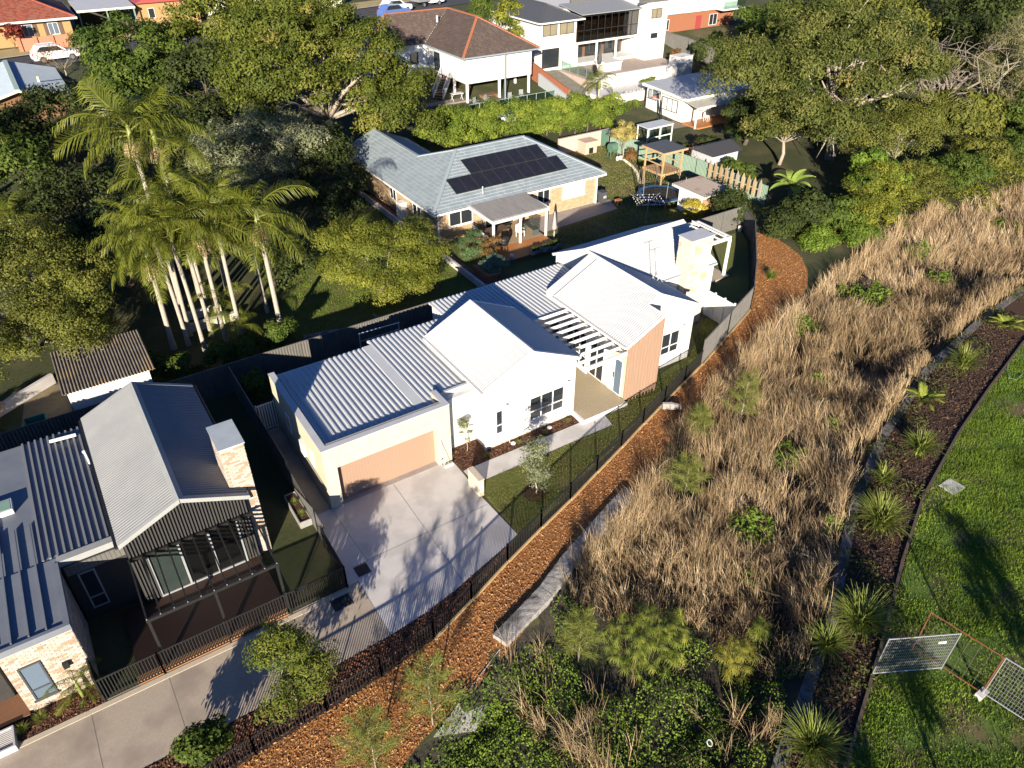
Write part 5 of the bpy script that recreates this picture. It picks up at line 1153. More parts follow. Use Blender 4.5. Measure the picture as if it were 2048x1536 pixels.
# ------------------------------------------------------------------ cars
def car(loc, rz, label, paint, kind='suv'):
    t = thing('parked_car' if kind == 'suv' else 'parked_ute', label, 'car' if kind == 'suv' else 'ute', loc, 'cars parked along the street', rz)
    if kind == 'suv':
        prof = [(-2.3,.35),(2.25,.35),(2.3,.75),(2.15,.95),(1.2,1.05),(-2.2,1.1),(-2.32,.8)]
        cab = [(1.15,1.04),(.45,1.62),(-1.6,1.68),(-2.12,1.1)]
    else:
        prof = [(-.2,.45),(2.4,.45),(2.45,.85),(2.3,1.05),(1.3,1.12),(-.2,1.12)]; cab = [(1.25,1.11),(.7,1.72),(-.15,1.75),(-.2,1.11)]
    part(t, 'body', MB().prism(prof,'y',-.9,.9), paint, local=True)
    part(t, 'cabin', MB().prism(cab,'y',-.78,.78), paint, local=True)
    def sh(p, q): c = (sum(a[0] for a in p)/4, sum(a[1] for a in p)/4); return [(c[0]+(a[0]-c[0])*q, c[1]+(a[1]-c[1])*q) for a in p]
    for s in (-1, 1):
        a, b = sorted((s*.775, s*.79)); part(t, 'side_window', MB().prism(sh(cab,.82),'y',a,b), glassd, local=True)
    f0, f1 = cab[0], cab[1]
    part(t, 'windscreen', MB().face([(f0[0]-.06+.03,-.68,f0[1]+.08),(f0[0]-.06+.03,.68,f0[1]+.08),(f1[0]+.1,.68,f1[1]-.06),(f1[0]+.1,-.68,f1[1]-.06)]), glassd, local=True)
    for x in (-1.45,1.45):
        for s in (-1,1):
            wh = part(t, 'wheel', MB().tube([(x,s*.72,.34),(x,s*.93,.34)], .34, 16), mat('tyre', (.015,.015,.015)), local=True); part(wh, 'rim', MB().tube([(x,s*.925,.34),(x,s*.945,.34)], .21, 12), mat('alloy', (.4,.4,.42), (.35,.35,.37), 3, .35, metal=.7), local=True)
    for s in (-1,1):
        part(t, 'headlight', MB().box(2.2,2.33,s*.66-.16,s*.66+.16,.72,.88), mat('lamp_glass', (.5,.52,.55), (.45,.47,.5), 3, .1), local=True); part(t, 'tail_light', MB().box(-2.34,-2.24,s*.72-.1,s*.72+.1,.8,1.05), mat('red_lens', (.3,.02,.02)), local=True)
    if kind == 'suv':
        for s in (-1,1): part(t, 'roof_rail', MB().bar((.3,s*.66,1.71),(-1.5,s*.66,1.74),.05,.05), capm, local=True)
    else:
        part(t, 'tray', MB().box(-2.5,-.25,-.95,.95,.75,.82), gal, local=True)
        for q in ((-2.5,-.25,-.95,-.92,.82,1.12),(-2.5,-.25,.92,.95,.82,1.12),(-2.5,-2.47,-.92,.92,.82,1.12),(-.3,-.25,-.92,.92,.82,1.75)): part(t, 'tray_side', MB().box(*q), gal, local=True)
    return t
wp = mat('white_car_paint', (.72,.73,.74), (.7,.71,.72), 3, .2, spec=.6)
car((-.4,76.3,z1(-.4,76.3)+.04), .12, 'white wagon parked behind the pale blue roof at the left', wp)
car((51.2,86.8,z1(51.2,86.8)+.04), .2, 'white tray ute parked on the street at the top', wp, 'ute')
car((44.6,84.2,z1(44.6,84.2)+.04), .2, 'white car parked behind the tray ute at the top', wp)
car((42.6,80.6,z1(42.6,80.6)+.04), .2, 'blue car on the street above the brown tiled roof', mat('blue_car_paint', (.08,.14,.35), (.07,.13,.33), 3, .25))

# ------------------------------------------------------------------ old shed and yard behind the dark house
t = thing('old_shed', 'old white shed with mossy fluted asbestos roof behind the dark house', 'shed', (-7,14.3,0))
part(t, 'wall', MB().box(-8.4,-4.6,12.55,16.2,0,2.1), white)
fl = mat('mossy_sheet', (.17,.145,.115), (.10,.085,.068), 2.5, .95, c3=(.20,.15,.09), s3=.7, lo3=.5, hi3=.6)
corr_slope(t, 'roof', (-8.6,12.3,2.12),(-4.3,12.3,2.12),(-8.6,16.4,2.35),(-4.3,16.4,2.35), fl, .15, .035)
sheet('concrete_yard', [(-11.2,12.0),(-8.6,12.0),(-8.5,17),(-10.4,17.5)], .02, mat('stained_concrete', (.22,.17,.10), (.15,.12,.075), 2, .95))
solid('yellow_board', MB().box(-9.62,-8.62,12.0,12.85,.0,.05).box(-9.6,-8.65,12.0,12.06,.05,.5), mat('yellow_ply', (.52,.38,.17)), 'sheet of yellow board lying by the rear fence', 'board', loc=(-9.1,12.4,0))
t = thing('green_skip', 'green sided garden tub with sticks by the rear fence', 'tub', (-10.1,13,0)); part(t, 'side', MB().box(-10.6,-9.65,12.1,12.15,0,.9).box(-10.6,-9.65,13.2,13.25,0,.9).box(-10.6,-10.55,12.15,13.2,0,.9).box(-9.7,-9.65,12.15,13.2,0,.9), mat('green_ply', (.03,.16,.11))); part(t, 'fill', MB().box(-10.55,-9.7,12.15,13.2,0,.6), mat('green_ply', (.03,.16,.11)))
t = thing('yard_wall', 'low grey concrete kerb wall in the left yard', 'wall', (-11,17,0)); part(t, 'wall', MB().bar((-14,14.2,.3),(-9.0,17.4,.3),.2,.6), conc)
t = thing('white_garden_ledge', 'pale concrete ledge among the palm trunks', 'wall', (-1,20,0)); part(t, 'ledge', MB().box(-1.8,1.4,18.7,19.0,0,.5).box(-1.2,.8,20.2,20.5,0,.5), mat('cream_ledge', (.5,.47,.36), (.42,.39,.3), 3, .9))

# ------------------------------------------------------------------ creek walls, park fence panels
t = thing('channel_wall', 'curved grey rough concrete block wall between bark path and reeds', 'wall', (6,-8.5,0))
cw = [(2.55,-9.75),(5.25,-8.88),(6.9,-8.1),(9.2,-7.25),(11.7,-6.35)]
for a, b in zip(cw, cw[1:]):
    d = (Vector(b)-Vector(a)).normalized(); n = Vector((-d.y,d.x)); mb = MB(); N_ = 14; rs = random.Random(int(a[0]*10)); rows = []
    for i in range(N_+1):
        p = Vector(a)+(Vector(b)-Vector(a))*(.004+.992*i/N_); row = []
        for o_, z in ((.32,-.75),(.32,.20),(.1,.23),(-.12,.23),(-.33,.2),(-.46,-.75)):
            q = p+n*(o_+rs.uniform(-.012,.012)); row.append((q.x,q.y,z+rs.uniform(-.008,.008)))
        rows.append(row)
    for r0, r1_ in zip(rows, rows[1:]):
        for j in range(5): mb.face([r0[j],r1_[j],r1_[j+1],r0[j+1]])
    mb.face(rows[0][::-1]); mb.face(rows[-1]); part(t, 'block', mb, concold)
structure('concrete_apron', MB().face([(2.4,-10.0,.06),(2.9,-10.6,-.55),(.2,-11.9,-.5),(-1.2,-11.6,.03),(.6,-10.8,.05)]), concold)
RB = [(3,-20.5),(7.4,-18.2),(10,-17.1),(13.5,-15.5),(16.2,-14.0),(19.2,-12.3),(24.6,-10.0),(32.2,-7.7),(40.2,-6.3),(46.5,-5.7),(60,-4.8)]
t = thing('channel_edge', 'grey concrete edge of the creek along the garden bed', 'kerb', (19,-12.5,0))
for a, b in zip(RB, RB[1:]): part(t, 'edge_slab', MB().bar((a[0]+.16,a[1]-.22,-.2),(b[0]+.16,b[1]-.22,-.2),.42,.5), mat('dark_kerb', (.15,.145,.135), (.085,.082,.075), 4, .95, .02, 20))
TE = [(3,-22.3),(9.3,-19.6),(14.4,-17.4),(18.5,-15.5),(22.6,-13.8),(28.3,-12.1),(33.5,-10.8),(39.6,-9.4),(47,-8.3),(60,-6.5)]
t = thing('park_edging', 'dark timber edging along the bright park grass', 'edging', (20,-14.8,0))
for a, b in zip(TE, TE[1:]): part(t, 'sleeper', MB().bar((a[0]+.01,a[1],.05),(b[0]-.01,b[1],.05),.11,.14), mat('dark_sleeper', (.10,.075,.055), (.07,.052,.04), 5, .9))
def mesh_panel(a, b, h, frame, wire, label, lean=(0,0), vgap=.075, hgap=.17, plate=True):
    t = thing('temporary_fence', label, 'fence', (a[0],a[1],.02)); A_ = Vector((*a,.12)); B_ = Vector((*b,.12)); up_ = Vector((lean[0],lean[1],h))
    part(t, 'frame', MB().tube([A_,B_],.022,6).tube([A_+up_,B_+up_],.022,6).tube([A_-up_*.05,A_+up_*1.02],.024,6).tube([B_-up_*.05,B_+up_*1.02],.024,6), frame)
    mb = MB(); n = int((B_-A_).length/vgap)
    for i in range(1,n): p = A_.lerp(B_, i/n); mb.bar(p, p+up_, .009)
    m_ = int(h/hgap)
    for i in range(1,m_): q = up_*(i/m_); mb.bar(A_+q, B_+q, .009)
    part(t, 'wire_mesh', mb, wire, kind='stuff')
    if plate: c = A_.lerp(B_,.8)+up_*.78; d = (B_-A_).normalized(); part(t, 'name_plate', MB().bar(c-d*.14, c+d*.14, .02, .09), trimw)
    return t
mesh_panel((12.85,-18.05),(15.1,-19.25), 1.95, gal, gal, 'silver wire mesh fence panel in front of the rusty one on the park grass')
mesh_panel((15.0,-18.2),(15.35,-20.55), 2.0, mat('rust', (.17,.055,.022), (.12,.04,.018), 8, .9), mat('thin_wire', (.10,.09,.06)), 'rusty orange framed fence panel on the park grass', vgap=.3, hgap=.4, plate=False)
mesh_panel((15.38,-20.6),(15.75,-22.95), 2.0, gal, gal, 'silver wire mesh fence panel cut by the right edge of the picture', vgap=.09)
t = thing('ballast_block', 'concrete ballast block between the rusty and silver fence panels', 'ballast', (15.36,-20.58,0)); part(t, 'block', MB().prism([(-.3,0),(.3,0),(.24,.14),(-.24,.14)],'y',-.12,.12), conc, local=True); part(t, 'clamp', MB().tube([(0,0,.14),(0,0,.4)], .04, 8), gal, local=True)
solid('pit_cover', MB().box(23.9,24.8,-14.5,-13.75,.0,.05), conc, 'square concrete pit cover set in the park grass', 'pit cover', loc=(24.3,-14.1,0))
t = thing('pale_log', 'short pale weathered log lying on the bark path by the fence', 'log', (17.6,-2.75,0)); part(t, 'trunk', MB().tube([(17.25,-2.45,.18),(17.6,-2.72,.2),(18.0,-3.05,.15)], [.2,.22,.17], 9), concold)
t = thing('hose', 'green garden hose looped on the park edging at the right', 'hose', (36,-10.4,0)); part(t, 'coil', MB().tube([(36.9,-10.0,.08),(35.9,-10.4,.1),(35.2,-10.9,.08),(35.4,-11.2,.06),(36.2,-11.1,.06)], .03, 6), mat('green_hose', (.09,.18,.15)))
solid('white_ring', MB().tube([(6.4+.09*math.cos(a),-16.6+.09*math.sin(a),-.25+.05*math.sin(a)) for a in np.linspace(0,2*PI,13)], .02, 6), capm, 'small white plastic ring among the weeds at the bottom', 'ring', loc=(6.4,-16.6,-.3))

# ------------------------------------------------------------------ plants: leaf clouds
def unit(v): return v/np.maximum(np.linalg.norm(v, axis=1, keepdims=True), 1e-9)
def leaf_quads(P, Nrm, L, Wd, r, hang=0.0):
    """one diamond leaf per point, lying roughly square to Nrm; hang pulls the tips down"""
    n = len(P); t = unit(np.cross(Nrm, r.normal(0,1,(n,3)))); t[:,2] -= hang; t = unit(t); b = unit(np.cross(Nrm, t))
    l = (L*r.uniform(.6,1.25,n))[:,None]; w_ = (Wd*r.uniform(.6,1.25,n))[:,None]
    V = np.stack([P-t*l*.5, P+b*w_*.5-t*l*.08, P+t*l*.5, P-b*w_*.5-t*l*.08],1).reshape(-1,3)
    return V, np.arange(4*n).reshape(n,4)
def clumps_on(blobs, n, r, low=-.55, shell=.55):
    vol = np.array([b[3]*b[4]+b[3]*b[5]+b[4]*b[5] for b in blobs]); pick = r.choice(len(blobs), n, p=vol/vol.sum())
    Bq = np.array(blobs)[pick]; d = unit(r.normal(0,1,(n*1,3)))
    bad = d[:,2] < low; d[bad,2] *= -1
    rr = r.uniform(shell, 1.0, (n,1))
    return Bq[:,:3]+d*Bq[:,3:]*rr, d
def cloud(blobs, ncl, per, L, Wd, cr, r, low=-.55, shell=.55, hang=.15, upb=.45, tvar=.22, flat=.7):
    """leaves gathered in lobes: each lobe a shell of leaves that face outward, with gaps between lobes"""
    ncl = max(10, int(ncl/3.0)); per = int(per*3.0); cr = cr*1.35
    Cc, D = clumps_on(blobs, ncl, r, low, shell)
    rad_ = cr*r.uniform(.5,1.3,ncl); tc_ = np.clip(r.normal(.45,tvar,ncl),0,1)
    cnt = np.maximum(8, (per*(rad_/cr)**1.7)).astype(int); idx = np.repeat(np.arange(ncl), cnt); n = len(idx)
    d = r.normal(0,1,(n,3)); d[:,2] = np.where(d[:,2] < -.5, -d[:,2]*.6, d[:,2]); d = unit(d)
    off = d*(r.random((n,1))**.28)*(1+.28*np.sin(d[:,:1]*5+idx[:,None])*np.cos(d[:,1:2]*6+2*idx[:,None])); off[:,2] *= flat
    P = Cc[idx]+off*rad_[idx][:,None]
    Nrm = unit(off*1.1+D[idx]*.25+r.normal(0,.42,(n,3))+np.array([0,0,upb*.6]))
    V, F = leaf_quads(P, Nrm, L, Wd, r, hang)
    return V, F, np.clip(tc_[idx]+r.normal(0,.15,n),0,1), Cc
def limbs(mb, base, top, targets, r0, r, twist=.25, n=7):
    base, top = np.array(base,float), np.array(top,float)
    mid = (base+top)/2+r.normal(0,twist*.6,3)*np.array([1,1,.2])
    mb.tube([base, mid, top], [r0, r0*.8, r0*.62], n)
    for q in targets:
        q = np.array(q); d = q-top; k1 = top+d*.35+r.normal(0,twist,3); k2 = top+d*.7+r.normal(0,twist,3)
        rr = r0*.5*min(1, .45+.08*np.linalg.norm(d)); mb.tube([top-(top-base)*.06, k1, k2, q], [rr, rr*.7, rr*.42, rr*.16], max(5,n-2))
        for j in range(2):
            e = k2+r.normal(0,1,3)*np.linalg.norm(d)*.22; mb.tube([k1*.4+k2*.6, (k2+e)/2+r.normal(0,twist*.3,3), e], [rr*.35, rr*.22, rr*.08], 5)
def tree(name, label, loc, blobs, ncl, per, leaf, m, bark, seed, th=2.0, tr=.25, cr=.9, nl=9, cat='tree', group=None, low=-.55, shell=.55, hang=.15, upb=.45, tvar=.22, z=None, flat=.7):
    """blobs relative to the foot: (dx,dy,dz,rx,ry,rz)"""
    r = np.random.default_rng(seed); zz = z1(*loc) if z is None else z
    t = thing(name, label, cat, (loc[0],loc[1],zz), group)
    V, F, ti, Cc = cloud(blobs, ncl, per, leaf[0], leaf[1], cr, r, low, shell, hang, upb, tvar, flat)
    V[:,2] = np.maximum(V[:,2], .03)
    link('crown' if cat == 'tree' else 'foliage', npmesh('crown', V, F, ti), m, t)
    mb = MB(); c = np.mean([b[:3] for b in blobs], axis=0); top = np.array([c[0]*.35, c[1]*.35, th])
    tg_ = Cc[Cc[:,2] > th*1.02+.1] if (Cc[:,2] > th*1.02+.1).sum() >= 4 else Cc
    tg_ = tg_[r.choice(len(tg_), min(nl,len(tg_)), replace=False)]; limbs(mb, (0,0,-.2), top, top+(tg_-top)*.86, tr, r, twist=.12*max(b[3] for b in blobs)**.6)
    part(t, 'trunk' if cat == 'tree' else 'stems', mb, bark, True, True)
    return t

L_fig = leafmat('camphor_leaf', (.040,.058,.008), (.141,.164,.023), c3=(.215,.192,.045))
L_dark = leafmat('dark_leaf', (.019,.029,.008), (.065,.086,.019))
L_mid = leafmat('mid_leaf', (.036,.065,.010), (.118,.162,.025))
L_bright = leafmat('hedge_leaf', (.062,.105,.012), (.20,.245,.03)); _unused = leafmat('bright_leaf', (.088,.132,.013), (.286,.308,.039))
L_grey = leafmat('banksia_leaf', (.072,.090,.042), (.264,.282,.156), c3=(.432,.420,.264))
L_olive = leafmat('olive_leaf', (.066,.082,.014), (.198,.204,.038))
L_euc = leafmat('gum_leaf', (.041,.057,.011), (.142,.158,.035), c3=(.218,.186,.060))
L_bottle = leafmat('bottlebrush_leaf', (.066,.094,.013), (.266,.266,.034))
L_pale = leafmat('casuarina_leaf', (.12,.115,.05), (.27,.25,.12))
L_yel = leafmat('yellow_leaf', (.25,.21,.03), (.55,.46,.06))
L_conif = leafmat('conifer_leaf', (.05,.10,.035), (.16,.25,.10))
L_blue = leafmat('blue_conifer_leaf', (.10,.17,.11), (.24,.33,.24))
L_palm = leafmat('palm_leaflet', (.049,.073,.010), (.170,.189,.025), c3=(.292,.253,.068), rough=.35)
L_sap = leafmat('casuarina_needle', (.092,.122,.020), (.245,.255,.061))
L_sedge = leafmat('sedge_leaf', (.110,.154,.017), (.330,.352,.066))
L_weed = leafmat('weed_leaf', (.057,.109,.014), (.196,.276,.034))
L_reed = leafmat('dry_reed', (.130,.088,.046), (.468,.345,.202), trans=.15, rough=.8, c3=(.650,.533,.364))
L_loma = leafmat('strap_leaf', (.084,.120,.018), (.288,.324,.072), rough=.4)
L_lawn = leafmat('grass_blade', (.072,.120,.014), (.204,.300,.030))
L_law2 = leafmat('dry_grass_blade', (.095,.115,.027), (.270,.257,.081))
L_rust = leafmat('rust_leaf', (.12,.06,.02), (.24,.14,.05))
L_red = leafmat('red_leaf', (.12,.02,.015), (.25,.05,.03))

# large trees, left and back
tree('camphor_tree', 'huge spreading tree with pale twisting limbs at the top left of centre', (17.5,43.5),
     [(-4.5,-.5,7.6,4.2,3.8,3.0),(.5,1,9.8,4.6,4.2,3.0),(4.6,-.5,8.2,4.2,3.6,2.8),(6.8,-2.5,5.6,2.8,2.6,2.2),(.8,-3.2,6.6,4.2,3.0,2.8),(-6.8,-1,5.4,2.6,3,2.2),(4.0,-4.2,4.0,2.6,2.2,1.9),(-1,4,10.8,4,3.5,2.6),(6.6,-5.2,3.4,2.6,2.4,2.0),(-3.5,6,9.5,4,3.5,2.6)],
     760, 120, (.26,.15), L_fig, barkpale, 101, th=3.6, tr=.55, cr=.95, nl=24, shell=.5, tvar=.28)
tree('shade_tree', 'dense dark green round tree between the blue roof and the palms', (4.6,57.0), [(0,0,5.2,4.6,4.0,3.6),(-1.5,-2,3.6,3.4,3,2.8),(2.6,-1.5,3.2,3.2,3,2.6)], 300, 100, (.30,.18), L_mid, barkdark, 102, cr=.85, tvar=.28)
tree('shade_tree', 'tall tree behind the huge pale limbed tree, hiding the street', (14.0,62.0), [(0,0,6.0,4.6,4.0,3.6),(5,1,6.5,4.4,4,3.4),(-4,-2,4.0,3.4,3.2,2.8),(9.5,0,5.4,3.6,3.4,3.0)], 360, 90, (.32,.18), L_fig, barkdark, 117, cr=.95, tvar=.28)
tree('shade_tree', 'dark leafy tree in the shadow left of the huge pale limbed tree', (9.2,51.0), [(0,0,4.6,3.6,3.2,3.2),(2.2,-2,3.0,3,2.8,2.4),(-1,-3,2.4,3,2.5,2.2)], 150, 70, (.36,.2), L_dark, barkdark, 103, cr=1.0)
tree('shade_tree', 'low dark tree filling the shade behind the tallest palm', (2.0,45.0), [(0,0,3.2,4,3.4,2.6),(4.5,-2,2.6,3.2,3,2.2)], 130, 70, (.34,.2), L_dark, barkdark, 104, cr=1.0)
tree('banksia_tree', 'grey green banksia with upright pale leaf tips behind the palm group', (9.0,37.0), [(0,0,4.8,4.4,3.6,2.4),(-3,-2,4.0,3,2.6,2.2),(3.4,-1.5,4.0,3,2.6,2.2),(0,-2.6,2.6,3.4,2.4,2.0)], 420, 80, (.24,.085), L_grey, barkgrey, 105, cr=.85, nl=14, upb=.8)
tree('paperbark_tree', 'wide soft olive green tree at the left edge above the old shed', (-9.6,21.5), [(0,1.0,4.2,4.4,4.0,2.8),(3.2,-.2,3.0,2.7,3.2,2.4),(-3.5,.8,4.0,3.6,3.6,2.6),(1.4,-2.8,2.2,3.0,2.2,1.7),(2.6,-4.6,2.3,1.9,1.6,1.0),(-2.4,-3.4,2.1,3.2,2.0,1.6),(1.5,4.5,3.6,3.4,2.6,2.2)], 1150, 110, (.15,.07), L_olive, barkgrey, 106, th=1.2, cr=.66, nl=12, shell=.6, flat=.6)
tree('bottlebrush_tree', 'bright green bottlebrush tree with bare grey stems on the middle lawn', (10.4,16.6), [(.2,.4,2.9,2.7,2.2,1.3),(-2.2,.8,2.3,1.7,1.5,1.1),(2.7,-.2,2.0,1.8,1.6,1.1),(.9,-1.6,1.1,2.3,1.4,1.0),(-1.2,-.6,1.6,1.6,1.3,.9),(2.8,1.6,2.7,1.6,1.4,1.1),(-1.4,2.2,3.3,1.6,1.5,1.1)], 560, 120, (.16,.05), L_bottle, barkgrey, 107, th=.7, tr=.14, cr=.6, nl=14, shell=.35)
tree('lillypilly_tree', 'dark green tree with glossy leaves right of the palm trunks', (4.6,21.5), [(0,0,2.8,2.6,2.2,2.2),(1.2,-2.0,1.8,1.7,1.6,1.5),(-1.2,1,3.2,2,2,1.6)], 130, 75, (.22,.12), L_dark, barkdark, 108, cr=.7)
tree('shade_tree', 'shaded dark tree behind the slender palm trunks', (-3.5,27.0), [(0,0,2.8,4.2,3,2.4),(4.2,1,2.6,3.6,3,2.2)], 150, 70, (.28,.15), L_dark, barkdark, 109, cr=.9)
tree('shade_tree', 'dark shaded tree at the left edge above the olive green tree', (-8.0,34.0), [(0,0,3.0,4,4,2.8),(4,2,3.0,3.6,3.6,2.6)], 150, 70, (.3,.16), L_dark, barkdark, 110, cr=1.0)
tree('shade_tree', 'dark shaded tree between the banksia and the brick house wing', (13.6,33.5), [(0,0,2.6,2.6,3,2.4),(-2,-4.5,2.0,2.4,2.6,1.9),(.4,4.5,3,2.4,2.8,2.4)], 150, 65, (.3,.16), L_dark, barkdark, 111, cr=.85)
tree('leafless_bush', 'brown dry bush in front of the white wagon at the top left', (-.4,70.2), [(0,0,1.6,2.4,1.6,1.2)], 40, 30, (.2,.06), L_rust, barkgrey, 112, th=.5, tr=.08, cr=.6, nl=20, cat='shrub')
tree('red_leaf_shrub', 'dark red leaved shrub at the top left corner wall', (-3.6,85.4), [(0,0,1.4,1.2,.9,1.3)], 40, 40, (.3,.18), L_red, barkdark, 113, th=.5, tr=.08, cr=.4, nl=5, cat='shrub')
# trees right
tree('gum_tree', 'great spreading gum tree with forked pale trunk at the upper right', (57.5,18.0),
     [(-3.5,.5,8.6,4.8,4.4,2.6),(3.6,2,9.4,5.2,4.6,2.8),(-6.8,0,6.2,3.6,3.6,2.2),(7.5,-.5,7.6,4.0,3.8,2.4),(0,-3,6.4,4.0,3.0,2.2),(-4.0,-3.6,4.4,3.6,2.8,1.9),(9.5,3,5.6,3.4,3.4,2.2),(1,5,10.8,5,4,2.4),(-8,5,8.0,4,4,2.4)],
     900, 100, (.32,.11), L_euc, barkpale, 121, th=3.8, tr=.55, cr=1.0, nl=22, shell=.4, hang=.5)
tree('wattle_tree', 'smaller grey green tree with bare lower trunk left of the great gum', (52.2,19.6), [(0,0,4.0,3.2,2.8,1.7),(-2.6,.5,3.4,2.2,2.0,1.4),(2.2,-.5,3.6,2.0,2.0,1.4)], 210, 75, (.3,.10), L_euc, barkpale, 122, th=2.2, tr=.2, cr=.75, nl=12, hang=.5)
tree('tea_tree', 'dense olive tree bulging over the grey fence right of the great gum', (59.0,12.5), [(0,0,3.4,3.6,3.0,2.6),(4.4,1.5,3.6,3.2,3.0,2.4),(-3.4,.5,2.8,2.6,2.2,2.0)], 230, 80, (.26,.08), L_olive, barkgrey, 123, th=1.4, tr=.25, cr=.8, nl=10, hang=.3)
tree('casuarina_tree', 'pale feathery casuarina at the right edge', (79.0,15.0), [(0,0,6.5,3.6,3.6,4.0),(3.5,2.5,5.5,3.2,3,3.2),(1,-2,3.5,3,2.6,2.6)], 200, 75, (.45,.05), L_pale, barkgrey, 124, cr=1.0, hang=.7)
for i, (x, y, h, rr, mm, lab) in enumerate(((76,41,5.0,5,L_mid,'leafy green tree beside the blue house'),(70,33,5.2,5,L_dark,'dark tree behind the great gum on the left side'),(84,32,6,6,L_olive,'olive tree behind the great gum on the right side'),(98,30,7,6.5,L_dark,'tall dark tree in the upper right corner'),(92,14,4.2,5,L_mid,'green tree at the right edge above the casuarina foot'),(110,20,6,7,L_mid,'distant green tree at the far right edge'),(96,46,7,7,L_dark,'dark tree at the top edge above the great gum'),(118,40,8,8,L_olive,'distant olive tree in the top right corner'),(83,50,3.2,4,L_mid,'leafy tree in the shade below the blue house balcony'),(72,48,2.0,2.6,L_dark,'dark bush at the foot of the tall grey fence'))):
    tree('bush_tree', lab, (x,y), [(0,0,h,rr,rr*.85,rr*.62),(rr*.5,-rr*.4,h*.6,rr*.65,rr*.6,rr*.5),(-rr*.5,-rr*.3,h*.65,rr*.6,rr*.6,rr*.5)], 150, 70, (.5,.22), mm, barkdark, 130+i, cr=rr*.24, nl=8)
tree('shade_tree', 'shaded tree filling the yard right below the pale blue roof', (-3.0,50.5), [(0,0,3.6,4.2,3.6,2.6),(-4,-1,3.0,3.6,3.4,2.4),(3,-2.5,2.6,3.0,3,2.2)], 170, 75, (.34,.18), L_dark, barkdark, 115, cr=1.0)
tree('shade_tree', 'leafy tree at the left edge below the pale blue roof', (-9.5,47.5), [(0,0,3.4,3.6,3.6,2.6),(2,-4,2.6,3.6,3.0,2.2)], 150, 75, (.34,.18), L_mid, barkdark, 116, cr=1.0)
# bare dead tree
t = thing('dead_tree', 'bare grey dead tree with tangled twigs right of the great gum', 'tree', (72.5,17.5,0)); r = np.random.default_rng(77); mb = MB()
tg = [np.array([r.normal(0,3.4), r.normal(0,2.4), r.uniform(4.5,9.5)]) for _ in range(26)]
limbs(mb, (0,0,-.2), (.4,0,3.2), tg, .35, r, .7)
for q in tg:
    for j in range(7):
        e = q+r.normal(0,1.3,3)*np.array([1,1,.8])-np.array([0,0,.5]); mb.tube([q*.85+np.array([.06,0,.48]), (q+e)/2+r.normal(0,.25,3), e], [.05,.03,.01], 4)
part(t, 'trunk', mb, mat('dead_wood', (.19,.16,.13), (.14,.118,.098), 4, .95), True, True)
for i, (x, y, h, rr, mm, lab) in enumerate(((66,27,6.2,4.6,L_euc,'gum crown rising behind the forked trunk of the great gum'),(76,27,6.5,5.2,L_dark,'dense dark tree directly behind the bare dead tree'),(86,22,6.0,5.0,L_dark,'dark tree between dead tree and casuarina'),(89,38,7.5,6.0,L_olive,'tall olive tree at the top right behind the dead tree'),(104,38,8.5,7.0,L_dark,'tall dark tree closing the top right corner'),(72,14.5,3.0,3.2,L_olive,'olive bush over the grey fence below the dead tree'),(80,11.5,2.6,3.4,L_mid,'green bush over the fence left of the casuarina'),(88,9.5,3.0,3.6,L_olive,'olive bush at the right edge over the fence'),(64,22,3.2,3.0,L_dark,'dark understorey bush under the great gum'),(54,25.5,2.6,2.6,L_dark,'dark bush in the shade left under the great gum'),(100,8,3.4,5.0,L_mid,'green thicket beyond the reeds at the far right'))):
    tree('bush_tree', lab, (x,y), [(0,0,h,rr,rr*.85,rr*.62),(rr*.5,-rr*.4,h*.6,rr*.65,rr*.6,rr*.5),(-rr*.5,-rr*.3,h*.65,rr*.6,rr*.6,rr*.5)], 190, 75, (.42,.18), mm, barkdark, 330+i, cr=rr*.22, nl=8)
for i, (x, y, h) in enumerate(((8.4,-25.4,4.4),(13.2,-27.4,4.8),(17.8,-29.6,5.2),(4.6,-25.6,4.2),(23.5,-31.5,5.4))):
    tree('park_tree', ('first','second','third','fourth','fifth')[i]+' slender park tree beyond the lower right corner that throws its shadow on the grass', (x,y), [(0,0,h*.72,1.1,1.1,h*.26),(.5,.2,h*.45,.8,.8,h*.16)], 60, 45, (.2,.07), L_euc, barkgrey, 350+i, th=h*.4, tr=.09, cr=.4, nl=10, group='park trees beyond the corner')
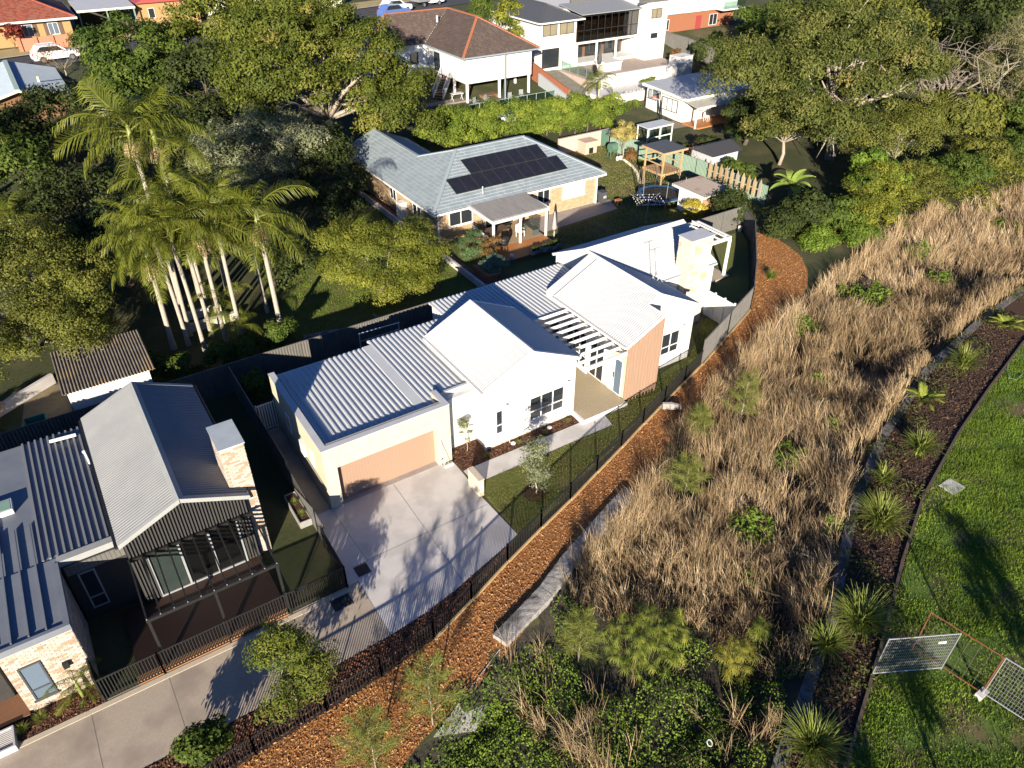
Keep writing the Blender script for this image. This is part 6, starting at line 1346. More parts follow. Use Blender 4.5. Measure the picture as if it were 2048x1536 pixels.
# shrubs along the right fence
for i, (x, y, h, rr, mm, lf, lab) in enumerate(((42.6,9.0,1.7,2.0,L_dark,(.22,.13),'dark broad leaved bush next to the banana plant'),(44.6,7.6,1.4,1.8,L_mid,(.24,.15),'fresh green bush between banana plant and reeds'),(49.5,8.2,2.0,2.9,L_bottle,(.2,.07),'large yellow green rounded bush below the grey fence'),(52.4,10.6,2.2,2.4,L_weed,(.3,.18),'leafy creeper covered bush against the grey fence'),(46.8,6.2,1.3,2.0,L_bottle,(.18,.07),'low yellow green bush at the reed edge'),(56.2,8.6,1.4,2.4,L_olive,(.22,.06),'olive bush right of the large rounded bush'),(61,8.2,1.5,2.8,L_mid,(.24,.1),'green thicket above the reeds on the right'),(67,9.0,1.6,3.0,L_olive,(.25,.08),'olive thicket near the right edge'),(74,8.0,1.6,3.2,L_mid,(.28,.1),'green thicket at the right edge above the reeds'),(39.6,8.9,1.1,1.3,L_dark,(.2,.1),'dark bush against the grey corner fence'),(40.5,6.2,.7,1.3,L_weed,(.2,.06),'low grassy bush at the top of the bark path'),(43.6,4.9,.6,1.4,L_weed,(.22,.05),'low green tussock bush where bark path meets reeds'),(37.9,12.6,1.6,1.2,L_dark,(.2,.1),'dark green shrub leaning over the rear corner fence'))):
    tree('shrub', lab, (x,y), [(0,0,h,rr,rr*.85,h*.75),(rr*.5,-rr*.4,h*.6,rr*.6,rr*.6,h*.5),(-rr*.5,-rr*.2,h*.6,rr*.6,rr*.6,h*.5)], int(60+rr*38), 80, lf, mm, barkdark, 160+i, th=.4, tr=.1, cr=.5, nl=6, cat='shrub', low=-.8, hang=.2)
# shrubs around houses
for i, (x, y, bl_, n_, per, lf, mm, lab) in enumerate((
    (17.9,18.2,[(0,0,1.0,1.0,.9,1.0)],60,80,(.13,.04),L_conif,'green feathery conifer bush in front of the brick house'),
    (18.9,17.2,[(0,0,.95,1.0,.9,.9)],60,70,(.13,.05),L_rust,'brownish bush between the two conifers by the deck'),
    (18.0,15.2,[(0,0,.55,1.3,1.0,.6)],60,80,(.15,.04),L_blue,'low blue green conifer beside the deck steps'),
    (19.2,19.6,[(0,0,.6,.8,.6,.5)],30,60,(.12,.05),L_red,'small dark red bush against the brick wall'),
    (-4.6,14.6,[(0,0,1.0,1.2,1.0,.9)],60,70,(.17,.09),L_mid,'green bush right of the old shed roof'),
    (-2.9,13.9,[(0,0,.9,1.0,.8,.8)],45,70,(.17,.09),L_mid,'green bush below the leftmost palm trunks'),
    (-.9,13.8,[(0,0,.8,.9,.7,.7)],45,70,(.17,.09),L_mid,'green bush below the middle palm trunks'),
    (.9,13.6,[(0,0,.8,.9,.7,.7)],45,70,(.16,.09),L_mid,'green bush below the right palm trunks by the fence'),
    (2.6,13.6,[(0,0,1.0,1.3,.9,.9)],60,70,(.16,.08),L_mid,'leafy bush at the fence right of the palm trunks'),
    (-.2,9.4,[(0,0,1.0,.75,.7,.9)],45,70,(.14,.08),L_mid,'small green tree in the gap behind the garage gate'),
    (36.2,14.6,[(0,0,.8,.95,.8,.75)],60,90,(.12,.07),L_yel,'bright yellow round bush in front of the timber shed'),
    (48.0,25.6,[(0,0,1.0,2.2,1.2,.9)],80,70,(.2,.1),L_dark,'dark shrub row behind the cubby tower'),
    (45.0,18.4,[(0,0,1.1,1.6,1.8,1.0)],90,80,(.18,.09),L_mid,'leafy green shrub behind the row of pickets'),
    (57.2,43.6,[(0,0,.5,.9,.5,.5)],25,60,(.2,.06),L_bright,'small bright tuft on the rock garden beside the studio'),
    (52.2,40.6,[(0,0,.6,.9,.6,.55)],30,60,(.2,.06),L_bright,'small bright bush at the foot of the white wall'),
    (66.5,49.0,[(0,0,.6,.9,.9,.6)],30,60,(.2,.08),L_rust,'dry garden shrub at the right end of the upper terrace'),
    (41.2,28.0,[(0,0,.5,.6,.6,.5)],25,50,(.16,.08),L_rust,'small rusty bush at the curved stone edging'),
    (-12.2,15.6,[(0,0,.5,1.3,.9,.5)],50,60,(.3,.03),L_rust,'heap of dry brown branches in the left yard'),
    (-11.6,12.4,[(0,0,.4,.8,.5,.4)],30,60,(.2,.04),L_olive,'low grey green weeds at the left end of the rear fence'),
    (-7.7,-8.35,[(0,0,.8,.85,.7,.75)],60,80,(.16,.09),L_mid,'glossy green bush at the bottom edge beside the drive'),
    (14.5,12.2,[(0,0,.35,1.0,.6,.35)],30,50,(.12,.05),L_dark,'low dark ground cover behind the rear fence'))):
    tree('garden_shrub', lab, (x,y), bl_, n_, per, lf, mm, barkdark, 200+i, th=.25, tr=.05, cr=.3, nl=5, cat='shrub', low=-.7, z=(2.2 if lab.startswith('dry garden') else (1.45 if 'rock garden' in lab else None)))
for i, (x, y, z, lab) in enumerate(((21.9,15.9,.55,'low herbs in the left deck trough'),(22.9,15.9,.55,'low herbs in the middle deck trough'),(23.7,15.9,.55,'low herbs in the right deck trough'))):
    tree('herbs', lab, (x,y), [(0,0,.12,.4,.16,.12)], 14, 40, (.09,.04), L_mid, barkdark, 240+i, th=.05, tr=.01, cr=.12, nl=3, cat='plant', z=z, group='herbs in the deck troughs')
# small garden trees of the new house
tree('young_magnolia', 'slender young tree with pale leaves in the mulch bed beside the garage', (6.95,.15), [(0,0,1.35,.3,.3,.6),(.05,0,.9,.25,.25,.3)], 26, 26, (.11,.06), L_grey, barkpale, 251, th=.8, tr=.025, cr=.16, nl=8)
tree('young_tree', 'young grey green tree on the front lawn beside the entry path', (8.1,-4.0), [(-.1,0,1.5,.75,.7,.6),(0,.1,2.35,.5,.5,.65),(.15,-.1,.8,.65,.6,.45)], 90, 60, (.12,.045), L_grey, barkgrey, 252, th=.7, tr=.05, cr=.3, nl=10)
tree('street_tree', 'leafy young tree between the tan drive and the tubular fence', (-4.5,-7.9), [(0,.2,2.1,1.15,1.0,.95),(-.5,-.3,1.4,.9,.8,.7),(.6,-.2,1.5,.85,.8,.7),(.1,.3,2.8,.7,.7,.55)], 190, 75, (.14,.045), leafmat('street_leaf', (.045,.07,.010), (.17,.19,.025)), barkgrey, 253, th=.9, tr=.07, cr=.36, nl=12, hang=.2)
solid('tree_mulch_ring', MB().lathe([(.02,.04),(.45,.04),(.6,.012)], (8.1,-4.0,0), 16), mulchground, 'round mulch ring under the young lawn tree', 'mulch ring', loc=(8.1,-4.0,0))
# background trees
tree('weeping_tree', 'weeping green tree left of the modern house', (47.2,64.5), [(0,0,3.6,1.9,1.9,2.4)], 60, 70, (.45,.08), L_mid, barkdark, 261, cr=.8, hang=.9)
tree('leafy_tree', 'bright leafy tree squeezed between brown and charcoal roofs', (48.6,60.0), [(0,0,4.0,1.6,1.6,2.2),(.5,-1,2.4,1.4,1.4,1.4)], 70, 70, (.4,.16), L_bottle, barkgrey, 262, cr=.7)
tree('golden_tree', 'small golden tree in front of the green fence', (40.7,28.6), [(0,0,2.5,1.0,1.0,1.0)], 60, 70, (.2,.06), leafmat('golden_leaf', (.22,.19,.06), (.45,.38,.12)), barkgrey, 263, th=1.2, tr=.06, cr=.35, nl=10)
tree('bare_shrub', 'leafless purple brown shrub beside the cubby tower', (44.2,22.6), [(0,0,1.8,1.2,1.2,1.0)], 40, 10, (.12,.03), L_rust, mat('purple_twig', (.20,.15,.14)), 264, th=.5, tr=.07, cr=.4, nl=38, cat='shrub')
# hedge
r = np.random.default_rng(301); hb = []
for i in range(15):
    f_ = i/14; hb.append((27.0+18.2*f_, 41.2-5.6*f_**1.2+r.normal(0,.3), 1.9+r.normal(0,.2)+.3*math.sin(i*1.3), 1.45, 1.35, 1.95))
t = thing('hedge', 'long bright green hedge behind the brick house', 'hedge', (36,38.5,0))
V, F, ti, _ = cloud(hb, 760, 80, .26, .13, .6, r, low=-.8, shell=.6, hang=.1)
link('foliage', npmesh('foliage', V-np.array([36,38.5,0]), F, ti), L_bright, t)
mb = MB()
for b in hb: mb.tube([(b[0]-36,b[1]-38.5,-.1),(b[0]-36+.1,b[1]-38.5,.9),(b[0]-36,b[1]-38.5,1.8)], [.09,.07,.03], 6)
part(t, 'stems', mb, barkdark, local=True)

# ------------------------------------------------------------------ palms
def frond_mesh(name, Ln, arch, seed, nleaf=44, lw=.036, ll=.95, droop=.75, split=.0):
    r = np.random.default_rng(seed); n = 20; a = math.radians(arch[0]); pts = [np.array([0,0,0.])]; st = Ln/n; angs = []
    for i in range(n):
        f_ = i/n; an = math.radians(arch[0]+(arch[1]-arch[0])*f_**1.15); angs.append(an)
        pts.append(pts[-1]+st*np.array([math.cos(an), 0.02*math.sin(i), math.sin(an)]))
    pts = np.array(pts); Vs, Fs, T = [], [], []; k = 0
    for s in (-1, 1):
        for j in range(nleaf):
            f_ = .14+.86*j/(nleaf-1); q = f_*n; i0 = min(int(q), n-1); p = pts[i0]+(pts[i0+1]-pts[i0])*(q-i0); tg = pts[i0+1]-pts[i0]; tg = tg/np.linalg.norm(tg)
            side = np.array([0,s,0.]); tg = tg+r.normal(0,.12,3); L_ = ll*(math.sin(PI*(.16+.80*f_))**.7)*r.uniform(.85,1.1)
            d0 = side*.85+tg*(.45+.5*f_)+np.array([0,0,.18]); d0 /= np.linalg.norm(d0)
            d1 = d0*.55+np.array([0,0,-1])*droop*r.uniform(.7,1.2)+tg*.25; d1 /= np.linalg.norm(d1)
            m1 = p+d0*L_*.5; e = m1+d1*L_*.5; wv = np.cross(d0, np.array([0,0,1.])); wv = tg*.9+np.array([0,0,.25]); wv = wv/np.linalg.norm(wv)*lw*.5
            Vs += [p-wv*.6, p+wv*.6, m1+wv, m1-wv, e+wv*.12, e-wv*.12]; Fs += [[k,k+1,k+2,k+3],[k+3,k+2,k+4,k+5]]; k += 6
            tt = np.clip(.45+r.normal(0,.15)+.2*(f_-.5),0,1); T += [tt, tt+.12]
    for i in range(n):            # rachis
        w0 = .028*(1-i/n)+.006; w1 = .028*(1-(i+1)/n)+.006; a_, b_ = pts[i], pts[i+1]
        for dv in (np.array([0,1,0.]), np.array([0,0,1.])):
            Vs += [a_-dv*w0, a_+dv*w0, b_+dv*w1, b_-dv*w1]; Fs.append([k,k+1,k+2,k+3]); k += 4; T.append(.85)
    return npmesh(name, np.array(Vs), np.array(Fs), np.array(T))
FR = [frond_mesh('frond', 3.0, (62,-48), 1, droop=1.1), frond_mesh('frond', 3.1, (48,-58), 2, droop=1.3), frond_mesh('frond', 2.9, (30,-66), 3, droop=1.5), frond_mesh('frond', 2.7, (8,-76), 4, droop=1.6), frond_mesh('frond', 2.5, (78,15), 5, droop=.6)]
for me in FR: me.materials.append(L_palm)
shaftm = mat('crownshaft', (.17,.22,.045), (.24,.26,.08), 3, .4, stretch=(1,1,.3))
inflm = leafmat('seed_strings', (.34,.25,.12), (.52,.42,.24))
def palm(loc, h, label, seed, tr=.105, scale=1.0, nf=10, lean=(0,0), infl=False, group='slender palms behind the fence'):
    r = random.Random(seed); z = z1(*loc); t = thing('palm_tree', label, 'palm', (loc[0],loc[1],z), group)
    tx, ty = lean; f = lambda q: (tx*q*q, ty*q*q, h*q)
    part(t, 'trunk', MB().tube([(0,0,-.2)]+[f(q) for q in np.linspace(0,1,9)], [tr*1.5,tr*1.45,tr*1.15]+[tr*1.02]*3+[tr*.95]*4, 10, False), palmbark, True, True)
    top = Vector(f(1)); part(t, 'crownshaft', MB().tube([top-Vector((0,0,.02)), top+Vector((0,0,.3)), top+Vector((0,0,.95))], [tr*1.25,tr*1.3,tr*.7], 10), shaftm, True, True)
    a0 = r.uniform(0, 6)
    for i in range(nf):
        k = (4 if i < 1 else 0 if i < 3 else 1 if i < 6 else 2 if i < 8 else 3)
        o = bpy.data.objects.new('frond', FR[k]); COL.objects.link(o); o.parent = t
        o.location = top+Vector((0,0,.88-.05*i)); s = scale*r.uniform(.9,1.12); o.scale = (s,s,s)
        o.rotation_euler = (r.uniform(-.6,.6), r.uniform(-.15,.15), a0+i*2.4+r.uniform(-.25,.25))
    if infl:
        rr = np.random.default_rng(seed); n = 260; an = rr.uniform(0,2*PI,n); V = []; F = []
        for i in range(n):
            ro = rr.uniform(.15,.5); p = np.array([ro*math.cos(an[i]), ro*math.sin(an[i]), rr.uniform(-.15,.05)])+np.array(top); q = p*1.0+np.array([.12*math.cos(an[i]),.12*math.sin(an[i]),-rr.uniform(.4,.85)])
            wv = np.array([-math.sin(an[i]),math.cos(an[i]),0])*.014; V += [p-wv,p+wv,q+wv,q-wv]; F.append([4*i,4*i+1,4*i+2,4*i+3])
        link('seed_cluster', npmesh('seed_cluster', np.array(V), np.array(F), rr.random(n)), inflm, t)
    return t
pl = [((-2.74,17.43),5.0,'palm with thick pale trunk and hanging seed cluster, leftmost of the group',1.25,True),((-1.93,17.36),6.0,'second palm trunk from the left in the group behind the fence',1.0,False),((-1.55,18.4),5.2,'third palm from the left, thin trunk standing slightly back',1.0,False),
      ((-1.29,15.98),6.4,'fourth palm from the left, trunk nearest the fence',1.0,False),((-.5,17.6),7.3,'fifth palm from the left with high crown',1.0,False),((.02,16.42),6.2,'sixth palm from the left behind a young palm',1.0,True),
      ((.81,15.59),6.7,'seventh palm from the left, straight trunk right of the young palm',1.0,False),((3.01,15.15),6.6,'rightmost palm of the group with thick pale trunk',1.25,True),((3.19,18.58),4.9,'thin palm in the shade left of the rightmost one',.85,False),
      ((.32,22.37),4.6,'thin palm trunk at the back of the group, left one of the rear pair',.85,False),((.95,22.5),5.4,'thin palm trunk at the back of the group, right one of the rear pair',.85,False),((1.9,22.99),5.6,'slim palm at the back right of the group',.9,False),
      ((-1.22,21.82),10.6,'tallest palm with broad drooping crown above the group',1.15,True),((.1,22.51),10.0,'tall palm with yellow crownshaft and bushy seed cluster',1.1,True)]
for i, (xy, h, lab, s, inf) in enumerate(pl):
    palm(xy, h+(0 if h > 9 else .5), lab, 400+i, tr=.10*s+.01, scale=(1.3 if h > 9 else 1.15)*(.92+.16*((i*7)%5)/4), nf=12, lean=(random.Random(i).uniform(-.25,.2), random.Random(i+50).uniform(-.2,.2)), infl=inf)
palm((.55,14.9), .9, 'young bushy palm in front of the trunks by the fence', 431, tr=.07, scale=.6, nf=9, group='young palms')
palm((.4,17.0), 1.9, 'young bright palm among the palm trunks', 432, tr=.07, scale=.68, nf=9, group='young palms')
palm((-10.6,40.0), 7.2, 'palm with arching fronds cut by the left edge below the blue roof', 433, tr=.14, scale=1.35, nf=11, group='palms at the left edge')
palm((-8.6,31.0), 3.6, 'dark green low palm at the left edge in the shade', 434, tr=.12, scale=1.0, nf=12, group='palms at the left edge')
palm((-10.55,-3.75), .05, 'small green palm against the pale brick wall of the dark house', 435, tr=.05, scale=.38, nf=10, group='small palms')
# tree fern and banana
t = palm((48.0,41.5), 2.6, 'tree fern with spreading crown in front of the white wall', 440, tr=.13, scale=.75, nf=12, group='tree ferns'); t['category'] = 'fern'
t = thing('banana_plant', 'banana plant with huge upright leaves at the corner of the grey fence', 'banana plant', (45.0,12.6,0)); r = random.Random(8)
part(t, 'stem', MB().tube([(0,0,-.1),(0,0,1.0),(.05,0,1.7)], [.2,.17,.1], 10), mat('banana_stem', (.22,.24,.08)), True, True)
bm_leaf = mat('banana_leaf', (.16,.24,.04), (.24,.30,.06), 3, .4)
for i in range(11):
    a = i*2.4; L_ = r.uniform(1.8,2.5); e0_ = r.uniform(.7,1.25) if i < 6 else r.uniform(.1,.5); mb = MB(); p = Vector((0,0,1.6)); el = e0_; prev = None
    for j in range(9):
        f_ = j/8; wd = .34*math.sin(PI*min(1,.1+.92*f_))**.6 if j < 8 else .02; d = Vector((math.cos(a)*math.cos(el), math.sin(a)*math.cos(el), math.sin(el))); sd = Vector((-math.sin(a), math.cos(a), 0))
        row = (p-sd*wd+Vector((0,0,.07)), p, p+sd*wd+Vector((0,0,.07)))
        if prev: mb.face([prev[0],prev[1],row[1],row[0]]); mb.face([prev[1],prev[2],row[2],row[1]])
        prev = row; p = p+d*L_/8; el -= .17
    part(t, 'leaf', mb, bm_leaf, local=True)

# ------------------------------------------------------------------ strap leaved clumps, ferns
def blades(n, R_, Lh, w_, seed, lean=(.25,1.15), nseg=4, spread=.12):
    r = np.random.default_rng(seed); an = r.uniform(0,2*PI,n); le = r.uniform(*lean,n); L_ = Lh*r.uniform(.7,1.15,n)
    P = np.column_stack([R_*spread*r.normal(0,1,n), R_*spread*r.normal(0,1,n), np.zeros(n)]); Vs = []; el = PI/2-le*.45
    side = np.column_stack([-np.sin(an), np.cos(an), np.zeros(n)]); p = P.copy(); rows = []
    for j in range(nseg+1):
        wd = w_*(1-.85*(j/nseg)**2)*.5; rows.append(np.stack([p-side*wd, p+side*wd],1))
        d = np.column_stack([np.cos(an)*np.cos(el), np.sin(an)*np.cos(el), np.sin(el)]); p = p+d*(L_/nseg)[:,None]; el = el-le*.42
    V = np.stack(rows,1).reshape(n,-1,3); k = 2*(nseg+1); F = []
    for j in range(nseg): F.append(np.array([2*j,2*j+1,2*j+3,2*j+2]))
    F = (np.array(F)[None]+np.arange(n)[:,None,None]*k).reshape(-1,4); V = V.reshape(-1,3); V[:,2] = np.maximum(V[:,2], .02)
    return npmesh('blades', V, F, np.repeat(np.clip(r.normal(.5,.25,n),0,1), nseg))
CL = [blades(330,.6,1.05,.032,1), blades(260,.5,.95,.032,2), blades(120,.4,.55,.022,3)]
for me in CL: me.materials.append(L_loma)
cl_labels = [((19.3,-13.8),0,1.05,'large strap leaved clump beside the creek edge below the pit cover'),((14.1,-16.6),0,1.1,'largest strap leaved clump in the bed left of the fence panels'),((12.3,-16.5),1,.85,'dark strap leaved clump touching the largest clump'),((25.2,-11.9),1,.95,'strap leaved clump midway up the garden bed'),((34.0,-8.9),1,1.0,'strap leaved clump near the right edge above the fern'),((8.7,-18.7),0,1.05,'strap leaved clump at the bottom edge of the garden bed'),((22.0,-12.2),2,1.2,'small strap leaved tuft between two large clumps'),((33.4,4.3),1,.8,'bright green grass clump alone on the bark path')]
for i, (xy, k, s, lab) in enumerate(cl_labels):
    t = thing('grass_clump', lab, 'grass clump', (*xy,.01), 'strap leaved clumps'); s *= (1.0 if 'alone' in lab else 1.5); o = bpy.data.objects.new('leaves', CL[k]); COL.objects.link(o); o.parent = t; o.scale = (s,s,s); o.rotation_euler = (0,0,i*1.3)
for i, (x, y, s, lab) in enumerate(((-11.85,-3.95,.45,'pale spiky plant nearest the small palm by the brick wall'),(-12.4,-4.05,.4,'pale spiky plant at the left end of the mulch bed'),(-1.3,.9,.35,'green tuft at the back of the planter box'),(-1.28,.1,.35,'green tuft at the front of the planter box'),(7.6,-.7,.3,'tiny tuft in the mulch near the corner downpipe'),(9.4,-.75,.28,'tiny tuft in the mulch below the narrow window'),(10.9,-.8,.3,'tiny tuft in the mulch below the wide window'),(12.4,-.7,.3,'tiny tuft in the mulch near the entry deck'),(-10.6,-4.15,.25,'tiny tuft in the mulch near the black screen'))):
    t = thing('garden_tuft', lab, 'plant', (x,y,.31 if 'planter' in lab else .02), 'garden tufts'); o = bpy.data.objects.new('leaves', CL[2] if s > .3 else CL[2]); COL.objects.link(o); o.parent = t; o.scale = (s*1.6,s*1.6,s*1.6); o.rotation_euler = (0,0,i*.9)
FF = frond_mesh('fern_frond', 1.15, (50,-20), 21, 30, .05, .34, .3); FF.materials.append(L_sedge)
for i, (x, y, lab) in enumerate(((29.2,-9.5,'bright fern in the bed halfway along the creek'),(40.4,-7.9,'bright fern in the bed at the right edge'))):
    t = thing('fern', lab, 'fern', (x,y,.02), 'bright ferns in the bed')
    for j in range(9): o = bpy.data.objects.new('frond', FF); COL.objects.link(o); o.parent = t; o.rotation_euler = (0,random.Random(i*9+j).uniform(-.2,.3),j*.7+i); o.location = (0,0,.1)

# ------------------------------------------------------------------ casuarina saplings by the creek
def needles(h, rr, n, seed):
    r = np.random.default_rng(seed); V = []; nb = 22; mb = MB(); mb.tube([(0,0,-.3),(.03,.02,h*.5),(0,.05,h)], [.035,.025,.008], 6); P = []; D = []
    for i in range(nb):
        z = h*(.18+.8*i/nb); a = i*2.4; L_ = rr*(1.15-.75*(i/nb))*r.uniform(.8,1.2); tip = np.array([L_*math.cos(a), L_*math.sin(a), z+L_*.75]); b = np.array([0,0,z]); mb.tube([b,(b+tip)/2+np.array([0,0,.05]),tip], [.012,.008,.004], 4)
        m = n//nb; f_ = r.random(m)**.7; P.append(b+(tip-b)*f_[:,None]+r.normal(0,.05,(m,3))); D.append(np.tile((tip-b)/np.linalg.norm(tip-b), (m,1)))
    P = np.concatenate(P); D = unit(np.concatenate(D)*.6+r.normal(0,.5,(len(P),3))+np.array([0,0,.15])); L_ = r.uniform(.18,.36,len(P))[:,None]
    sd = unit(np.cross(D, r.normal(0,1,P.shape)))*.0055; e = P+D*L_; e[:,2] -= .05
    V = np.stack([P-sd,P+sd,e+sd*.5,e-sd*.5],1).reshape(-1,3)
    return npmesh('needles', V, np.arange(len(V)).reshape(-1,4), np.clip(r.normal(.5,.22,len(P)),0,1)), mb
for i, (x, y, h, rr, lab) in enumerate(((-1.0,-11.2,3.2,1.0,'large feathery sapling at the bottom edge over the bark path'),(-3.2,-11.5,2.7,.9,'feathery sapling at the bottom edge left of the large one'),(4.9,-11.5,2.6,.75,'feathery sapling in front of the grey block wall'),(14.2,-7.4,2.4,.85,'bushy feathery sapling among the reeds below the white log'),(20.6,-4.9,3.2,.8,'tall feathery sapling standing in the reeds near the fence'),(17.4,-4.9,2.2,.6,'thin feathery sapling at the edge of reeds and bark'))):
    me, mb = needles(h, rr, 3300 if h > 2.3 else 2700, 500+i); t = thing('casuarina_sapling', lab, 'sapling', (x,y,z1(x,y)), 'casuarina saplings by the creek'); link('foliage', me, L_sap, t); part(t, 'stem', mb, barkgrey, True, True)

# ------------------------------------------------------------------ reeds, weeds, grass
def noise2(P, s, seed):
    r = np.random.default_rng(seed); v = np.zeros(len(P))
    for k in range(7):
        d = r.normal(0,1,2); v += np.sin(P@d*s*(1+.35*k)+r.uniform(0,6.3))/(1+.25*k)
    return v/2.6
def reed_field(ncl, per, seed):
    r = np.random.default_rng(seed); Q = r.uniform((2,-20),(95,6.5),(ncl*6,2)); Q = Q[inside(Q, CREEK)]
    d = pdist(Q, CREEK)
    dens = np.clip(.78+.75*noise2(Q,.5,3)+.35*noise2(Q,1.5,4), 0.0, 1)
    left = np.clip((Q[:,0]-5.5+.55*(Q[:,1]+9))/3.2, 0, 1)                # the weedy lower end has few reeds
    clear = np.ones(len(Q))
    for cx, cy, rr in ((7.3,-12.6,1.7),(9.3,-15.0,1.1),(4.9,-11.5,1.0),(14.2,-7.4,.6),(20.6,-4.9,.6),(20.5,-8.3,.8),(31,-1.0,1.0),(37.5,-.4,1.5),(44,-1.5,1.0),(15.2,-10.6,.8)): clear *= np.clip((np.hypot(Q[:,0]-cx,Q[:,1]-cy)-rr*.6)/rr, 0, 1)
    near = np.clip(1.25-(Q[:,0]-10)/75, .38, 1)
    pl_ = dens*np.clip(.03+.97*left+.5*(1-left)*np.clip(noise2(Q,1.1,15)*1.6-.2,0,1),0,1)*clear*near*np.clip(d/.25,0,1)
    Q = Q[r.random(len(Q)) < pl_][:ncl]; nc = len(Q)
    c_az = 2.0+1.7*noise2(Q,.3,9)+r.normal(0,.9,nc); c_le = np.clip(.30+.3*np.abs(noise2(Q,.45,8))+r.normal(0,.16,nc),.05,.9); c_le = np.where(r.random(nc) < .10, r.uniform(.9,1.5,nc), c_le)
    c_h = (1.22+.4*noise2(Q,.35,5))*r.uniform(.6,1.2,nc); c_t = np.clip(.52+.26*noise2(Q,.5,12)+r.normal(0,.17,nc),0,1); c_r = r.uniform(.06,.22,nc)
    cnt = (per*r.uniform(.4,1.6,nc)).astype(int); idx = np.repeat(np.arange(nc), cnt); n = len(idx)
    P = Q[idx]+r.normal(0,1,(n,2))*c_r[idx][:,None]
    hgt = c_h[idx]*r.uniform(.55,1.12,n); az = c_az[idx]+r.normal(0,.75,n); le = np.clip(c_le[idx]+r.normal(0,.18,n), .02, 1.5)
    wd = r.uniform(.011,.027,n)*np.clip(1+(P[:,0]-15)/45,1,2.0); side_a = r.uniform(0,2*PI,n); side = np.column_stack([np.cos(side_a),np.sin(side_a),np.zeros(n)])
    p = np.column_stack([P, zt(P)-.05]); el = PI/2-le*.3; rows = []; ns = 3
    for j in range(ns+1):
        w_ = (wd*(1-.8*(j/ns)**1.5)*.5)[:,None]; rows.append(np.stack([p-side*w_, p+side*w_],1))
        dd = np.column_stack([np.cos(az)*np.cos(el), np.sin(az)*np.cos(el), np.sin(el)]); p = p+dd*(hgt/ns)[:,None]; el = el-le*.55
    V = np.stack(rows,1).reshape(-1,3); k = 2*(ns+1); F = (np.array([[2*j,2*j+1,2*j+3,2*j+2] for j in range(ns)])[None]+np.arange(n)[:,None,None]*k).reshape(-1,4)
    ti = np.clip(c_t[idx]+r.normal(0,.13,n),0,1); T = np.stack([ti*.5, ti*.85, ti],1).ravel()
    return npmesh('reeds', V, F, T)
weed_patch0 = None
o = link('reeds', reed_field(9500, 17, 31), L_reed); tag(o, 'dry straw coloured reeds filling the creek', 'reeds', kind='stuff')
def weed_patch(name, label, spots, per, leaf, m, seed, zoff=.0, hang=.1):
    r = np.random.default_rng(seed); Ps = []
    for x, y, rr, h in spots:
        n = int(per*rr*rr); a = r.uniform(0,2*PI,n); q = rr*np.sqrt(r.random(n)); X = x+q*np.cos(a); Y = y+q*np.sin(a)
        hh = h*(1-.6*(q/rr)**2)*np.clip(.75+.5*noise2(np.column_stack([X,Y]),2.2,seed),.15,1.3)
        Ps.append(np.column_stack([X,Y,zt(np.column_stack([X,Y]))+hh*r.random(n)**.35]))
    P = np.concatenate(Ps); N_ = unit(r.normal(0,.6,P.shape)+np.array([-.15,-.2,.8])); V, F = leaf_quads(P, N_, leaf[0], leaf[1], r, hang)
    o = link(name, npmesh(name, V, F, np.clip(.5+.3*noise2(P[:,:2],1.6,seed+1)+r.normal(0,.18,len(P)),0,1)), m); return tag(o, label, 'weeds', kind='stuff')
weed_patch('creek_weeds', 'leafy green weeds covering the lower end of the creek', [(3.4,-11.6,1.3,.8),(5.6,-10.2,.9,.6),(1.0,-13.0,1.6,.6),(4.0,-14.2,1.6,.7),(6.6,-15.0,1.5,.8),(8.6,-13.6,.8,.6),(2.2,-15.2,1.6,.6),(-2.0,-13.6,1.6,.5),(9.0,-16.2,1.0,.6),(6.4,-17.0,1.4,.6),(11.2,-14.8,.8,.7),(10.6,-16.0,.6,.5),(4.6,-17,1.5,.5),(.2,-12.0,1.3,.5),(1.9,-11.5,1.0,.5),(-3.6,-13.6,1.4,.5),(-1.0,-13.0,1.2,.5)], 760, (.10,.06), L_weed, 41)
weed_patch('creek_shrublets', 'patches of broad green leaves among the dry reeds', [(15.2,-10.6,1.2,1.0),(20.5,-8.3,1.0,1.0),(31,-1.0,1.2,1.3),(37.5,-.4,2.0,1.4),(44,-1.5,1.2,1.4),(24,-8.0,.8,.9),(13,-12.4,1.0,.9),(27,-5,.7,1.1),(17.6,-12.4,.7,.8),(47,1.5,1.6,1.3),(57,0,2,1.3)], 420, (.22,.10), L_weed, 42)
weed_patch('bed_weeds', 'low dark weeds creeping over the garden bed and creek edge', [(8.3,-18.6,1.0,.4),(11.4,-17.2,1.0,.45),(14.6,-15.6,1.0,.45),(16.6,-14.6,.9,.4),(18.6,-13.4,.8,.35),(21.2,-12.2,1.1,.5),(24.0,-11.0,1.0,.45),(27.2,-9.9,1.1,.5),(30.5,-9.0,1.2,.5),(33,-8.6,1.0,.5),(36.5,-7.8,1.3,.5),(41,-7.2,1.5,.6),(16.4,-16.2,.8,.3),(12.6,-18.0,.7,.3),(22.6,-13.4,.7,.3),(46,-6.8,1.6,.6)], 330, (.16,.05), leafmat('dark_weed_leaf', (.03,.042,.010), (.12,.135,.035)), 44)
weed_patch('bank_weeds', 'low green growth along the bank below the grey fence', [(44.5,5.6,2.2,.7),(49,5.6,2.2,.8),(54,6.4,2.6,.9),(60,6.2,3,.9),(67,6,3.2,.9),(75,5,3.5,1.0),(41.5,7.5,1.6,.6),(85,4,4,1.0)], 190, (.3,.07), L_bottle, 43)
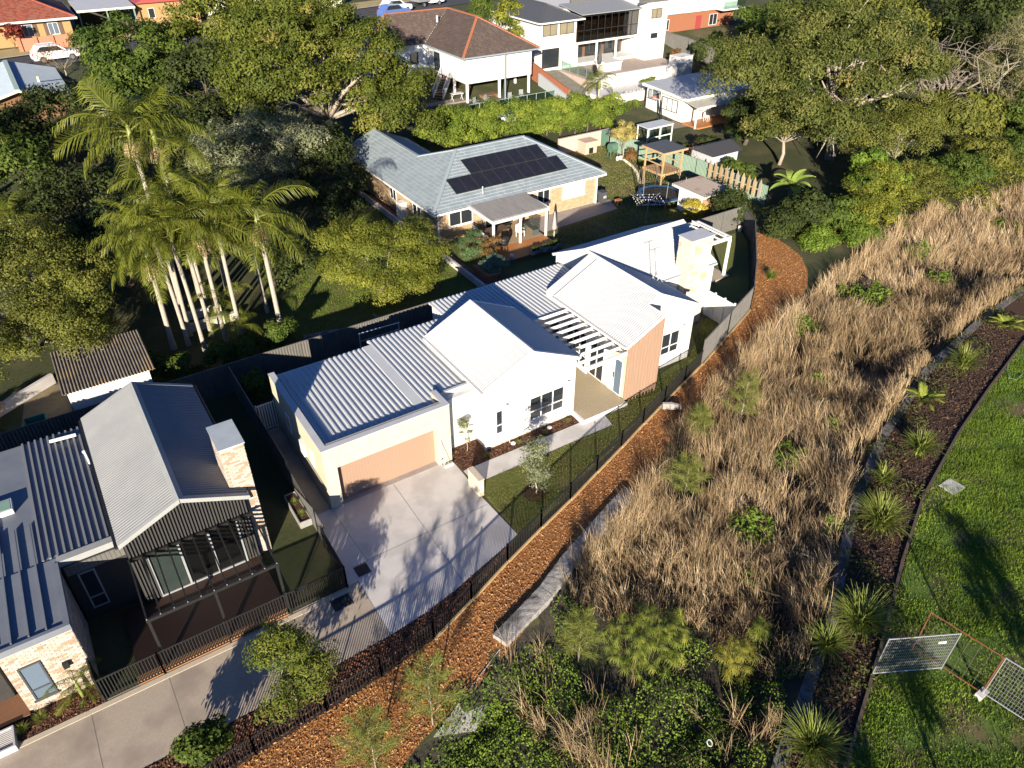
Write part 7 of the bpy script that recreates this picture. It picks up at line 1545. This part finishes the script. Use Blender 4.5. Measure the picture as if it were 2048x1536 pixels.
def sedge(cx, cy, rr, n, label, seed, m=L_sedge):
    r = np.random.default_rng(seed); Vs, Fs, T = [], [], []; k = 0; mb = MB()
    t = thing('umbrella_sedge', label, 'sedge', (cx,cy,z1(cx,cy)))
    for i in range(n):
        a = r.uniform(0,6.3); q = rr*math.sqrt(r.random()); x, y = q*math.cos(a), q*math.sin(a)*.8; z = 1.25-.5*(q/rr)**2+r.normal(0,.12); mb.tube([(x*.8,y*.8,0),(x,y,z)], .008, 3, False); tl = r.normal(0,.25,2); tc_ = np.clip(r.normal(.5,.25),0,1)
        for j in range(15):
            b = j*6.283/15+r.uniform(-.1,.1); d = np.array([math.cos(b), math.sin(b), -.15+tl[0]*math.cos(b)+tl[1]*math.sin(b)]); L_ = r.uniform(.2,.3); p = np.array([x,y,z]); e = p+d*L_-np.array([0,0,.05]); s_ = np.array([-math.sin(b),math.cos(b),0])*.012
            mid = p+d*L_*.5+np.array([0,0,.02]); Vs += [p-s_*.4,p+s_*.4,mid+s_,mid-s_,e+s_*.1,e-s_*.1]; Fs += [[k,k+1,k+2,k+3],[k+3,k+2,k+4,k+5]]; k += 6; T += [tc_, tc_]
    link('umbels', npmesh('umbels', np.array(Vs), np.array(Fs), np.array(T)), m, t); part(t, 'stems', mb, mat('sedge_stem', (.12,.16,.04)), local=True)
sedge(7.3,-12.5,1.75,150,'large bright umbrella sedge clump among the weeds below the reeds',51); sedge(9.4,-14.9,.85,48,'small yellowish umbrella sedge clump lower right of the large one',52,leafmat('sedge_yellow',(.2,.2,.02),(.42,.38,.08))); sedge(11.0,-14.6,.5,16,'thin green sedge near the creek edge',53)
def grass(name, label, test, bounds, n, m, seed, h=(.04,.1), w_=.018, mask=None):
    r = np.random.default_rng(seed); P = r.uniform((bounds[0],bounds[2]),(bounds[1],bounds[3]),(n*3,2)); P = P[test(P)]
    if mask is not None: P = P[r.random(len(P)) < mask(P)]
    P = P[:n]; n = len(P); a = r.uniform(0,2*PI,n); hh = r.uniform(*h,n)*np.clip(1+.5*noise2(P,1.8,seed),.4,1.8); s_ = np.column_stack([np.cos(a),np.sin(a),np.zeros(n)])*w_; b = np.column_stack([P,np.full(n,.012)]); tip = b+np.column_stack([r.normal(0,.45,n)*hh,r.normal(0,.45,n)*hh,hh])
    V = np.stack([b-s_,b+s_,tip],1).reshape(-1,3); o = link(name, npmesh(name, V, np.arange(3*n).reshape(n,3), np.clip(.5+.35*noise2(P,.7,seed+2)+r.normal(0,.2,n),0,1)), m); return tag(o, label, 'grass', kind='stuff')
parkp = np.array([(9.6,-19.5),(14.5,-17.4),(22.7,-13.8),(28.4,-12.1),(39.6,-9.4),(46,-8.6),(46,-16),(14,-26),(5,-24)])
grass('park_grass', 'short bright green park grass at the lower right', lambda P: inside(P, parkp), (5,46,-26,-8), 150000, L_lawn, 61, (.05,.12), .016, lambda P: np.clip(.9+.9*noise2(P,.9,66),.05,1))
fl_ = np.array([(6.08,-5.7),(7.1,-5.8),(9.2,-5.15),(11.3,-4.4),(13.4,-3.6),(15.5,-2.85),(17.7,-2.05),(19.9,-1.25),(21.8,-.55),(25.3,.9),(28.6,2.3),(26.2,3.2),(22,.4),(14.5,-.9),(14.25,-2.12),(6.12,-2.06)])
grass('front_lawn_grass', 'mown olive green grass of the front lawn', lambda P: inside(P, fl_), (6,29,-6,3.5), 42000, L_law2, 62, (.03,.07), .012)
ml_ = np.array([(3.6,12.7),(16,12.3),(16.1,30),(4.5,30)])
grass('middle_lawn_grass', 'sunny patchy grass of the middle lawn', lambda P: inside(P, ml_), (3,17,12,30), 30000, L_lawn, 63, (.04,.10), .02)
yl_ = np.array([(24.5,11.8),(43,11.8),(43,33),(33.5,33),(33.5,19.5),(24.5,18.5)])
grass('yard_grass_blades', 'worn grass of the brick house yard', lambda P: inside(P, yl_), (24,43,11,33), 26000, L_law2, 64, (.05,.11), .025)
